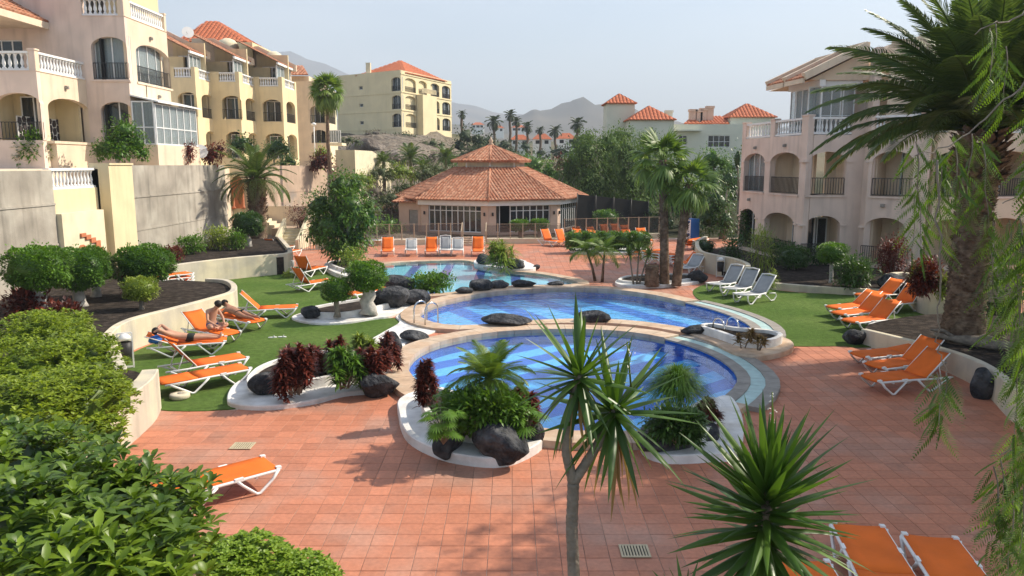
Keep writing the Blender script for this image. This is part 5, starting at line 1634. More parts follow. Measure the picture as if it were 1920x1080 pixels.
window(ve, f, *w1, ZY(276, 94), ZY(254, 94), .1, 4, transom=ZY(266, 94)); window(ve, f, *w2, ZY(272, 94), ZY(254, 94), .1, 2)
mb = MB(); f.box(mb, 0, fpx(f, 1262, 1310)[1], -.9, .0, ZY(246, 94), ZY(244, 94)); mb.build('canopy', m_pale, ve)
for px, yt in ((1299, 205), (1310, 206), (1319, 203), (1331, 199), (1254, 207)):
    mb = MB(); p = AT(px, yt, 99); mb.box(p.x - .42, p.x + .42, 98.6, 99.4, ZY(236, 99), p.z - .3); mb.box(p.x - .5, p.x + .5, 98.5, 99.5, p.z - .3, p.z); mb.build('chimney', m_peach if px < 1340 and px > 1260 else m_pale, ve)
for a, b_, yt in ((1276, 1306, 217), (1304, 1360, 218)):
    mb = MB(); tile_roof(mb, (XY(a, 97), 97, ZY(232, 97)), (XY(b_, 97), 97, ZY(232, 97)), (XY(b_, 101) - .4, 101, ZY(yt, 101)), (XY(a, 101) + 1.2, 101, ZY(yt, 101)), .42, .09, .6); mb.build('roof_slope', m_roofd, ve)

# ---- far houses
def house(x0, x1, yb, yw, yr, Y, label, wall=m_white, nwin=2, group='small houses on the far slope'):
    a, b_ = XY(x0, Y), XY(x1, Y); zb, zw, zr = ZY(yb, Y) - 3, ZY(yw, Y), ZY(yr, Y)
    w = b_ - a
    t = thing('house', label, 'house', ((a + b_) / 2, Y, zb), 0, group)
    mb = MB(); mb.box(a, b_, Y, Y + w * .6, zb, zw); mb.build('wall', wall, t)
    o = .06 * w
    e = [Vector((a - o, Y - o, zw)), Vector((b_ + o, Y - o, zw)), Vector((b_ + o, Y + w * .6 + o, zw)), Vector((a - o, Y + w * .6 + o, zw))]
    r0, r1 = Vector((a + w * .3, Y + w * .3, zr)), Vector((b_ - w * .3, Y + w * .3, zr))
    mb = MB(); mb.add(e + [r0, r1], [(0, 1, 5, 4), (1, 2, 5), (2, 3, 4, 5), (3, 0, 4), (3, 2, 1, 0)]); mb.build('roof', m_roofd, t)
    f = Face((a, Y), (b_, Y))
    for k in range(nwin):
        u = w * (k + .5) / nwin
        mb = MB(); f.box(mb, u - .11 * w, u + .11 * w, -.04, .0, zw - (zw - zb - 3) * .72, zw - (zw - zb - 3) * .18); mb.build('window', m_dark, t)
house(957, 992, 273, 262, 252, 175, 'white house with orange roof, leftmost of three beyond the golf green')
house(999, 1032, 273, 261, 250, 178, 'white house with orange roof, middle of three beyond the golf green')
house(1043, 1078, 272, 260, 249, 182, 'white house with orange roof, rightmost of three beyond the golf green')
house(886, 908, 241, 234, 229, 420, 'tiny white house above the bushy trees right of the yellow block', nwin=3)
house(925, 945, 248, 240, 235, 380, 'tiny white house between the dark far palms', nwin=2)
house(960, 985, 247, 239, 234, 400, 'tiny white house behind the dark far palms', nwin=3)
# ------------------------------------------------------------------ loungers
def sling(mb, pts, w, th=.028, sag=.02, n=4):
    """cloth strip along a profile of (x, z) points"""
    rows = []
    for x, z in pts:
        rows.append([(x, -w / 2 + w * k / n, z - sag * math.sin(math.pi * k / n)) for k in range(n + 1)])
    m = len(rows); q = n + 1
    vs = [p for r in rows for p in r] + [(p[0], p[1], p[2] - th) for r in rows for p in r]
    N = m * q
    fs = []
    for i in range(m - 1):
        for k in range(n):
            a = i * q + k
            fs += [(a, a + q, a + q + 1, a + 1), (N + a + 1, N + a + q + 1, N + a + q, N + a)]
    for i in range(m - 1):
        a = i * q; fs += [(a, N + a, N + a + q, a + q), (a + n, a + n + q, N + a + n + q, N + a + n)]
    for k in range(n):
        fs += [(k, k + 1, N + k + 1, N + k), ((m - 1) * q + k + 1, (m - 1) * q + k, N + (m - 1) * q + k, N + (m - 1) * q + k + 1)]
    mb.add(vs, fs, True)
def make_orange(ang):
    t = thing('sun_lounger', 'x', 'lounger')
    W_ = .66; ca, sa = math.cos(R(ang)), math.sin(R(ang))
    mb = MB(); sling(mb, [(x, .355) for x in np.linspace(.76, 2.0, 6)] + [(2.02, .33)], W_); mb.build('seat_sling', m_orange, t, local=True)
    mb = MB(); sling(mb, [(.74 - .80 * s_ * ca, .357 + .80 * s_ * sa) for s_ in np.linspace(0, 1, 6)][::-1], W_); mb.build('back_sling', m_orange, t, local=True)
    for s_ in (-1, 1):
        y = s_ * (W_ / 2 + .012)
        mb = MB(); mb.tube([(.0, y, .305), (.5, y, .30), (1.0, y, .315), (1.96, y, .315), (2.0, y, .325)], .026, 6); mb.build('side_rail', m_plast, t, local=True)
        for pts in ([(1.97, .33), (1.88, .20), (1.66, .02), (1.60, .02), (1.38, .22), (1.30, .31)], [(.98, .31), (.86, .2), (.64, .02), (.58, .02), (.28, .2), (.10, .30)]):
            mb = MB(); mb.tube([(x, y + s_ * .012, z) for x, z in pts], [.03, .026, .026, .026, .026, .03], 6); mb.build('leg', m_plast, t, local=True)
        mb = MB(); mb.bar((1.95, y - s_ * .03, .352), (2.035, y - s_ * .03, .345), .07, .045); mb.build('end_cap', m_plast, t, local=True)
        mb = MB(); mb.bar((1.26, y + s_ * .004, .33), (1.40, y + s_ * .004, .33), .05, .05); mb.build('bracket', m_plast, t, local=True)
        if ang > 8:
            mb = MB(); mb.tube([(.74 - .45 * ca, y * .9, .34 + .45 * sa), (.30, y * .9, .32)], .014, 6); mb.build('back_strut', m_plast, t, local=True)
            mb = MB(); mb.tube([(.72, y, .34), (.74 - .82 * ca, y, .35 + .82 * sa)], .016, 6); mb.build('back_rail', m_plast, t, local=True)
    for x in (.3, 1.62):
        mb = MB(); mb.bar((x, -W_ / 2, .27), (x, W_ / 2, .27), .04, .03); mb.build('cross_bar', m_plast, t, local=True)
    return t
def make_grey(ang):
    t = thing('sun_lounger', 'x', 'lounger')
    W_ = .62; ca, sa = math.cos(R(ang)), math.sin(R(ang))
    prof = [(.72, .36), (1.1, .33), (1.5, .36), (1.9, .38)]
    mb = MB(); sling(mb, prof, W_ - .06); mb.build('seat_sling', m_greysling, t, local=True)
    mb = MB(); sling(mb, [(.70 - .80 * s_ * ca, .37 + .80 * s_ * sa + .03 * math.sin(s_ * 3.1)) for s_ in np.linspace(0, 1, 6)][::-1], W_ - .06); mb.build('back_sling', m_greysling, t, local=True)
    y = W_ / 2
    bp = [(.70 - .82 * s_ * ca, .37 + .82 * s_ * sa) for s_ in np.linspace(0, 1, 5)]
    mb = MB(); mb.tube([(x, -y, z) for x, z in bp] + [(bp[-1][0] - .04 * ca, 0, bp[-1][1] + .04 * sa)] + [(x, y, z) for x, z in bp[::-1]], .03, 6); mb.build('back_frame', m_plast, t, local=True)
    mb = MB(); mb.tube([(x, -y, z) for x, z in prof] + [(1.97, 0, .38)] + [(x, y, z) for x, z in prof[::-1]], .032, 6); mb.build('seat_frame', m_plast, t, local=True)
    for s_ in (-1, 1):
        for pts in ([(1.85, .36), (1.82, .18), (1.72, .03), (1.55, .02), (1.30, .22), (1.1, .33)], [(.85, .34), (.62, .18), (.42, .03), (.22, .04), (.08, .2), (.16, .3), (.5, .33)]):
            mb = MB(); mb.tube([(x, s_ * (y + .015), z) for x, z in pts], .027, 6); mb.build('leg', m_plast, t, local=True)
    return t
_tpl = {}
def lounger(kind, head, foot, ang, label, z=0.0, group='orange sun loungers around the pools'):
    key = (kind, ang)
    h_, f_ = G(*head), G(*foot)
    d = (f_ - h_); yaw = math.atan2(d.y, d.x); d.normalize()
    c = (h_ + f_) / 2 - d * 1.0
    if key not in _tpl:
        _tpl[key] = make_orange(ang) if kind == 'o' else make_grey(ang)
        o = _tpl[key]
    else:
        o = copy_tree(_tpl[key])
    o.location = (c.x, c.y, z); o.rotation_euler = (0, 0, yaw)
    o['label'] = label; o['group'] = group if kind == 'o' else 'white and grey sun loungers around the pools'
    return o
fl = .03
lounger('o', (306, 962), (480, 913), 0, 'orange lounger on the patio half hidden by the leafy bush', .017)
lounger('o', (318, 741), (447, 716), 0, 'flat orange lounger on the left lawn nearest the round cream weight', fl)
lounger('o', (318, 716), (446, 694), 50, 'orange lounger with raised back right behind the flat nearest one', fl)
lg4 = lounger('o', (297, 669), (408, 661), 20, 'orange lounger carrying the man with hands behind his head', fl)
lg5 = lounger('o', (352, 630), (444, 650), 35, 'orange lounger with the cross-legged sitting man', fl)
lg6 = lounger('o', (402, 606), (498, 626), 10, 'orange lounger under the person lying face down', fl)
lounger('o', (457, 598), (546, 594), 45, 'empty orange lounger with raised back left of the clipped-tree planter', fl)
lounger('o', (556, 549), (612, 541), 55, 'orange lounger with upright back at the rear of the lawn', fl)
lounger('o', (556, 524), (603, 513), 58, 'orange lounger with upright back where lawn meets rear deck', fl)
lounger('o', (716, 556), (660, 568), 0, 'orange lounger mostly hidden behind the thick white trunk', fl)
lounger('o', (502, 478), (543, 472), 45, 'far orange lounger with raised back near the cream steps', .017)
lounger('o', (520, 487), (557, 479), 0, 'far flat orange lounger beyond the end of the lawn wall', .017)
# stack by the fountain wall
for k in range(4):
    lounger('o', (298, 553), (330, 549), 0, '%s orange lounger of the stack under the dome-shaped clipped tree' % ('lowest', 'second lowest', 'second highest', 'topmost')[k], fl + .14 * k, 'stacked orange loungers at the left')
lounger('o', (1652, 586), (1546, 597), 35, 'orange lounger on the right lawn, leftmost of the close trio', fl)
lounger('o', (1664, 597), (1556, 609), 40, 'orange lounger on the right lawn, middle of the close trio', fl)
lounger('o', (1682, 611), (1580, 624), 40, 'orange lounger on the right lawn nearest the dark boulder', fl)
lounger('o', (1694, 563), (1602, 572), 38, 'orange lounger on the right lawn, farthest, beside the dark boulder on the wall', fl)
lounger('o', (1728, 578), (1640, 590), 45, 'orange lounger on the right lawn against the planter wall', fl)
lounger('o', (1742, 676), (1585, 692), 5, 'flat-backed orange lounger, rear of three on the shaded patio', .017)
lounger('o', (1772, 694), (1612, 714), 42, 'orange lounger, middle of three on the shaded patio', .017)
lounger('o', (1780, 723), (1610, 738), 42, 'orange lounger, front of three on the shaded patio', .017)
lounger('o', (1690, 1190), (1606, 1032), 0, 'orange lounger at the bottom edge just right of the spiky yucca', .017)
lounger('o', (1850, 1220), (1742, 1058), 0, 'orange lounger in the bottom right corner beside hanging fronds', .017)
lounger('o', (1600, 1300), (1500, 1104), 0, 'orange lounger at the bottom edge under the spiky yucca', .017)
for x, k, a, lab in ((728, 'o', 50, 'orange lounger, leftmost in the row behind the shallow pool'), (772, 'g', 35, 'white lounger second from left in the row behind the shallow pool'), (810, 'o', 52, 'orange lounger third from left in the row behind the shallow pool'),
                     (836, 'g', 55, 'grey lounger with tall back in the row behind the shallow pool'), (859, 'g', 40, 'white lounger with low back in the row behind the shallow pool'), (897, 'o', 55, 'orange lounger just left of the palm shrub behind the shallow pool')):
    lounger(k, (x, 473.5), (x - 2, 483), a, lab, .017)
lounger('g', (700, 461), (668, 460), 0, 'flat white lounger behind the large dark tree by the fence', .017)
for hd, ft, a, lab in (((1018, 459), (1047, 463), 60, 'orange lounger left of two in front of the pavilion pier'), ((1044, 459), (1074, 463), 60, 'orange lounger right of two in front of the pavilion pier'),
                       ((1078, 451), (1100, 455), 50, 'orange lounger back just showing left above the clipped hedge'), ((1104, 450), (1128, 454), 45, 'orange lounger second from left behind the clipped hedge'),
                       ((1126, 447), (1152, 452), 60, 'orange lounger third from left behind the clipped hedge'), ((1146, 446), (1172, 451), 60, 'orange lounger fourth from left behind the clipped hedge'), ((1166, 447), (1190, 452), 52, 'orange lounger rightmost behind the clipped hedge'),
                       ((1192, 453), (1222, 462), 55, 'orange lounger standing alone left of the fan palm trunks')):
    lounger('o', hd, ft, a, lab, .017)
for k in range(3): lounger('o', (1330, 463), (1278, 472), 0, '%s orange lounger of the flat stack below the blue kiosk' % ('lowest', 'middle', 'topmost')[k], .017 + .14 * k, 'stacked orange loungers below the kiosk')
for k in range(3): lounger('o', (1268, 500), (1212, 494), 0, '%s orange lounger of the stack behind the fan palm trunks' % ('lowest', 'middle', 'topmost')[k], .017 + .14 * k, 'stacked orange loungers behind the fan palms')
lounger('o', (1240, 480), (1196, 484), 0, 'flat orange lounger left behind the fan palm trunks', .017)
lounger('o', (1312, 500), (1268, 508), 30, 'orange lounger with raised back right of the fan palm trunks', .017)
lounger('g', (1316, 508), (1270, 520), 35, 'grey lounger between fan palm island and boulder', .017)
lounger('g', (1395, 540), (1322, 553), 52, 'grey lounger, left of three on the right lawn', fl)
lounger('g', (1424, 548), (1350, 563), 52, 'grey lounger, middle of three on the right lawn', fl)
lounger('g', (1452, 561), (1374, 574), 48, 'grey lounger, nearest of three on the right lawn', fl)

# ------------------------------------------------------------------ people
def skin_mesh(name, verts, edges, root=0, sub=2):
    me = bpy.data.meshes.new(name)
    me.from_pydata([v[:3] for v in verts], edges, [])
    ob = bpy.data.objects.new(name + '_skin', me)
    COL.objects.link(ob)
    md = ob.modifiers.new('skin', 'SKIN')
    md.use_smooth_shade = True
    sv = me.skin_vertices[0].data
    for i, v in enumerate(verts):
        r = v[3]
        sv[i].radius = (r, r) if not isinstance(r, tuple) else r
        sv[i].use_root = i == root
    s_ = ob.modifiers.new('sub', 'SUBSURF'); s_.levels = sub; s_.render_levels = sub
    dg = bpy.context.evaluated_depsgraph_get()
    out = bpy.data.meshes.new_from_object(ob.evaluated_get(dg))
    out.name = name
    bpy.data.objects.remove(ob, do_unlink=True)
    for p in out.polygons: p.use_smooth = True
    return out
class Body:
    def __init__(s): s.v = []; s.e = []; s.n = {}
    def p(s, nm, x, y, z, r, par=None):
        s.n[nm] = len(s.v); s.v.append((x, y, z, r))
        if par: s.e.append((s.n[par], s.n[nm]))
        return s
    def hand(s, wrist, d, side):
        x, y, z, _ = s.v[s.n[wrist]]
        d = Vector(d).normalized(); sd = Vector(side).normalized(); up = d.cross(sd)
        c = Vector((x, y, z)) + d * .07
        s.p(wrist + 'palm', *c, .028, wrist)
        for k, (o, l) in enumerate(((-.03, .065), (-.01, .08), (.01, .075), (.03, .06))):
            q = c + d * .035 + sd * o
            s.p('%sf%d' % (wrist, k), *q, .0085, wrist + 'palm'); q2 = q + d * l + up * .02
            s.p('%sg%d' % (wrist, k), *q2, .0075, '%sf%d' % (wrist, k))
        q = c - d * .02 + sd * .045
        s.p(wrist + 't0', *q, .009, wrist + 'palm'); s.p(wrist + 't1', *(q + d * .05 + sd * .015), .008, wrist + 't0')
def torso(B, pel, waist, chest, neck, head, hy=0):
    B.p('pel', *pel, .125).p('waist', *waist, .115, 'pel').p('chest', *chest, .14, 'waist').p('neck', *neck, .055, 'chest')
    h = Vector(head); n_ = Vector(neck); d = (h - n_).normalized()
    B.p('head', *head, .088, 'neck'); B.p('crown', *(h + d * .085), .07, 'head')
def finish(B, label, host, skin, hair, shorts, shmat, nose, loc_extra=0):
    m = pm(host)
    o_loc = m.translation.copy()
    t = thing('person', label, 'person', o_loc, host.rotation_euler[2], 'sunbathers on the left lawn')
    me = skin_mesh('body', B.v, B.e); link_mesh('body', me, skin, t)
    hb = MB(); hx = Vector(B.v[B.n['head']][:3]); cr = Vector(B.v[B.n['crown']][:3]); d = (cr - hx).normalized()
    nd_ = Vector(nose).normalized()
    c = hx + d * .045 - nd_ * .022
    vs, fs = [], []
    n1, n2 = 8, 12
    x_ = d.cross(nd_).normalized(); y_ = d.cross(x_)
    for i in range(n1):
        ph = math.pi * .62 * i / (n1 - 1)
        for k in range(n2):
            th = 2 * math.pi * k / n2
            vs.append(c + (d * math.cos(ph) + (x_ * math.cos(th) + y_ * math.sin(th)) * math.sin(ph)) * .115)
    for i in range(n1 - 1):
        for k in range(n2): fs.append((i * n2 + k, i * n2 + (k + 1) % n2, (i + 1) * n2 + (k + 1) % n2, (i + 1) * n2 + k))
    hb.add(vs, fs, True); hb.build('hair', hair, t, local=True)
    for s_ in (-1, 1):
        e = hx + nd_ * .088 + x_ * (.033 * s_) + d * .01
        eb = MB(); eb.lathe([(.001, -.010), (.009, -.005), (.011, 0), (.009, .005), (.001, .010)], e, 6); eb.build('eye', m_hair, t, local=True)
    for nm, vv, ee, mt in shorts:
        link_mesh(nm, skin_mesh(nm, vv, ee), mt, t)
    return t
# man on his back, hands behind the head
B = Body()
torso(B, (1.02, 0, .47), (.84, 0, .50), (.60, 0, .58), (.40, 0, .655), (.27, 0, .70))
B.p('nose', .285, 0, .80, .018, 'head')
for s_, k in ((-1, 'r'), (1, 'l')):
    B.p('sh' + k, .55, .17 * s_, .63, .062, 'chest').p('el' + k, .33, .33 * s_, .80, .042, 'sh' + k).p('wr' + k, .20, .13 * s_, .70, .03, 'el' + k)
    B.hand('wr' + k, (-.1, -.6 * s_, -.1), (1, 0, 0))
    B.p('hip' + k, 1.08, .09 * s_, .46, .10, 'pel').p('th' + k, 1.26, .10 * s_, .46, .088, 'hip' + k).p('kn' + k, 1.48, .11 * s_, .46, .06, 'th' + k).p('ca' + k, 1.64, .11 * s_, .44, .055, 'kn' + k).p('an' + k, 1.86, .11 * s_, .42, .036, 'ca' + k).p('to' + k, 1.90, .12 * s_, .54, .03, 'an' + k)
sh_ = ([(1.0, 0, .47, .135), (1.08, .09, .465, .112), (1.26, .10, .465, .10), (1.08, -.09, .465, .112), (1.26, -.10, .465, .10), (.93, 0, .48, .13)], [(0, 1), (1, 2), (0, 3), (3, 4), (0, 5)])
finish(B, 'man in dark swim shorts lying on his back, hands behind his head', lg4, m_skin, m_hair, [('swim_shorts', *sh_, m_swimd)], None, (.1, 0, 1))
# man sitting cross-legged, leaning forward
B = Body()
torso(B, (1.06, 0, .48), (1.03, 0, .62), (1.10, .02, .84), (1.20, .05, .99), (1.28, .09, 1.08))
B.p('nose', 1.36, .10, 1.02, .018, 'head')
for s_, k in ((-1, 'r'), (1, 'l')):
    B.p('sh' + k, 1.12, .18 * s_ + .02, .92, .062, 'chest').p('el' + k, 1.26, .26 * s_, .68, .042, 'sh' + k).p('wr' + k, 1.45, .16 * s_, .56, .03, 'el' + k)
    B.hand('wr' + k, (.6, -.2 * s_, -.15), (0, 1, 0))
    B.p('hip' + k, 1.12, .11 * s_, .46, .10, 'pel').p('th' + k, 1.27, .20 * s_, .48, .085, 'hip' + k).p('kn' + k, 1.44, .29 * s_, .50, .06, 'th' + k).p('ca' + k, 1.42, .12 * s_, .44, .052, 'kn' + k).p('an' + k, 1.40, -.06 * s_, .41 + .03 * s_, .036, 'ca' + k).p('to' + k, 1.50, -.12 * s_, .41 + .03 * s_, .028, 'an' + k)
sh_ = ([(1.05, 0, .47, .135), (1.12, .11, .465, .11), (1.25, .19, .48, .098), (1.12, -.11, .465, .11), (1.25, -.19, .48, .098), (1.04, 0, .55, .13)], [(0, 1), (1, 2), (0, 3), (3, 4), (0, 5)])
finish(B, 'person in blue swimwear sitting cross-legged and leaning forward on a lounger', lg5, m_skin, m_hair, [('swim_shorts', *sh_, m_swimb)], None, (.8, .1, -.55))
# person lying face down, propped towards the sitter
B = Body()
torso(B, (1.05, 0, .49), (.86, 0, .49), (.62, 0, .55), (.46, 0, .66), (.36, -.03, .72))
B.p('nose', .25, -.04, .70, .018, 'head')
for s_, k in ((-1, 'r'), (1, 'l')):
    B.p('sh' + k, .57, .17 * s_, .56, .058, 'chest').p('el' + k, .45, .24 * s_, .44, .04, 'sh' + k).p('wr' + k, .22, .12 * s_, .47, .028, 'el' + k)
    B.hand('wr' + k, (-.8, -.3 * s_, 0), (0, 1, 0))
    B.p('hip' + k, 1.12, .09 * s_, .47, .105, 'pel').p('th' + k, 1.30, .10 * s_, .45, .088, 'hip' + k).p('kn' + k, 1.52, .10 * s_, .43, .058, 'th' + k).p('ca' + k, 1.68, .10 * s_, .43, .054, 'kn' + k).p('an' + k, 1.90, .10 * s_, .43, .035, 'ca' + k).p('to' + k, 2.00, .11 * s_, .40, .028, 'an' + k)
sh_ = ([(1.02, 0, .49, .133), (1.12, .09, .475, .113), (1.12, -.09, .475, .113)], [(0, 1), (0, 2)])
br_ = ([(.70, 0, .535, .138), (.66, 0, .545, .145)], [(0, 1)])
finish(B, 'person in dark two-piece swimwear lying face down on a lounger', lg6, m_skin2, m_hair, [('bikini_bottom', *sh_, m_swimd), ('bikini_top', *br_, m_swimd)], None, (-.9, 0, -.2))
# towel bundle, sandals, parasol weight
p = pm(lg4) @ Vector((.22, -.20, .50))
mb = MB(); vs = []
n1, n2 = 10, 14
for i in range(n1):
    for k in range(n2):
        ph, th = math.pi * i / (n1 - 1), 2 * math.pi * k / n2
        r_ = 1 + .16 * math.sin(3 * th + 2 * ph) + .1 * math.sin(5 * ph + th)
        vs.append((.17 * r_ * math.sin(ph) * math.cos(th), .14 * r_ * math.sin(ph) * math.sin(th), .11 * r_ * math.cos(ph)))
mb.add(vs, [(i * n2 + k, (i + 1) * n2 + k, (i + 1) * n2 + (k + 1) % n2, i * n2 + (k + 1) % n2) for i in range(n1 - 1) for k in range(n2)], True)
o = mb.build('towel', m_towel); o.location = p; tag(o, 'crumpled blue towel beside the head of the lying man', 'towel')
def sandal(x, y, yaw, lab):
    g = G(x, y, fl); t = thing('sandal', lab, 'sandal', (g.x, g.y, fl), yaw, 'sandals left on the grass')
    mb = MB(); pts = [(.13 * math.cos(a) + .0, .045 * math.sin(a) * (1 + .25 * math.cos(a))) for a in np.linspace(0, 2 * math.pi, 14, endpoint=False)]; mb.prism(pts, 0, .02); mb.build('sole', m_white, t, local=True)
    mb = MB(); mb.tube([(.03, -.045, .02), (.05, 0, .06), (.03, .045, .02)], .012, 6); mb.build('strap', m_greysling, t, local=True)
sandal(511, 633, .3, 'pale sandal on the lawn, left of the pair near the red bushes')
sandal(529, 632, .1, 'pale sandal on the lawn, right of the pair near the red bushes')
g = G(332, 750, fl); t = thing('parasol_weight', 'round cream parasol weight on the lawn beside the lounger', 'weight', (g.x, g.y + .15, fl))
mb = MB(); mb.lathe([(.20, 0), (.22, .02), (.22, .09), (.20, .11), (.06, .115), (.05, .09), (.01, .09)], (0, 0, 0), 24); mb.build('disc', m_creamw, t, local=True)
mb = MB(); mb.lathe([(.045, .09), (.045, .125), (.03, .13)], (0, 0, 0), 10); mb.build('socket', m_copingg, t, local=True)
# litter bins
def bin_(x, y, lab, yaw):
    g = G(x, y); t = thing('litter_bin', lab, 'bin', (g.x, g.y, 0), yaw, 'litter bins on white frames')
    mb = MB()
    for a in (-.17, .17): mb.bar((a, 0, 0), (a, 0, .95), .04, .04)
    mb.bar((-.17, 0, .95), (.17, 0, .95), .04, .04); mb.bar((-.17, 0, .06), (.17, 0, .06), .04, .04); mb.build('frame', m_plast, t, local=True)
    mb = MB(); mb.lathe([(.13, .28), (.16, .45), (.17, .72), (.14, .72), (.13, .46), (.02, .4)], (0, .0, 0), 14); mb.build('bucket', m_iron, t, local=True)
    mb = MB(); mb.lathe([(.16, .78), (.15, .86), (.08, .93), (.01, .95)], (0, .0, 0), 14); mb.build('lid', m_plast, t, local=True)
bin_(238, 692, 'black litter bin on a white frame beside the cracked cream wall', .5)
bin_(1350, 520, 'black litter bin on the curved wall behind the grey loungers', -.3)
# kiosk
kx0, kx1 = G(1283, 450), G(1306, 450)
kt = thing('vending_kiosk', 'blue and white vending machine among trees behind the fan palms', 'vending machine', ((kx0.x + kx1.x) / 2, kx0.y, 0), R(35))
mb = MB(); mb.box(-.42, .42, -.40, .40, .06, 1.5); mb.build('cabinet', m_blue, kt, local=True)
mb = MB(); mb.box(-.424, -.42, -.36, .36, .10, 1.46); mb.box(-.40, .40, -.404, -.40, .10, .11); mb.build('front_panel', m_white, kt, local=True)
mb = MB(); mb.box(-.43, -.425, -.16, .16, .75, 1.12); mb.build('window', m_dark, kt, local=True)
mb = MB(); mb.box(-.43, -.425, -.3, .3, .35, .5); mb.box(-.43, -.425, -.3, .3, 1.25, 1.36); mb.build('band', m_blue, kt, local=True)
for s_ in (-1, 1):
    mb = MB(); mb.box(-.38, .38, .3 * s_ - .05, .3 * s_ + .05, 0, .06); mb.build('foot', m_iron, kt, local=True)
# fences of the rear deck
def fence(label, a, b_, n, h, post, panel, zb=.35, px=True, wmat=m_cream):
    p, q = G(*a), G(*b_)
    t = thing('fence', label, 'fence', ((p.x + q.x) / 2, (p.y + q.y) / 2, 0))
    w = MB(); wall_run(w, [Vector((p.x, p.y)).lerp(Vector((q.x, q.y)), i / 8) for i in range(9)], .3, -.05, zb); w.build('base_wall', wmat, t)
    for i in range(n + 1):
        c = p.lerp(q, i / n); mb = MB(); mb.box(c.x - .035, c.x + .035, c.y - .035, c.y + .035, zb - .01, zb + h); mb.build('post', post, t)
        if i < n:
            d = p.lerp(q, (i + 1) / n)
            mb = MB(); mb.bar((c.x + .04, c.y, zb + h - .04), (d.x - .04, d.y, zb + h - .04), .03, .03); mb.build('rail', post, t)
            mb = MB(); mb.bar((c.x + .04, c.y, zb + h * .48), (d.x - .04, d.y, zb + h * .48), .01, h * .82); mb.build('mesh_panel', panel, t)
m_net = glass_mat('fence_mesh', (.16, .13, .10), .6, .74)
m_netd = glass_mat('fence_mesh_dark', (.04, .05, .04), .6, .45)
m_tan = M('tan_post', (.42, .34, .24), .7, .1, 5)
fence('tan post fence with mesh panels left of the pavilion steps', (660, 461), (868, 457), 9, 1.05, m_tan, m_net)
fence('tan post fence with mesh panels right of the pavilion steps', (910, 457), (1050, 456), 6, 1.0, m_tan, m_net)
fence('dark mesh fence in front of the trees right of the pavilion', (1058, 452), (1235, 446), 9, 1.2, m_tan, m_netd)
ps = thing('stairway', 'short steps with railings up to the pavilion', 'stairs', (G(888, 459).x, G(888, 459).y, 0))
b0 = G(888, 461)
for k in range(4):
    mb = MB(); mb.box(b0.x - .75, b0.x + .75, b0.y + .3 * k, b0.y + .3 * (k + 1) + .01, -.05, .12 * (k + 1)); mb.build('step', m_coping, ps)
for s_ in (-1, 1):
    mb = MB(); x = b0.x + s_ * .8
    mb.bar((x, b0.y, 0), (x, b0.y, .95), .05, .05); mb.bar((x, b0.y + 1.2, 0), (x, b0.y + 1.2, 1.45), .05, .05); mb.bar((x, b0.y, .93), (x, b0.y + 1.2, 1.43), .05, .05); mb.build('handrail', m_tan, ps)
# dark wind net beside the pavilion
t = thing('wind_net', 'black netting screen on poles right of the pavilion', 'screen', (XY(1130, 62), 62, 0))
p, q = Vector((XY(1082, 61), 61, 0)), Vector((XY(1215, 64), 64, 0))
for k in range(4):
    a, b2 = p.lerp(q, k / 4), p.lerp(q, (k + 1) / 4); za, zb2 = 2.9 - .18 * k, 2.9 - .18 * (k + 1)
    mb = MB(); mb.add([(a.x, a.y, 0), (b2.x, b2.y, 0), (b2.x, b2.y, zb2), (a.x, a.y, za), (a.x, a.y + .03, 0), (b2.x, b2.y + .03, 0), (b2.x, b2.y + .03, zb2), (a.x, a.y + .03, za)], [(0, 1, 2, 3), (7, 6, 5, 4), (3, 2, 6, 7), (0, 3, 7, 4), (1, 5, 6, 2)]); mb.build('net', m_dark, t)
for k in range(5):
    a = p.lerp(q, k / 4); mb = MB(); mb.tube([(a.x, a.y - .06, 0), (a.x, a.y - .06, 3.0 - .18 * k)], .04, 6); mb.build('pole', m_iron, t)
# driftwood log in the palm bed
t = thing('driftwood_log', 'twisted grey driftwood log in front of the big palm trunk', 'log', tuple(G(1830, 668, .45)))
pts = [AT(1752, 626, 20.5), AT(1790, 640, 20.3), AT(1830, 650, 20.0), AT(1862, 668, 19.6), AT(1905, 668, 19.4)]
pts = [Vector((v.x, v.y, max(.55, v.z))) for v in pts]
mb = MB(); mb.tube(pts, [.05, .10, .17, .14, .11], 9); mb.build('trunk', m_bark, t)
mb = MB(); mb.tube([pts[2], pts[2] + Vector((.1, -.2, .18)), pts[2] + Vector((.35, -.35, .12))], [.12, .08, .03], 7); mb.build('branch', m_bark, t)
mb = MB(); mb.tube([pts[1], pts[1] + Vector((-.3, .1, .22)), pts[1] + Vector((-.7, 0, .25))], [.08, .05, .02], 7); mb.build('branch', m_bark, t)
# lamp standards near the slim palm
t = thing('street_lamp', 'slim white street lamp in front of the cream block', 'lamp', (XY(590, 70), 70, 5))
mb = MB(); a = AT(591, 300, 70); mb.tube([(a.x, 70, 5), (a.x, 70, ZY(236, 70))], .05, 6); mb.build('pole', m_plast, t)
mb = MB(); mb.lathe([(.05, 0), (.22, .08), (.22, .2), (.05, .3)], (a.x, 70, ZY(236, 70)), 10); mb.build('lamp_head', m_plast, t)
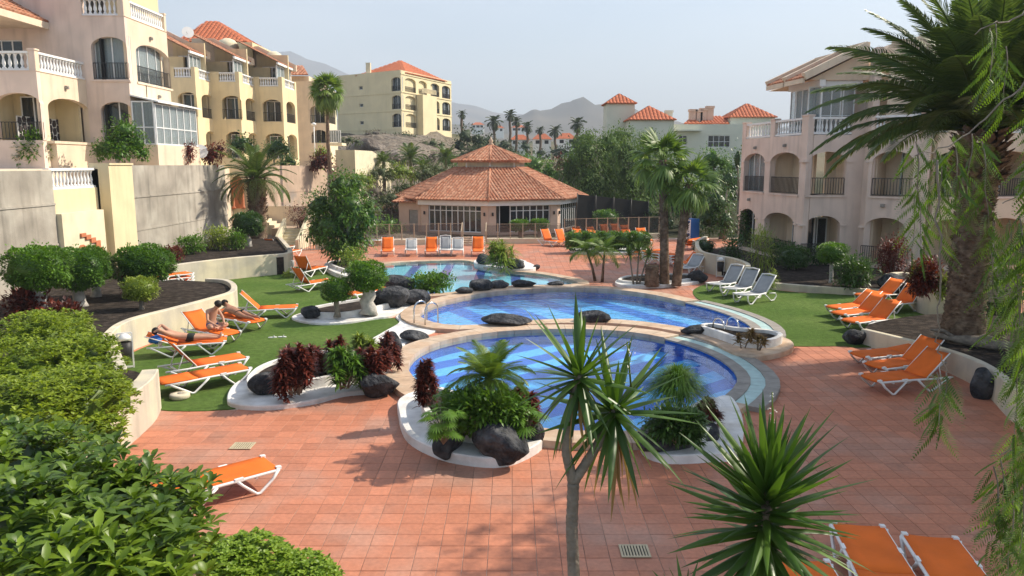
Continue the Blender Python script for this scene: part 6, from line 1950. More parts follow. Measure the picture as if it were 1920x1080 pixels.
# ------------------------------------------------------------------ vegetation
def stem(par, base, top, r0, r1, mat=m_bark, n=7, wob=.06, name='trunk', seg=5, flare=1.25):
    base, top = Vector(base), Vector(top)
    pts, rs = [], []
    for i in range(seg + 1):
        t = i / seg
        p = base.lerp(top, t)
        if 0 < i < seg: p += Vector((random.uniform(-1, 1), random.uniform(-1, 1), 0)) * wob
        pts.append(p); rs.append((r0 * (flare if i == 0 else 1)) * (1 - t) + r1 * t)
    mb = MB(); mb.tube(pts, rs, n)
    return mb.build(name, mat, par)
def topiary(x, ytop, ymid, w, ybase, label, z=0., mat=m_plant1, trunk=m_limebark, tr=8, flat=.8, n=2600, L=.10, cat='tree', dY=0., squash=.75, lean=0):
    """clipped crown: top row, bottom row of the crown, crown width, trunk foot (all in the picture)"""
    g = G(x, ybase, z); D = g.y + dY; s = D / FX
    rw = w * s / 2; zt, zb = ZY(ytop, D, x), ZY(ymid, D, x)
    t = thing('clipped_tree', label, cat, (g.x, D, z), 0, 'clipped ornamental trees')
    c = (g.x + lean, D, (zt + zb) / 2); r = (rw, rw * flat, (zt - zb) / 2)
    v = Veg(); v.core(c, (r[0] * .86, r[1] * .86, r[2] * .82), 9, .0)
    v.blob(c, r, n, L, L * .55, shell=.86, up=.35, squash=squash, bumps=.045)
    v.blob(c, (r[0] * 1.04, r[1] * 1.04, r[2] * 1.05), n // 8, L * 1.1, L * .5, shell=.95, up=.6, squash=squash, bumps=.06, rlo=.4, rhi=1)
    v.build('crown', mat, t)
    rt = tr * s
    stem(t, (g.x, D, z - .05), (g.x + lean, D, zb + r[2] * .5), rt, rt * .75, trunk, 9, rt * .25)
    return t
def shrub(x, yb, w, h, label, mat, L, Wd, n, z=0., name='shrub', cat='bush', group='garden shrubs', clumps=5, shell=.35, up=.4, dep=.8, dY=None, droop=.25, twig=True, nseg=2, rlo=0, rhi=1, prof=None):
    g = G(x, yb, z); s = g.y / FX
    rw, hh = w * s / 2, h * s
    D = g.y + (rw * dep * .7 if dY is None else dY)
    t = thing(name, label, cat, (g.x, D, z), 0, group)
    v = Veg()
    for k in range(clumps):
        a = 2 * math.pi * k / clumps + random.uniform(-.4, .4); q = .42 if clumps > 1 else 0
        c = (g.x + rw * q * math.cos(a), D + rw * dep * q * math.sin(a), z + hh * random.uniform(.45, .62))
        v.blob(c, (rw * (.62 if clumps > 1 else 1), rw * dep * (.62 if clumps > 1 else 1), hh * random.uniform(.38, .48)), n // clumps, L, Wd, shell=shell, up=up, zmin=z + .02, bumps=.12, droop=droop, nseg=nseg, rlo=rlo, rhi=rhi)
    v.build('foliage', mat, t)
    if twig:
        mb = MB()
        for k in range(4):
            a = random.uniform(0, 6.28)
            mb.tube([(g.x, D, z - .03), (g.x + rw * .2 * math.cos(a), D + rw * .2 * math.sin(a), z + hh * .3), (g.x + rw * .5 * math.cos(a), D + rw * .5 * math.sin(a), z + hh * .6)], [.02 + rw * .03, .015 + rw * .02, .006], 5)
        mb.build('stem', m_bark, t)
    return t
def tree(label, x, ybase, D, z, clumps, mat, L, Wd, dens, tr=.15, name='tree', trunkmat=m_bark, group=None, up=.1, shell=.45, trunk_top=None, droop=.3, core=.5, rlo=0, rhi=1):
    """clumps: (px, py, radius px, radius px vertical, depth offset)"""
    s = D / FX
    bx = XY(x, D, 430)
    t = thing(name, label, 'tree', (bx, D, z), 0, group)
    v = Veg(); top = Vector((0, 0, -99)); tops = []
    for px, py, rx, rz, dy in clumps:
        p = AT(px, py, D + dy); r = (rx * s, rx * s * .9, rz * s)
        if core: v.core(p, tuple(q * core * .9 for q in r), 7, 0., .22)
        nn = min(int(dens * (r[0] * r[2] + r[0] * r[1]) / (L * Wd) * 9), 6000)
        v.blob(p, r, nn, L, Wd, shell=shell, up=up, bumps=.10, droop=droop, rlo=rlo, rhi=rhi)
        tops.append(p)
    v.build('crown', mat, t)
    tp = trunk_top or (sum((q.z for q in tops)) / len(tops))
    mb = MB(); mid = Vector((bx, D, z + (tp - z) * .55))
    mb.tube([(bx, D, z - .2), (bx + tr * .3, D, z + (tp - z) * .3), mid], [tr * 1.25, tr, tr * .8], 8); mb.build('trunk', trunkmat, t)
    for q in tops[:7]:
        mb = MB(); mb.tube([mid - Vector((0, 0, tr)), mid.lerp(q, .5) + Vector((0, 0, -.1)), q], [tr * .6, tr * .4, tr * .15], 6); mb.build('limb', trunkmat, t)
    return t

# ---- palms
def date_frond_mesh(Lf, arch_, nl=46, leaf=.42, w=.035, keel=.55, seed=0, mat=m_palm):
    rs = np.random.default_rng(seed)
    n = 14
    th = np.linspace(0, 1, n)
    ang = -arch_ * th ** 1.3
    dx = np.cos(ang); dz = np.sin(ang)
    X = np.concatenate([[0], np.cumsum(dx[:-1])]) * Lf / n; Zc = np.concatenate([[0], np.cumsum(dz[:-1])]) * Lf / n
    v = Veg()
    tt = np.linspace(.12, .99, nl)
    px_, pz_ = np.interp(tt, th, X), np.interp(tt, th, Zc); an = np.interp(tt, th, ang)
    for s_ in (-1, 1):
        base = np.stack([px_, np.zeros(nl), pz_], 1)
        ln = leaf * np.sin(np.pi * (tt * .82 + .13)) * rs.uniform(.85, 1.1, nl)
        fw = .45 + .55 * tt
        d = np.stack([np.cos(an) * fw, s_ * np.ones(nl) * rs.uniform(.8, 1.1, nl), np.sin(an) * fw + keel * rs.uniform(.6, 1.2, nl)], 1)
        v.leaves(base, d, ln, w, .35, 2, .3, 'blade')
    pts = np.stack([X, np.zeros(n), Zc], 1)
    mb = MB(); mb.tube([tuple(p) for p in pts], list(np.linspace(.035, .006, n) * Lf / 3), 4)
    b0 = v.n
    v.add(np.array(mb.v), np.array([f for f in mb.f if len(f) == 4]), np.full(sum(1 for f in mb.f if len(f) == 4), .9))
    me = v.mesh('frond'); me.materials.append(mat)
    return me
def fan_frond_mesh(pet, rad, nb=20, seed=0, droop=.3, mat=m_fan):
    rs = np.random.default_rng(seed)
    v = Veg()
    a = np.linspace(-1.9, 1.9, nb)
    base = np.tile([[pet, 0, 0]], (nb, 1)).astype(float)
    d = np.stack([np.cos(a), np.sin(a), .12 * np.cos(a * 3) + rs.normal(0, .05, nb)], 1)
    sd = np.stack([-np.sin(a), np.cos(a), np.zeros(nb)], 1)
    v.leaves(base, d, rad * rs.uniform(.85, 1.05, nb) * (1 - .12 * np.abs(a) / 1.9), rad * .19, droop * rs.uniform(.6, 1.5, nb), 4, .35, 'blade', side=sd)
    mb = MB(); mb.tube([(0, 0, 0), (pet * .5, 0, .02), (pet, 0, 0)], [.035, .022, .015], 5)
    v.add(np.array(mb.v), np.array([f for f in mb.f if len(f) == 4]), np.full(sum(1 for f in mb.f if len(f) == 4), .95))
    me = v.mesh('frond'); me.materials.append(mat)
    return me
def palm_crown(par, c, meshes, n, elev0=80, elev1=-35, sc=(.85, 1.1), mats=None):
    inv = pm(par).inverted(); ga = math.pi * (3 - math.sqrt(5))
    for i in range(n):
        t = (i + .5) / n
        el = elev0 + (elev1 - elev0) * t ** .9 + random.uniform(-6, 6)
        me = meshes[min(len(meshes) - 1, int(t * len(meshes)))]
        o = link_mesh('frond', me, None, par, loc=inv @ Vector(c) + Vector((0, 0, random.uniform(-.05, .05))), rot=Euler((random.uniform(-.3, .3), -R(el), i * ga), 'XYZ'))
        s_ = random.uniform(*sc); o.scale = (s_, s_, s_)
def ringed_trunk(par, pts, rads, mat=m_trunk, ring=.12, n=14, amp=.07, boots=False):
    """trunk with the scars of old fronds as stepped rings"""
    P = [Vector(p) for p in pts]
    path = []
    d = [0]
    for a, b_ in zip(P, P[1:]): d.append(d[-1] + (b_ - a).length)
    m = max(6, int(d[-1] / ring) * 2)
    pp, rr = [], []
    for i in range(m + 1):
        s_ = d[-1] * i / m; j = max(k for k in range(len(d)) if d[k] <= s_ + 1e-9); j = min(j, len(P) - 2)
        t = (s_ - d[j]) / (d[j + 1] - d[j])
        pp.append(P[j].lerp(P[j + 1], t)); r_ = rads[j] * (1 - t) + rads[j + 1] * t
        rr.append(r_ * (1 + (amp if i % 2 else -amp) + random.uniform(-.02, .02)))
    mb = MB(); mb.tube(pp, rr, n)
    mb.v = [(p[0] + random.uniform(-1, 1) * rads[0] * .03, p[1] + random.uniform(-1, 1) * rads[0] * .03, p[2] + random.uniform(-1, 1) * rads[0] * .06) for p in mb.v]
    return mb.build('trunk', mat, par)
def boots(par, c, r, z0, z1, n, size, mat=m_trunk):
    v = Veg(); a = rng.uniform(0, 6.28, n); z = rng.uniform(z0, z1, n)
    base = np.stack([c[0] + r * np.cos(a), c[1] + r * np.sin(a), z], 1)
    d = np.stack([np.cos(a), np.sin(a), np.full(n, 1.1)], 1) + rng.normal(0, .15, (n, 3))
    v.leaves(base, d, size * rng.uniform(.7, 1.2, n), size * .7, .0, 2, .5)
    return v.build('boot', mat, par, kind='stuff')
fr_up = [date_frond_mesh(5.0, .6, 84, .80, .06, .40, 1), date_frond_mesh(5.0, .9, 84, .80, .06, .30, 2), date_frond_mesh(4.8, 1.2, 80, .78, .06, .22, 3)]
# big date palm on the right
g = G(1826, 648, .4); bp_ = (g.x, g.y + .55)
bigp = thing('date_palm', 'massive date palm with thick scaly trunk at the right', 'palm tree', (bp_[0], bp_[1], .4))
DZ = lambda y: ZY(y, bp_[1], 1820)
ringed_trunk(bigp, [(bp_[0], bp_[1], .2), (bp_[0], bp_[1], 1.3), (bp_[0] - .02, bp_[1], DZ(400)), (bp_[0] - .03, bp_[1], DZ(330)), (bp_[0] - .05, bp_[1], DZ(270))], [.60, .50, .44, .56, .54], ring=.11, n=18, amp=.05)
boots(bigp, bp_, .43, .5, DZ(270), 900, .17)
boots(bigp, bp_, .52, DZ(350), DZ(255), 160, .4)
palm_crown(bigp, (bp_[0] - .05, bp_[1], DZ(245)), fr_up, 96, 88, 12, (.80, 1.05))
# left date palm
fr_l = [date_frond_mesh(2.9, .8, 40, .5, .05, .5, 4), date_frond_mesh(2.9, 1.3, 40, .5, .05, .4, 5), date_frond_mesh(2.8, 1.7, 40, .5, .05, .3, 6)]
Yp = 46.0; cx_ = XY(483, Yp)
lp = thing('date_palm', 'date palm with pineapple-shaped trunk beside the steps', 'palm tree', (cx_, Yp, 1.0))
ringed_trunk(lp, [(cx_, Yp, .6), (cx_, Yp, ZY(395, Yp)), (cx_, Yp, ZY(355, Yp)), (cx_, Yp, ZY(335, Yp))], [.50, .50, .56, .4], ring=.14, n=14, amp=.07)
boots(lp, (cx_, Yp), .5, 1.8, ZY(335, Yp), 240, .24)
palm_crown(lp, (cx_, Yp, ZY(338, Yp)), fr_l, 46, 86, -12, (.85, 1.1))
# slim fan palm on the left
ff = [fan_frond_mesh(.8, .75, 18, 1, .35), fan_frond_mesh(.9, .75, 18, 2, .7), fan_frond_mesh(.85, .75, 18, 3, 1.1)]
Yp = 60.0
sp = thing('fan_palm', 'tall slim fan palm in front of the cream block', 'palm tree', (XY(626, Yp), Yp, 1.2))
top = AT(613, 172, Yp)
ringed_trunk(sp, [(XY(626, Yp), Yp, .8), (XY(620, Yp), Yp, ZY(270, Yp)), top], [.19, .14, .12], ring=.3, n=8, amp=.04)
palm_crown(sp, tuple(top), ff, 44, 80, -55, (.85, 1.15))
# two fan palms on the island
fg = [fan_frond_mesh(.85, .85, 22, 4, .25), fan_frond_mesh(1.0, .9, 22, 5, .5), fan_frond_mesh(.95, .85, 22, 6, .9)]
for (x, yb, xt, yt, sc, lab) in ((1246, 530, 1243, 300, 1.0, 'left tall fan palm with speckled trunk on the island planter'), (1268, 532, 1292, 345, .95, 'right leaning fan palm with speckled trunk on the island planter')):
    g = G(x, yb, .18); t = thing('fan_palm', lab, 'palm tree', (g.x, g.y, .18), 0, 'fan palms on the island planter')
    top = AT(xt, yt, g.y)
    ringed_trunk(t, [(g.x, g.y, .1), (g.x * .75 + top.x * .25, g.y, .18 + (top.z - .18) * .3), tuple(top)], [.22, .19, .16], ring=.09, n=12, amp=.035)
    boots(t, (g.x * .4 + top.x * .6, g.y), .175, 1.9, 3.7, 150, .13, m_trunk)
    palm_crown(t, tuple(top), fg, 22, 80, -50, (.75 * sc, 1.0 * sc))
# two small palms beside the shallow pool
fs_ = [date_frond_mesh(1.05, 1.0, 22, .34, .03, .2, 7, m_fan), date_frond_mesh(1.1, 1.6, 22, .34, .03, .1, 8, m_fan)]
for (x, yb, xt, yt, lab) in ((1116, 527, 1100, 470, 'small palm with thin red-brown trunk, left of the pair by the pools'), (1129, 529, 1134, 468, 'small palm with thin red-brown trunk, right of the pair by the pools')):
    g = G(x, yb); t = thing('small_palm', lab, 'palm tree', (g.x, g.y, 0), 0, 'small palms by the pools')
    top = AT(xt, yt, g.y); mb = MB(); mb.tube([(g.x, g.y, 0), ((g.x * .6 + top.x * .4), g.y, .7), tuple(top)], [.075, .055, .045], 7); mb.build('trunk', m_trunk, t)
    palm_crown(t, tuple(top), fs_, 20, 70, -15)
# feathery palm in the front planter
g = G(915, 812, .4); t = thing('feathery_palm', 'small feathery palm rising above the front pool planter', 'palm tree', (g.x, g.y + .4, .4))
fp_ = [date_frond_mesh(1.0, .9, 70, .26, .012, .3, 9, m_fan), date_frond_mesh(1.05, 1.5, 70, .26, .012, .25, 10, m_fan), date_frond_mesh(1.0, 1.9, 70, .26, .012, .2, 11, m_fan)]
top = AT(918, 712, g.y + .4)
ringed_trunk(t, [(g.x, g.y + .4, .3), tuple(top)], [.09, .07], ring=.08, n=8)
palm_crown(t, tuple(top), fp_, 52, 84, -30, (.8, 1.1))
# small palms / cycads on the far slope, and silhouettes of far palms
fq = [date_frond_mesh(1.5, 1.0, 20, .4, .06, .3, 12), date_frond_mesh(1.5, 1.6, 20, .4, .06, .2, 13)]
for x, yb, yt, D, sc, lab in ((722, 345, 292, 72, .9, 'low palm on the rocky slope, left of three beside the yellow wall'), (772, 335, 285, 78, 1.25, 'spiky palm on the rocky slope, middle of three'), (795, 340, 305, 76, .9, 'small palm on the slope just above the pavilion roof edge'), (838, 325, 285, 82, 1.2, 'palm on the slope just left of the pavilion roof lantern')):
    x3 = XY(x, D); t = thing('slope_palm', lab, 'palm tree', (x3, D, ZY(yb, D)), 0, 'palms on the rocky slope')
    stem(t, (x3, D, ZY(yb, D) - 1.5), (x3, D, ZY(yt + 12, D)), .18, .15, m_trunk)
    palm_crown(t, (x3, D, ZY(yt + 12, D)), fq, 24, 85, 0, (.9 * sc, 1.2 * sc))
fr_far = [date_frond_mesh(2.2, 1.2, 12, .8, .2, .2, 14, m_far), date_frond_mesh(2.2, 1.8, 12, .8, .2, .1, 15, m_far)]
for x, yb, yt, D, sc, lab in ((868, 290, 214, 150, .55, 'far dark palm nearest the yellow block'), (927, 285, 228, 160, 1.0, 'far bushy dark palm above the pavilion roof'), (957, 280, 216, 165, .75, 'tallest far palm above the leftmost white house'), (968, 280, 228, 168, .7, 'far palm just right of the tallest one'),
                              (988, 280, 238, 170, .8, 'far palm between the small white houses'), (1012, 278, 244, 175, .6, 'small far palm above the middle white house'), (1040, 278, 246, 172, .85, 'far bushy palm between middle and right white houses'), (1080, 275, 232, 150, .9, 'far palm beside the pepper trees, rightmost of the row')):
    x3 = XY(x, D); t = thing('far_palm', lab, 'palm tree', (x3, D, ZY(yb, D)), 0, 'far palms on the skyline')
    stem(t, (x3, D, ZY(yb, D) - 2), (x3, D, ZY(yt, D)), .3, .25, m_trunk, wob=.15)
    palm_crown(t, (x3, D, ZY(yt, D)), fr_far, 22, 85, -45, (.85 * sc, 1.15 * sc))

# ---- clipped trees
topiary(78, 462, 540, 118, 603, 'flat-topped clipped tree at the far left in front of grey wall', .62, n=5200, L=.10, tr=13, dY=0)
topiary(152, 466, 540, 110, 574, 'clipped tree with white trunk, middle of the three by the grey wall', .62, n=5200, L=.10, tr=12)
topiary(180, 463, 526, 66, 556, 'clipped tree with white trunk, right rear of the three by the grey wall', .62, n=3600, L=.10, tr=9)
topiary(274, 461, 526, 112, 556, 'dome-shaped clipped tree in front of the yellow pillar', .62, n=6500, L=.10, tr=8, squash=.9)
topiary(266, 520, 562, 66, 580, 'small pale round bush on a stem in the dark soil bed', .62, mat=m_ylw, n=2600, L=.07, tr=5, squash=.95, trunk=m_bark)
topiary(632, 522, 562, 58, 592, 'smaller round clipped tree on a thin stem in the island planter', .22, n=3200, L=.07, tr=6, squash=.9, flat=.95, trunk=m_bark)
topiary(690, 490, 543, 74, 586, 'larger round clipped tree on a thick white trunk in the island planter', .22, n=4200, L=.09, tr=15, squash=.9, flat=.95)
topiary(976, 412, 432, 38, 455, 'clipped tree left of the pair in front of the pavilion', .1, n=1300, L=.14, tr=4, trunk=m_bark, dY=2)
topiary(1013, 411, 431, 36, 455, 'clipped tree right of the pair in front of the pavilion', .1, n=1300, L=.14, tr=4, trunk=m_bark, dY=2)
topiary(1141, 394, 424, 46, 446, 'round clipped tree behind the dark mesh fence', .1, n=1300, L=.16, tr=4, trunk=m_bark, dY=2)
topiary(1327, 452, 472, 44, 482, 'flat clipped tree at the corner of the right garden', .25, mat=m_plant2, n=1300, L=.10, tr=3, trunk=m_bark, dY=1)
topiary(1580, 456, 492, 56, 540, 'bright clipped tree on a white stem in the right garden', .25, n=2600, L=.09, tr=4, dY=1.2)
topiary(1512, 462, 500, 60, 516, 'dark bushy tree in the right garden beneath the balcony', .25, mat=m_plant2, n=2200, L=.10, tr=3, trunk=m_bark, dY=1.6)
topiary(428, 508, 535, 38, 538, 'pale round bush on a short stem on the rear bed', .85, mat=m_ylw, n=1300, L=.09, tr=3, dY=8.2)
topiary(466, 398, 440, 62, 462, 'multi-layered dark clipped tree below the date palm', .85, mat=m_plant2, n=2600, L=.12, tr=6, dY=0)
# hedge slab on the rear deck
g = G(1140, 470); t = thing('hedge', 'low clipped hedge with flat top on the rear deck', 'hedge', (g.x, g.y, 0))
v = Veg()
for k in range(5):
    c = (XY(1085 + 29 * k, 45), 45.4, .78); v.core(c, (.75, .55, .45), 6, 0); v.blob(c, (.85, .65, .55), 1500, .13, .07, shell=.85, squash=.6, bumps=.03)
v.build('foliage', m_plant1, t)
for k in range(4): stem(t, (XY(1095 + 32 * k, 45), 45.4, 0), (XY(1095 + 32 * k, 45), 45.4, .6), .06, .05)
lw = ledge('island_planter', [(1070, 474), (1110, 478), (1180, 478), (1212, 472), (1200, 466), (1130, 465), (1080, 468)], 0, .16, m_whitec, 'white kerbed planter under the low clipped hedge', 'planter')

# ---- large trees
tree('large dark glossy tree behind the lawn with dense rounded crown', 648, 505, 38.5, .2,
     [(640, 350, 34, 34, 0), (600, 385, 34, 30, .5), (660, 385, 40, 36, -.8), (690, 400, 26, 30, .2), (620, 425, 44, 38, -.5), (668, 440, 36, 34, .3), (640, 465, 40, 26, -.3), (595, 430, 26, 28, .6), (665, 345, 22, 20, .8), (645, 395, 44, 40, .4)],
     m_gloss, .21, .10, 1.2, .2, trunkmat=m_limebark, group=None, core=.55)
def bgtree(label, x, yb, D, clumps, mat=m_plant3, L=.30, Wd=.12, dens=.7, tr=.25, **k):
    return tree(label, x, yb, D, max(-.05, height(XY(x, D), D)), clumps, mat, L, Wd, dens, tr, group='trees beyond the rear deck', **k)
bgtree('tall weeping pepper tree right behind the pavilion', 1120, 430, 72, [(1100, 290, 40, 40, 0), (1140, 275, 42, 34, 2), (1070, 320, 30, 34, 1), (1110, 340, 46, 44, -1), (1150, 330, 38, 46, 1), (1130, 380, 44, 40, 0), (1085, 370, 28, 34, 2)], m_bgp, .34, .12, .9, up=-.5, core=.5)
bgtree('olive-green feathery tree left of the fan palms', 1185, 430, 68, [(1175, 285, 34, 30, 0), (1205, 300, 36, 40, 2), (1180, 340, 38, 44, 0), (1215, 350, 30, 40, 1), (1195, 390, 40, 36, -1)], m_bgp, .30, .12, .9, up=-.3, core=.5)
bgtree('rounded light green tree in front of the pale villa', 1350, 430, 66, [(1335, 300, 34, 28, 0), (1360, 315, 28, 30, 1), (1325, 335, 36, 34, 0), (1355, 355, 30, 34, 2)], m_plant1, .30, .13, .6, core=.5)
bgtree('dark green tree beside the corner of the right building', 1355, 450, 54, [(1345, 380, 32, 34, 0), (1365, 340, 22, 30, 2), (1330, 410, 30, 30, 0), (1362, 415, 22, 30, -1)], m_plant2, .24, .10, .7, core=.5)
bgtree('dark shrubby tree behind the blue kiosk', 1290, 440, 60, [(1270, 380, 34, 30, 0), (1300, 395, 30, 32, 1), (1255, 350, 26, 30, 2), (1300, 350, 28, 30, 2)], m_plant2, .26, .11, .7, core=.5)
bgtree('bushy green tree behind the right slope of the pavilion roof', 1015, 400, 84, [(1005, 310, 24, 20, 0), (1030, 320, 22, 22, 1), (1050, 335, 24, 26, 0), (1075, 300, 22, 22, 3)], m_plant1, .34, .15, .55, core=.5)
bgtree('reddish blossoming tree behind the pavilion roof', 1045, 400, 80, [(1052, 305, 20, 16, 0), (1062, 318, 16, 16, 1)], m_red, .3, .14, .5, core=.4)
bgtree('grey-green tree right of the yellow block', 880, 300, 118, [(872, 255, 22, 20, 0), (895, 262, 24, 18, 2), (862, 272, 18, 16, 1), (905, 280, 26, 14, 0)], m_far, .6, .3, .5, core=.5)
bgtree('far round tree below the small white houses', 1000, 300, 140, [(985, 275, 16, 9, 0), (1050, 285, 30, 12, 3), (1085, 270, 24, 18, 3), (1015, 287, 14, 8, 0)], m_far, .7, .35, .5, core=.6)
bgtree('far dark tree row left of the golf green', 930, 300, 145, [(915, 265, 20, 12, 0), (945, 272, 20, 10, 3), (930, 285, 24, 10, 0), (962, 288, 14, 8, 0)], m_far, .7, .35, .5, core=.6)
bgtree('tall feathery tree in front of the villa tower', 1200, 400, 82, [(1165, 255, 30, 20, 0), (1215, 262, 30, 18, 1), (1240, 285, 26, 26, 0), (1100, 262, 26, 20, 2)], m_bgp, .36, .14, .8, up=-.2, core=.5)
bgtree('dark tree filling the gap beside the villa wall', 1385, 420, 60, [(1382, 300, 12, 30, 0), (1378, 350, 14, 34, 1)], m_plant2, .3, .12, .7, core=.5)
bgtree('dark understorey tree behind the clipped fence tree', 1170, 440, 64, [(1150, 405, 36, 24, 0), (1200, 410, 36, 26, 1), (1240, 415, 30, 24, 0)], m_plant2, .26, .11, .7, core=.6)
# golf green beyond
mb = MB(); vs = []
for k in range(24):
    a = 2 * math.pi * k / 24; x_, y_ = XY(990, 135) + 9 * math.cos(a), 138 + 16 * math.sin(a); vs.append((x_, y_, height(x_, y_) + .12))
cx2 = XY(990, 135); vs.append((cx2, 138, height(cx2, 138) + .12)); mb.add(vs, [(k, (k + 1) % 24, 24) for k in range(24)]); tag(mb.build('golf_green', m_turf), kind='structure')
# shrubs of the right garden
for (x, yb, w, h, lab, mat, L, Wd, n, z) in (
    (1430, 520, 56, 100, 'tall yellow-green yucca-like shrub at the corner of the right garden', m_ylw, .34, .035, 900, .25),
    (1375, 505, 46, 60, 'dark shrub behind the curved wall with the bin', m_plant2, .18, .08, 900, .25),
    (1474, 500, 70, 50, 'dark green bush below the left arches of the right building', m_plant2, .14, .07, 1500, .25),
    (1545, 500, 60, 40, 'low dark hedge bush below the middle arch', m_plant2, .14, .07, 1200, .25),
    (1612, 545, 86, 62, 'lush mid-green bush behind the right lawn kerb', m_plant2, .15, .07, 2600, .25),
    (1450, 540, 22, 36, 'small spiky plant near the kerb of the right lawn', m_ylw, .26, .03, 160, .25),
    (1678, 520, 60, 74, 'wine-red bush in front of the right building arch', m_red, .16, .06, 2000, .5),
    (1740, 560, 70, 78, 'glossy dark red bush beside the big palm trunk', m_red, .18, .08, 2200, .85),
    (1772, 560, 36, 48, 'yellow-variegated bush touching the big palm trunk', m_ylw, .14, .06, 700, .85),
    (1400, 470, 40, 80, 'leafy tree-like shrub at the left corner arch', m_plant2, .18, .08, 1200, .25),
    ):
    shrub(x, yb, w, h, lab, mat, L, Wd, n, z)
# left beds
for (x, yb, w, h, lab, mat, L, Wd, n, z, kw) in (
    (350, 478, 60, 36, 'bright green bush on the rear bed left of the round one', m_plant1, .16, .08, 1400, .85, {}),
    (402, 470, 62, 44, 'light green leggy bush on the rear bed', m_ylw, .16, .08, 1200, .85, {}),
    (318, 492, 46, 30, 'wine-red low bush at the edge of the rear bed', m_red, .18, .07, 700, .85, {}),
    (446, 428, 44, 42, 'dark green bush under the arched gateway', m_plant2, .16, .07, 1200, 1.0, {}),
    (440, 470, 40, 36, 'green bush beside the layered clipped tree', m_plant1, .16, .07, 900, .85, {}),
    (560, 428, 60, 44, 'dark reddish shrub beside the landing of the steps', m_red, .18, .06, 900, 1.2, {}),
    (520, 400, 60, 22, 'low scrub along the foot of the peeling pink wall', m_plant3, .2, .06, 700, 1.4, {}),
    (590, 440, 50, 50, 'loose green shrub left of the large dark tree', m_plant1, .2, .07, 700, .6, {}),
    (240, 560, 34, 46, 'dark red shrub beside the small pale round bush', m_red, .16, .06, 700, .62, {}),
    (40, 610, 90, 62, 'wine-red broad-leaved bush at the far left below clipped trees', m_red, .24, .11, 800, .62, {}),
    (110, 622, 70, 50, 'wine-red broad-leaved bush beside a pale stump', m_red, .24, .11, 700, .62, {}),
    (72, 640, 50, 42, 'yellow-green variegated bush among red leaves', m_ylw, .2, .07, 600, .62, {}),
    (150, 628, 40, 40, 'small yellow-tipped bush at the edge of dark soil', m_ylw, .18, .07, 420, .62, {}),
    (45, 590, 60, 60, 'green and red croton bush under the leftmost clipped tree', m_red, .2, .07, 600, .62, {}),
    (660, 520, 60, 56, 'yellowish shrub at the foot of the large dark tree', m_ylw, .16, .06, 900, .3, {}),
    ):
    shrub(x, yb, w, h, lab, mat, L, Wd, n, z, **kw)
# terrace shrubs in front of building A
shrub(28, 316, 62, 70, 'round green bush at the left edge on top of the grey wall', m_plant1, .22, .10, 1900, 5.06, dY=-2.5 + 4)
t = topiary(232, 220, 290, 84, 306, 'bushy tree with pale stems on the terrace in front of the pink block', 5.06, n=2400, L=.18, tr=5, dY=0.0, squash=None) if False else None
tree('bushy tree with pale stems on the terrace in front of the pink block', 230, 306, 37.5, 5.05, [(232, 245, 34, 24, 0), (205, 272, 26, 20, -.3), (255, 270, 26, 22, .3), (228, 280, 30, 18, -.4), (190, 282, 20, 16, .2), (268, 288, 14, 12, 0)], m_plant1, .16, .09, .9, .09, trunkmat=m_limebark, core=.55)
for x, w, lab in ((342, 46, 'wine-red bush on the terrace left of the satellite dish'), (400, 40, 'wine-red bush on the terrace right of the satellite dish')):
    tree(lab, x, 308, 43.5 if x < 380 else 46, 5.05, [(x, 288, w * .5, 18, 0), (x + 12, 280, w * .35, 14, .2), (x - 12, 292, w * .35, 14, 0)], m_red, .2, .09, .8, .05, name='shrub_tree', core=.5)
for x, y, r_, D, lab, mat in ((455, 268, 22, 56, 'dark bush on the terrace in front of the second yellow bay', m_plant2), (520, 275, 24, 60, 'dark green bush on the terrace in front of the third yellow bay', m_plant2), (605, 285, 16, 64, 'bright yellow-green bush beside the cream block', m_ylw), (603, 300, 22, 63, 'reddish low bush on top of the peeling wall', m_red), (540, 300, 16, 62, 'low green bush on the terrace edge above the peeling wall', m_plant2)):
    tree(lab, x, 310, D, 5.05, [(x, y, r_, r_ * .8, 0), (x + r_ * .6, y + 6, r_ * .7, r_ * .6, 0), (x - r_ * .6, y + 6, r_ * .7, r_ * .6, 0)], mat, .26, .1, .7, .06, name='terrace_bush', core=.5)
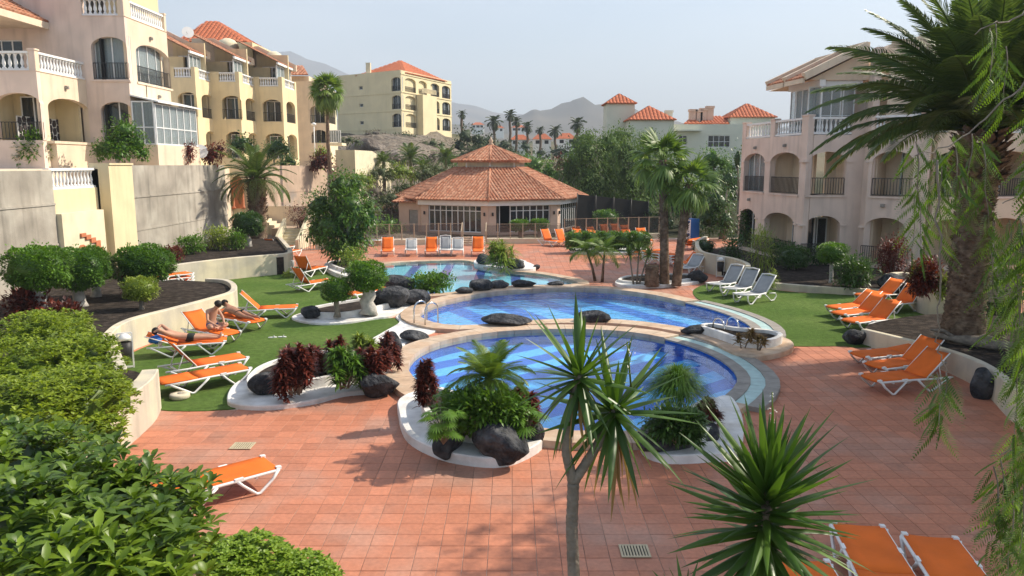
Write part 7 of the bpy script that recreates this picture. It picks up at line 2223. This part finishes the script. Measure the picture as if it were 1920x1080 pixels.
# scrub on the rocky slope
for x, y, r_, D, lab, mat in ((700, 360, 24, 64, 'grey dry scrub on the slope below the brown cinder patch', m_drygrey), (735, 372, 24, 63, 'olive scrub bush on the slope left of the pavilion', m_plant3), (762, 352, 20, 66, 'rounded grey-green scrub on the slope beside the pavilion roof', m_plant3), (715, 322, 20, 70, 'green scrub with white flowers on the slope by the yellow wall', m_plant3), (750, 320, 22, 72, 'pale flowering scrub in the middle of the rocky slope', m_ylw), (800, 325, 24, 74, 'grey scrub above the left edge of the pavilion roof', m_plant3), (820, 318, 20, 76, 'olive scrub next to the left lantern eave', m_plant3), (668, 305, 14, 70, 'small bush against the lit yellow wall', m_plant3), (700, 410, 26, 60, 'dry twiggy scrub beside the annexe', m_drygrey), (728, 425, 26, 57, 'green scrub at the fence left of the annexe', m_plant1), (680, 335, 18, 62, 'bright green shrub behind the top of the dark tree', m_ylw), (848, 300, 18, 88, 'green shrub beside the left lantern eave', m_plant1), (985, 300, 20, 95, 'green shrub right of the lantern roof', m_plant1), (960, 292, 20, 110, 'far shrub just above the lantern finial', m_far), (890, 290, 28, 105, 'far scrub between yellow block and lantern', m_far)):
    zb = height(XY(x, D), D)
    tree(lab, x, y + r_, D, min(zb, ZY(y + r_, D)), [(x, y, r_, r_ * .75, 0), (x + r_ * .7, y + 5, r_ * .7, r_ * .55, .5), (x - r_ * .7, y + 4, r_ * .7, r_ * .6, -.5)], mat, .3, .1, .55, .06, name='scrub_bush', core=.5, group='scrub on the rocky slope')
for i, (x, y, r_, D, w_) in enumerate(((655, 262, 14, 96, 'left end'), (705, 250, 14, 112, 'top left'), (760, 255, 16, 110, 'top centre'), (812, 268, 16, 108, 'right shoulder'), (830, 290, 18, 96, 'right foot'), (780, 300, 18, 86, 'lower right'), (690, 300, 16, 80, 'lower left'), (745, 300, 16, 84, 'lower centre'))):
    zb = height(XY(x, D), D)
    tree('low dry olive scrub on the %s of the rocky slope under the yellow block' % w_, x, y + r_, D, zb, [(x, min(y, 300), r_, r_ * .5, 0), (x + r_, y + 3, r_ * .8, r_ * .4, .5), (x - r_, y + 2, r_ * .8, r_ * .45, -.5)], (m_plant3, m_drygrey, m_far)[i % 3], .34, .12, .5, .06, name='scrub_bush', core=.5, group='scrub on the rocky slope')
# rocks on the slope and cinder patch
for i, (x, y, w, h, D, lab) in enumerate(((690, 262, 60, 30, 100, 'pale rock outcrop under the left end of the yellow block'), (745, 258, 70, 30, 108, 'broad pale rock outcrop below the yellow block'), (668, 285, 40, 24, 90, 'pale rock beside the yellow boundary wall'), (790, 275, 60, 26, 104, 'sloping pale rock right of the spiky palm'), (735, 282, 50, 22, 92, 'low pale rock in the middle of the slope'))):
    p = AT(x, y, D); me = _rocks[i % 8].copy(); me.materials.clear(); me.materials.append(m_rockg)
    tag(link_mesh('rock_outcrop', me, None, None, loc=p - Vector((0, -.5, h * D / FX * .5)), scale=(w * D / FX / 2 * 1.15, w * D / FX / 2.5, h * D / FX / 2 * 1.2)), lab, 'rock', 'pale rock outcrops on the slope')
# ---- planting of the islands
def blade_plant(x, yb, w, h, label, mat, n, L, Wd, z, heads=6, name='spiky_shrub', spread=.9, droop=.35, cat='bush', group='planter shrubs'):
    """several leafy stems, each topped by a tuft of strap leaves"""
    g = G(x, yb, z); s = g.y / FX; rw, hh = w * s / 2, h * s; D = g.y + rw * .6
    t = thing(name, label, cat, (g.x, D, z), 0, group)
    v = Veg(); mb = MB()
    for k in range(heads):
        a = random.uniform(0, 6.28); q = math.sqrt(random.random()) * .85
        top = Vector((g.x + rw * q * math.cos(a), D + rw * q * math.sin(a) * .8, z + hh * random.uniform(.4, .95) * (1 - .3 * q)))
        mb.tube([(g.x + rw * .3 * q * math.cos(a), D + rw * .3 * q * math.sin(a), z - .03), tuple(top)], [.018, .01], 5)
        m = n // heads
        hgt = rng.uniform(0, 1, m) ** .6
        b_ = np.array([[g.x + rw * .3 * q * math.cos(a), D, z]]) * (1 - hgt[:, None]) * .0 + np.array(top) - np.array([0, 0, 1]) * ((1 - hgt) * hh * .45)[:, None]
        an = rng.uniform(0, 6.28, m); el = rng.uniform(-.1, 1.3, m)
        d = np.stack([np.cos(an) * np.cos(el), np.sin(an) * np.cos(el), np.sin(el)], 1)
        v.leaves(b_, d, L * rng.uniform(.7, 1.15, m), Wd, droop, 3, .3, 'blade')
    v.build('foliage', mat, t); mb.build('stem', m_bark, t)
    return t
for a in ((546, 746, 108, 116, 'dense wine-red bush at the left of the island planter', m_red, 1700, .22, .05, .26, 16), (616, 706, 72, 92, 'wine-red bush at the back of the island planter', m_red, 900, .22, .05, .26, 9), (700, 722, 74, 88, 'wine-red bush at the right of the island planter', m_red, 1100, .22, .05, .26, 10), (727, 692, 48, 72, 'tall wine-red bush beside the upright grey boulder', m_red, 700, .2, .045, .26, 7),
          (636, 735, 104, 86, 'green strap-leaved bush in the middle of the island planter', m_plant1, 900, .26, .04, .26, 10), (668, 704, 84, 86, 'light green strap-leaved bush behind the middle one', m_ylw, 600, .26, .04, .26, 8),
          (806, 772, 56, 118, 'tall wine-red shrub at the left of the front pool planter', m_red, 900, .17, .035, .40, 9), (962, 812, 104, 104, 'dark red bush at the right of the front pool planter', m_red, 1600, .17, .04, .40, 14), (905, 800, 76, 76, 'wine-red bush below the feathery palm', m_red, 800, .17, .04, .40, 8), (980, 770, 30, 60, 'small wine-red sprig at the pool edge right of the feathery palm', m_red, 400, .16, .04, .40, 4),
          (1330, 800, 50, 60, 'dark red sprig at the edge of the right pool planter', m_red, 600, .16, .035, .36, 6), (1290, 830, 90, 70, 'dark green leafy bush in the right pool planter', m_plant2, 900, .18, .05, .36, 10)):
    blade_plant(*a[:5], a[5], int(a[6] * 2.0), a[7] * 1.1, a[8] * 1.35, a[9], int(a[10] * 1.4))
def lobed(x, yb, w, h, label, n, z, L=.30):
    g = G(x, yb, z); s = g.y / FX; rw, hh = w * s / 2, h * s; D = g.y + rw * .4
    t = thing('philodendron', label, 'bush', (g.x, D, z), 0, 'planter shrubs')
    v = Veg(); mb = MB()
    for k in range(n):
        a = random.uniform(0, 6.28); q = random.uniform(.25, 1); el = random.uniform(.05, 1.2)
        tip = Vector((g.x + rw * q * math.cos(a) * math.cos(el * .6), D + rw * q * math.sin(a) * math.cos(el * .6), z + hh * (.25 + .7 * math.sin(el))))
        mb.tube([(g.x, D, z), ((g.x + tip.x) / 2, (D + tip.y) / 2, z + (tip.z - z) * .7), tuple(tip)], [.014, .01, .007], 4)
        m = 13; fa = np.linspace(-2.1, 2.1, m)
        out = np.array([math.cos(a), math.sin(a), -.25]); sd = np.array([-math.sin(a), math.cos(a), 0])
        d = np.cos(fa)[:, None] * out + np.sin(fa)[:, None] * sd
        v.leaves(np.tile(np.array(tip), (m, 1)), d, L * (.6 + .4 * np.cos(fa / 2)), L * .16, .25, 2, .2, 'leaf', rn=np.full(m, random.random()))
    v.build('foliage', m_plant1, t); mb.build('stem', m_plast if False else m_bark, t)
lobed(868, 812, 110, 90, 'glossy deeply cut leaves in the front pool planter', 54, .40, .20)
lobed(830, 838, 80, 80, 'deeply cut leaves hanging over the black boulder', 36, .46, .19)
lobed(985, 822, 70, 62, 'deeply cut leaves at the right of the front pool planter', 24, .40, .24)
shrub(905, 832, 190, 92, 'dense low green foliage mound filling the front pool planter', m_plant1, .13, .05, 5200, .42, clumps=7, dep=.45, dY=.45)
shrub(1275, 845, 120, 70, 'dense dark green foliage mound filling the right pool planter', m_plant2, .13, .05, 2600, .38, clumps=5, dep=.5, dY=.4)
# papyrus-like fountain grass
g = G(1278, 800, .36); t = thing('papyrus', 'fountain-like fine green papyrus clump in the right pool planter', 'grass', (g.x, g.y + .5, .36))
v = Veg(); n = 2600; c = np.array([g.x, g.y + .5, .36]); s = g.y / FX
an = rng.uniform(0, 6.28, n); el = rng.uniform(.15, 1.5, n); rr = 74 * s
tipc = c + np.array([0, 0, ZY(732, g.y + .5) - .36])
d = np.stack([np.cos(an) * np.cos(el), np.sin(an) * np.cos(el), np.sin(el)], 1)
v.leaves(np.tile(tipc, (n, 1)) + d * rr * rng.uniform(.1, .5, (n, 1)), d, rr * rng.uniform(.6, .95, n), .012, .75, 4, .2, 'blade')
v.build('foliage', m_plant1, t)
mb = MB()
for k in range(26): mb.tube([(g.x + random.uniform(-.15, .15), g.y + .5 + random.uniform(-.1, .1), .3), (tipc[0] + random.uniform(-.3, .3), tipc[1] + random.uniform(-.2, .2), tipc[2] + random.uniform(-.1, .25))], [.012, .008], 5)
mb.build('stem', m_plant2, t)
# dried plant, shallow-pool palm shrub, low bush, small yuccas of the fan palm island
blade_plant(1396, 653, 40, 46, 'dried brown rosette plant in the tongue-shaped planter', m_dry, 260, .26, .06, .30, 4, 'dried_plant', cat='plant')
blade_plant(1424, 657, 34, 30, 'low dried brown plant at the end of the tongue-shaped planter', m_dry, 200, .2, .05, .30, 4, 'dried_plant', cat='plant')
blade_plant(936, 505, 60, 66, 'palm-like bright green shrub beside the shallow pool', m_ylw, 900, .7, .06, .28, 10, 'palm_shrub', droop=.5)
shrub(808, 552, 86, 36, 'low leafy green bush at the edge of the shallow pool', m_plant1, .15, .08, 2600, .05, clumps=6)
for x, yt, xb, lab in ((1180, 455, 1188, 'thin yucca stem, left of three on the fan palm island'), (1198, 448, 1194, 'thin yucca stem, middle of three on the fan palm island'), (1216, 456, 1198, 'thin yucca stem, right of three on the fan palm island')):
    g = G(xb, 531, .18); t = thing('thin_yucca', lab, 'plant', (g.x, g.y, .18), 0, 'thin yuccas on the island planter')
    top = AT(x, yt + 22, g.y); mb = MB(); mb.tube([(g.x, g.y, .1), ((g.x + top.x) / 2, g.y, (top.z + .2) / 2), tuple(top)], [.05, .035, .03], 6); mb.build('stem', m_bark, t)
    v = Veg(); n = 90; an = rng.uniform(0, 6.28, n); el = rng.uniform(-.3, 1.45, n); d = np.stack([np.cos(an) * np.cos(el), np.sin(an) * np.cos(el), np.sin(el)], 1)
    v.leaves(np.tile(np.array(top), (n, 1)), d, rng.uniform(.45, .75, n), .045, .3, 3, .3, 'blade'); v.build('foliage', m_fan, t)
g = G(1222, 533, .18); t = thing('tree_stump', 'cut grey palm stump beside the fan palm trunks', 'stump', (g.x, g.y, .18))
ringed_trunk(t, [(g.x, g.y, .1), (g.x, g.y, 1.0)], [.32, .29], ring=.1, n=12)
g = G(132, 607, .62); t = thing('tree_stump', 'pale cut stump among red leaves in the left bed', 'stump', (g.x, g.y, .62))
ringed_trunk(t, [(g.x - .02, g.y, .5), (g.x + .03, g.y, 1.0)], [.14, .11], m_limebark, ring=.2, n=9)
# ------------------------------------------------------------------ foreground planting
# long hedge on the left: loose rosettes of glossy leaves
def rosettes(v, pts, L, Wd, nl=8, rlo=0., rhi=1., droop=.35, up=.5, nseg=3, prof='leaf'):
    n = len(pts); P = np.repeat(pts, nl, 0); m = len(P)
    a = np.tile(np.linspace(0, 2 * np.pi, nl, endpoint=False), n) + np.repeat(rng.uniform(0, 6.28, n), nl)
    el = rng.uniform(.05, 1.1, m)
    d = np.stack([np.cos(a) * np.cos(el), np.sin(a) * np.cos(el), np.sin(el) + up * .3], 1)
    tone = np.repeat(rng.uniform(rlo, rhi, n), nl) * .7 + rng.uniform(0, .3, m)
    v.leaves(P, d, L * rng.uniform(.7, 1.15, m), Wd * rng.uniform(.8, 1.15, m), droop, nseg, .3, prof, rn=tone)
def mass(name, label, cat, clumps, mat, L, Wd, dens, nl=7, base_z=.6, group='hedges in the left foreground', core=.62, single=0, stem_r=.05, droop=.35, prof='leaf'):
    c0 = clumps[0]; p0 = AT(c0[0], c0[1], c0[3])
    t = thing(name, label, cat, (p0.x, p0.y, base_z), 0, group)
    v = Veg(); allp = []
    for px, py, rp, D, q in clumps:
        c = AT(px, py, D); s = D / FX; r = np.array([rp * s, rp * s, rp * s * q])
        v.core(c, r * core * .9, 8, 0., .22)
        n = int(dens * (r[0] * r[2] * 4) / (L * L))
        d = unit(rng.normal(size=(n, 3))); d[:, 2] = np.where(d[:, 2] < -.4, -d[:, 2], d[:, 2])
        p = np.array(c) + d * r * (.62 + .44 * rng.random((n, 1)) ** .5)
        allp.append(p)
        mb = MB(); mb.tube([(c.x, c.y, base_z - .1), (c.x, c.y, c.z)], [stem_r, stem_r * .6], 6); mb.build('stem', m_trunk, t)
    P = np.concatenate(allp)
    if single:
        # the leaves that show largest are pieces of their own
        dist = np.linalg.norm(P - np.array([0, 0, H]), axis=1) - 4 * (P[:, 2] > 2.2)
        order = np.argsort(dist); big, P = P[order[:single]], P[order[single:]]
        lm = []
        for k in range(5):
            w_ = Veg(); w_.leaves(np.zeros((1, 3)), np.array([[1, 0, .25]]), np.array([L]), np.array([Wd]), np.array([.2 + .12 * k]), 4, .35, prof); me = w_.mesh('leaf'); me.materials.append(mat); lm.append(me)
        inv = pm(t).inverted()
        for i, p in enumerate(big):
            tw = random.uniform(0, 6.28); k2 = 8
            for k in range(k2):
                s_ = random.uniform(.75, 1.2)
                link_mesh('leaf', lm[(i + k) % 5], None, t, loc=inv @ Vector(p), rot=Euler((random.uniform(-.4, .4), random.uniform(-1.0, .1), tw + k * 6.283 / k2), 'XYZ'), scale=(s_, s_, s_))
    rosettes(v, P, L, Wd, nl, droop=droop, prof=prof, nseg=4 if single else 3)
    v.build('foliage', mat, t, kind='stuff' if single else None)
    return t
mass('hedge', 'bright glossy hedge running along the left garden wall', 'hedge',
     [(70, 650, 90, 15.5, .7), (150, 690, 80, 14.5, .75), (40, 720, 110, 13.5, .8), (140, 765, 100, 12.2, .8), (30, 800, 120, 11.0, .8), (195, 755, 62, 12.8, .8), (190, 815, 50, 11.6, .7), (100, 625, 70, 17, .6), (180, 650, 36, 16.2, .7)],
     m_hedge, .125, .045, 2.7, 8, .7, prof='obov')
mass('broadleaf_bush', 'dark glossy broad-leaved bush filling the lower left corner', 'bush',
     [(70, 900, 120, 6.0, .8), (190, 930, 120, 5.8, .8), (290, 970, 110, 5.7, .8), (60, 1010, 150, 5.0, .8), (210, 1050, 150, 4.9, .7), (330, 1035, 70, 5.3, .8), (350, 930, 54, 6.2, .6), (20, 840, 70, 6.6, .8), (120, 850, 60, 6.6, .8), (120, 1085, 120, 4.5, .8), (300, 1095, 90, 4.8, .8), (20, 950, 80, 5.2, .8)],
     m_big, .17, .055, 2.6, 8, .0, single=37, stem_r=.04, prof='obov', core=.57)
mass('clipped_hedge', 'rounded light green clipped hedge at the bottom left of the patio', 'hedge',
     [(470, 1090, 92, 7.4, 1.0), (560, 1108, 84, 7.6, .9), (410, 1110, 110, 7.2, .9), (610, 1120, 50, 7.8, .9)],
     m_clip, .07, .036, 3.4, 6, .0, stem_r=.03, core=.78)

# yuccas: every leaf its own piece
yl = []
for k in range(6):
    w_ = Veg(); w_.leaves(np.zeros((1, 3)), np.array([[1, 0, 0.0]]), np.array([1.0]), np.array([.125]), np.array([.02 + .06 * k]), 7, .45, 'blade', side=np.array([[0, 1.0, 0]]))
    me = w_.mesh('leaf'); me.materials.append(m_yuc); yl.append(me)
yd_me = yl[5].copy(); yd_me.materials.clear(); yd_me.materials.append(m_dry)
def tuft(par, c, n, L, e0=88, e1=-60, axis=None, stretch=0., dead=0):
    inv = pm(par).inverted(); ga = math.pi * (3 - math.sqrt(5))
    for i in range(n):
        t = (i + .5) / n
        el = e0 + (e1 - e0) * t ** .85 + random.uniform(-9, 9)
        s_ = L * random.uniform(.72, 1.12) * (1 - .25 * (t < .08))
        p = Vector(c) - Vector((0, 0, stretch * t))
        link_mesh('leaf', yl[min(5, int(random.uniform(0, 2.5) + 3 * t))], None, par, loc=inv @ p, rot=Euler((random.uniform(-.5, .5), -R(el), i * ga + random.uniform(-.2, .2)), 'XYZ'), scale=(s_, s_ * .82, s_))
    for i in range(dead):
        s_ = L * random.uniform(.6, 1.0)
        link_mesh('dead_leaf', yd_me, None, par, loc=inv @ (Vector(c) - Vector((0, 0, .06 + stretch))), rot=Euler((random.uniform(-.6, .6), R(random.uniform(55, 82)), random.uniform(0, 6.28)), 'XYZ'), scale=(s_, s_ * .6, s_))
D = 4.9
base = AT(1076, 1080, D); y1 = thing('yucca', 'two-headed yucca with forked grey trunk in the foreground', 'yucca', (base.x, D, 0))
fork = AT(1075, 905, D); h1 = AT(1086, 700, D); h2 = AT(1152, 765, D + .08)
ringed_trunk(y1, [(base.x - .02, D, -.05), (base.x, D, 1.2), tuple(base), tuple(AT(1072, 990, D)), tuple(fork)], [.065, .055, .044, .042, .041], m_bark, ring=.045, n=10, amp=.03)
for pts_, rd_ in (([fork, AT(1062, 850, D), AT(1066, 790, D), h1], [.037, .034, .032, .028]), ([fork, AT(1105, 858, D), AT(1138, 805, D + .04), h2], [.036, .033, .031, .026])):
    ringed_trunk(y1, [tuple(p) for p in pts_], rd_, m_bark, ring=.045, n=9, amp=.03).name = 'branch'
tuft(y1, tuple(h1), 52, .56, 88, -68, stretch=.06, dead=8)
tuft(y1, tuple(h2), 50, .64, 80, -60, stretch=.05, dead=12)
D = 4.35
h3 = AT(1440, 905, D); y2 = thing('yucca', 'large spiky yucca with dense single head at the bottom right', 'yucca', (h3.x, D, 0))
mb = MB(); mb.tube([(h3.x, D, -.05), (h3.x + .02, D, 1.6), tuple(h3)], [.09, .06, .03], 10); mb.build('trunk', m_trunk, y2)
tuft(y2, tuple(h3), 185, .62, 89, -52, stretch=.50, dead=6)
h4 = AT(1285, 1135, D - .1); y3 = thing('yucca', 'small yucca tips at the bottom edge left of the large spiky yucca', 'yucca', (h4.x, D - .1, 0))
mb = MB(); mb.tube([(h4.x, D - .1, -.05), tuple(h4)], [.07, .05], 8); mb.build('trunk', m_bark, y3)
tuft(y3, tuple(h4), 34, .30, 88, -20, stretch=.05)
# pale flower spikes
for x0, y0, x1, y1_, DD, lab in ((1450, 870, 1448, 735, 4.6, 'pale thin flower spike rising behind the large spiky yucca'), (1184, 735, 1176, 640, 5.1, 'pale thin flower spike rising from the forked yucca')):
    a, b_ = AT(x0, y0, DD), AT(x1, y1_, DD)
    t = thing('flower_spike', lab, 'flower', tuple(a), 0, 'yucca flower spikes')
    mb = MB(); mb.tube([tuple(a), tuple(b_)], [.008, .004], 5); mb.build('stalk', m_ylw, t)
    v = Veg(); n = 36; tt = rng.uniform(.35, 1, n); p = np.array(a) + (np.array(b_) - np.array(a)) * tt[:, None] + rng.normal(0, .018, (n, 3)); v.leaves(p, rng.normal(size=(n, 3)), .016, .011, 0, 2, .3); v.build('blossom', m_flower, t)

# pepper tree on the right: trunk outside the frame, weeping twigs hang into view, its crown shades the patio
TX, TY = 11.0, 12.0
pt = thing('pepper_tree', 'weeping pepper tree whose feathery twigs hang down along the right edge', 'tree', (TX, TY, .4))
mb = MB(); mb.tube([(TX, TY, -.1), (TX - .1, TY, 2.0), (TX + .1, TY + .1, 4.0), (TX - .2, TY, 5.6)], [.36, .28, .24, .18], 10); mb.build('trunk', m_bark, pt)
for e in ((5.6, 6.0, 7.4), (6.6, 8.6, 7.8), (13.2, 14.5, 8.6), (16.0, 16.0, 8.6), (14.6, 12.0, 8.2), (12.4, 9.6, 7.9)):
    mb = MB(); mb.tube([(TX - .1, TY, 4.2), ((TX + e[0]) / 2, (TY + e[1]) / 2, e[2] - .6), e], [.14, .09, .03], 7); mb.build('limb', m_bark, pt)
def pinnate(v, base, d, L, n=13, leaf=.058, w=.014, rlo=0., rhi=1.):
    """feather leaves: base (N,3), axis (N,3)"""
    N = len(base); d = unit(d)
    side = unit(np.cross(d, rng.normal(size=(N, 3)) * .4 + np.array([0, 1.0, .2])))
    tt = np.linspace(.12, 1, n)
    dr = np.array([0, 0, -1.0])
    tone = rng.uniform(rlo, rhi, N)
    for s_ in (-1, 1):
        b_ = base[:, None] + d[:, None] * (L[:, None, None] * tt[None, :, None]) + dr * (L[:, None, None] * .25 * tt[None, :, None] ** 2)
        ax = d[:, None] * .65 + side[:, None] * s_ + dr * .18
        ax = np.broadcast_to(ax, b_.shape)
        ln = (leaf * np.sin(np.pi * (tt * .75 + .2)))[None] * rng.uniform(.85, 1.15, (N, n))
        v.leaves(b_.reshape(-1, 3), ax.reshape(-1, 3), ln.reshape(-1), w, .1, 2, .15, 'leaf', rn=np.repeat(tone, n))
v = Veg(); tw = MB()
strands = []
def strand_field(n, x0, x1, yt0, yt1, ylen0, ylen1, D0, D1, sway=18):
    for i in range(n):
        x = random.uniform(x0, x1); y = random.uniform(yt0, yt1); l = random.uniform(ylen0, ylen1); Dd = random.uniform(D0, D1)
        strands.append((x, y, x + random.uniform(-sway, sway), y + l, Dd))
strand_field(7, 1915, 1990, 40, 300, 160, 300, 4.8, 6.6)
strand_field(9, 1910, 1990, 300, 620, 180, 330, 4.6, 6.2)
strand_field(8, 1915, 1990, 640, 840, 200, 330, 4.6, 5.8)
strand_field(5, 1745, 1870, 245, 300, 90, 190, 5.4, 6.8)
strand_field(3, 1715, 1765, 265, 295, 130, 210, 5.2, 6.4)
strand_field(3, 1745, 1800, 690, 715, 50, 90, 5.0, 5.4)
strand_field(5, 1845, 1910, 850, 950, 120, 200, 4.8, 5.4)
strand_field(3, 1850, 1890, 30, 110, 80, 150, 5.4, 6.4)
strand_field(4, 1850, 1900, 400, 460, 80, 160, 5.6, 6.2)
for x0, y0, x1, y1_, Dd in strands:
    a, b_ = AT(x0, y0, Dd), AT(x1, y1_, Dd - .1)
    n = max(4, int((a - b_).length / .085)); n = min(n, 24)
    pts = [a.lerp(b_, i / n) + Vector((math.sin(i * 1.3) * .012, math.cos(i * 1.1) * .012, 0)) for i in range(n + 1)]
    tw.tube([tuple(p) for p in pts], [.006 - .004 * i / n for i in range(n + 1)], 4, cap=False)
    B_ = np.array([tuple(p) for p in pts for _ in range(2)])
    an = rng.uniform(0, 6.28, len(B_))
    d = np.stack([np.cos(an) * .8, np.sin(an) * .8, -rng.uniform(.5, 1.3, len(B_))], 1)
    pinnate(v, B_, d, rng.uniform(.16, .28, len(B_)))
# bearing twigs that link the strands to the limbs above
for pth in ([(1990, 60), (1900, 180), (1800, 262), (1720, 292)], [(1990, 480), (1930, 540), (1860, 560)], [(1990, 300), (1930, 360), (1880, 380)], [(1757, 300), (1762, 520), (1758, 640), (1775, 700)], [(1990, 800), (1930, 845), (1860, 850)], [(1990, 0), (1900, 30), (1830, 60)]):
    pts = [AT(x, y, 5.6 - .08 * i) for i, (x, y) in enumerate(pth)]
    fine = [pts[0]]
    for a, b_ in zip(pts, pts[1:]):
        for k in range(1, 7): fine.append(a.lerp(b_, k / 6) + Vector((random.uniform(-1, 1), random.uniform(-1, 1), random.uniform(-1, 1))) * .022)
    m_ = len(fine)
    tw.tube([tuple(p) for p in fine], [.009 - .006 * k / m_ for k in range(m_)], 5)
v.build('twig_foliage', m_pep, pt, kind='stuff'); tw.build('twig', m_bark, pt)['kind'] = 'stuff'
v = Veg()
for c in ((11.5, 12.5, 8.6, 1.9), (13.2, 14.5, 8.8, 2.1), (15.5, 13.0, 8.4, 2.2), (16.5, 16.5, 8.8, 2.2), (14.2, 16.4, 8.0, 1.8), (17.0, 13.6, 7.6, 2.0), (19.5, 20.5, 8.0, 2.0), (14.6, 12.6, 9.4, 1.8), (18.2, 17.2, 7.4, 1.8), (13.6, 11.0, 7.8, 1.9), (18.5, 15.0, 8.2, 2.0), (17.6, 19.5, 8.4, 2.1), (20.0, 18.0, 8.6, 2.0), (12.4, 9.6, 8.0, 1.7), (15.0, 18.2, 9.6, 1.7)):
    v.blob(c[:3], (c[3], c[3], c[3] * .6), 5200, .26, .10, shell=.2, up=-.6, bumps=.15)
v.build('crown', m_pep, pt)
# ------------------------------------------------------------------ haze
m_haze = bpy.data.materials.new('haze'); m_haze.use_nodes = True
hn = m_haze.node_tree; hn.nodes.clear()
ho = hn.nodes.new('ShaderNodeOutputMaterial'); hv = hn.nodes.new('ShaderNodeVolumePrincipled')
hv.inputs['Color'].default_value = (.78, .87, 1.0, 1); hv.inputs['Density'].default_value = HAZE = .00040
hv.inputs['Anisotropy'].default_value = .1
hn.links.new(hv.outputs[0], ho.inputs['Volume'])
ztop = max(v.z for v in (p.co for p in ground.data.vertices)) + 8
mb = MB(); mb.box(-5700, 4700, -60, 5500, min(p.co.z for p in ground.data.vertices) - 1.5, ztop)
tag(mb.build('haze', m_haze), kind='stuff')
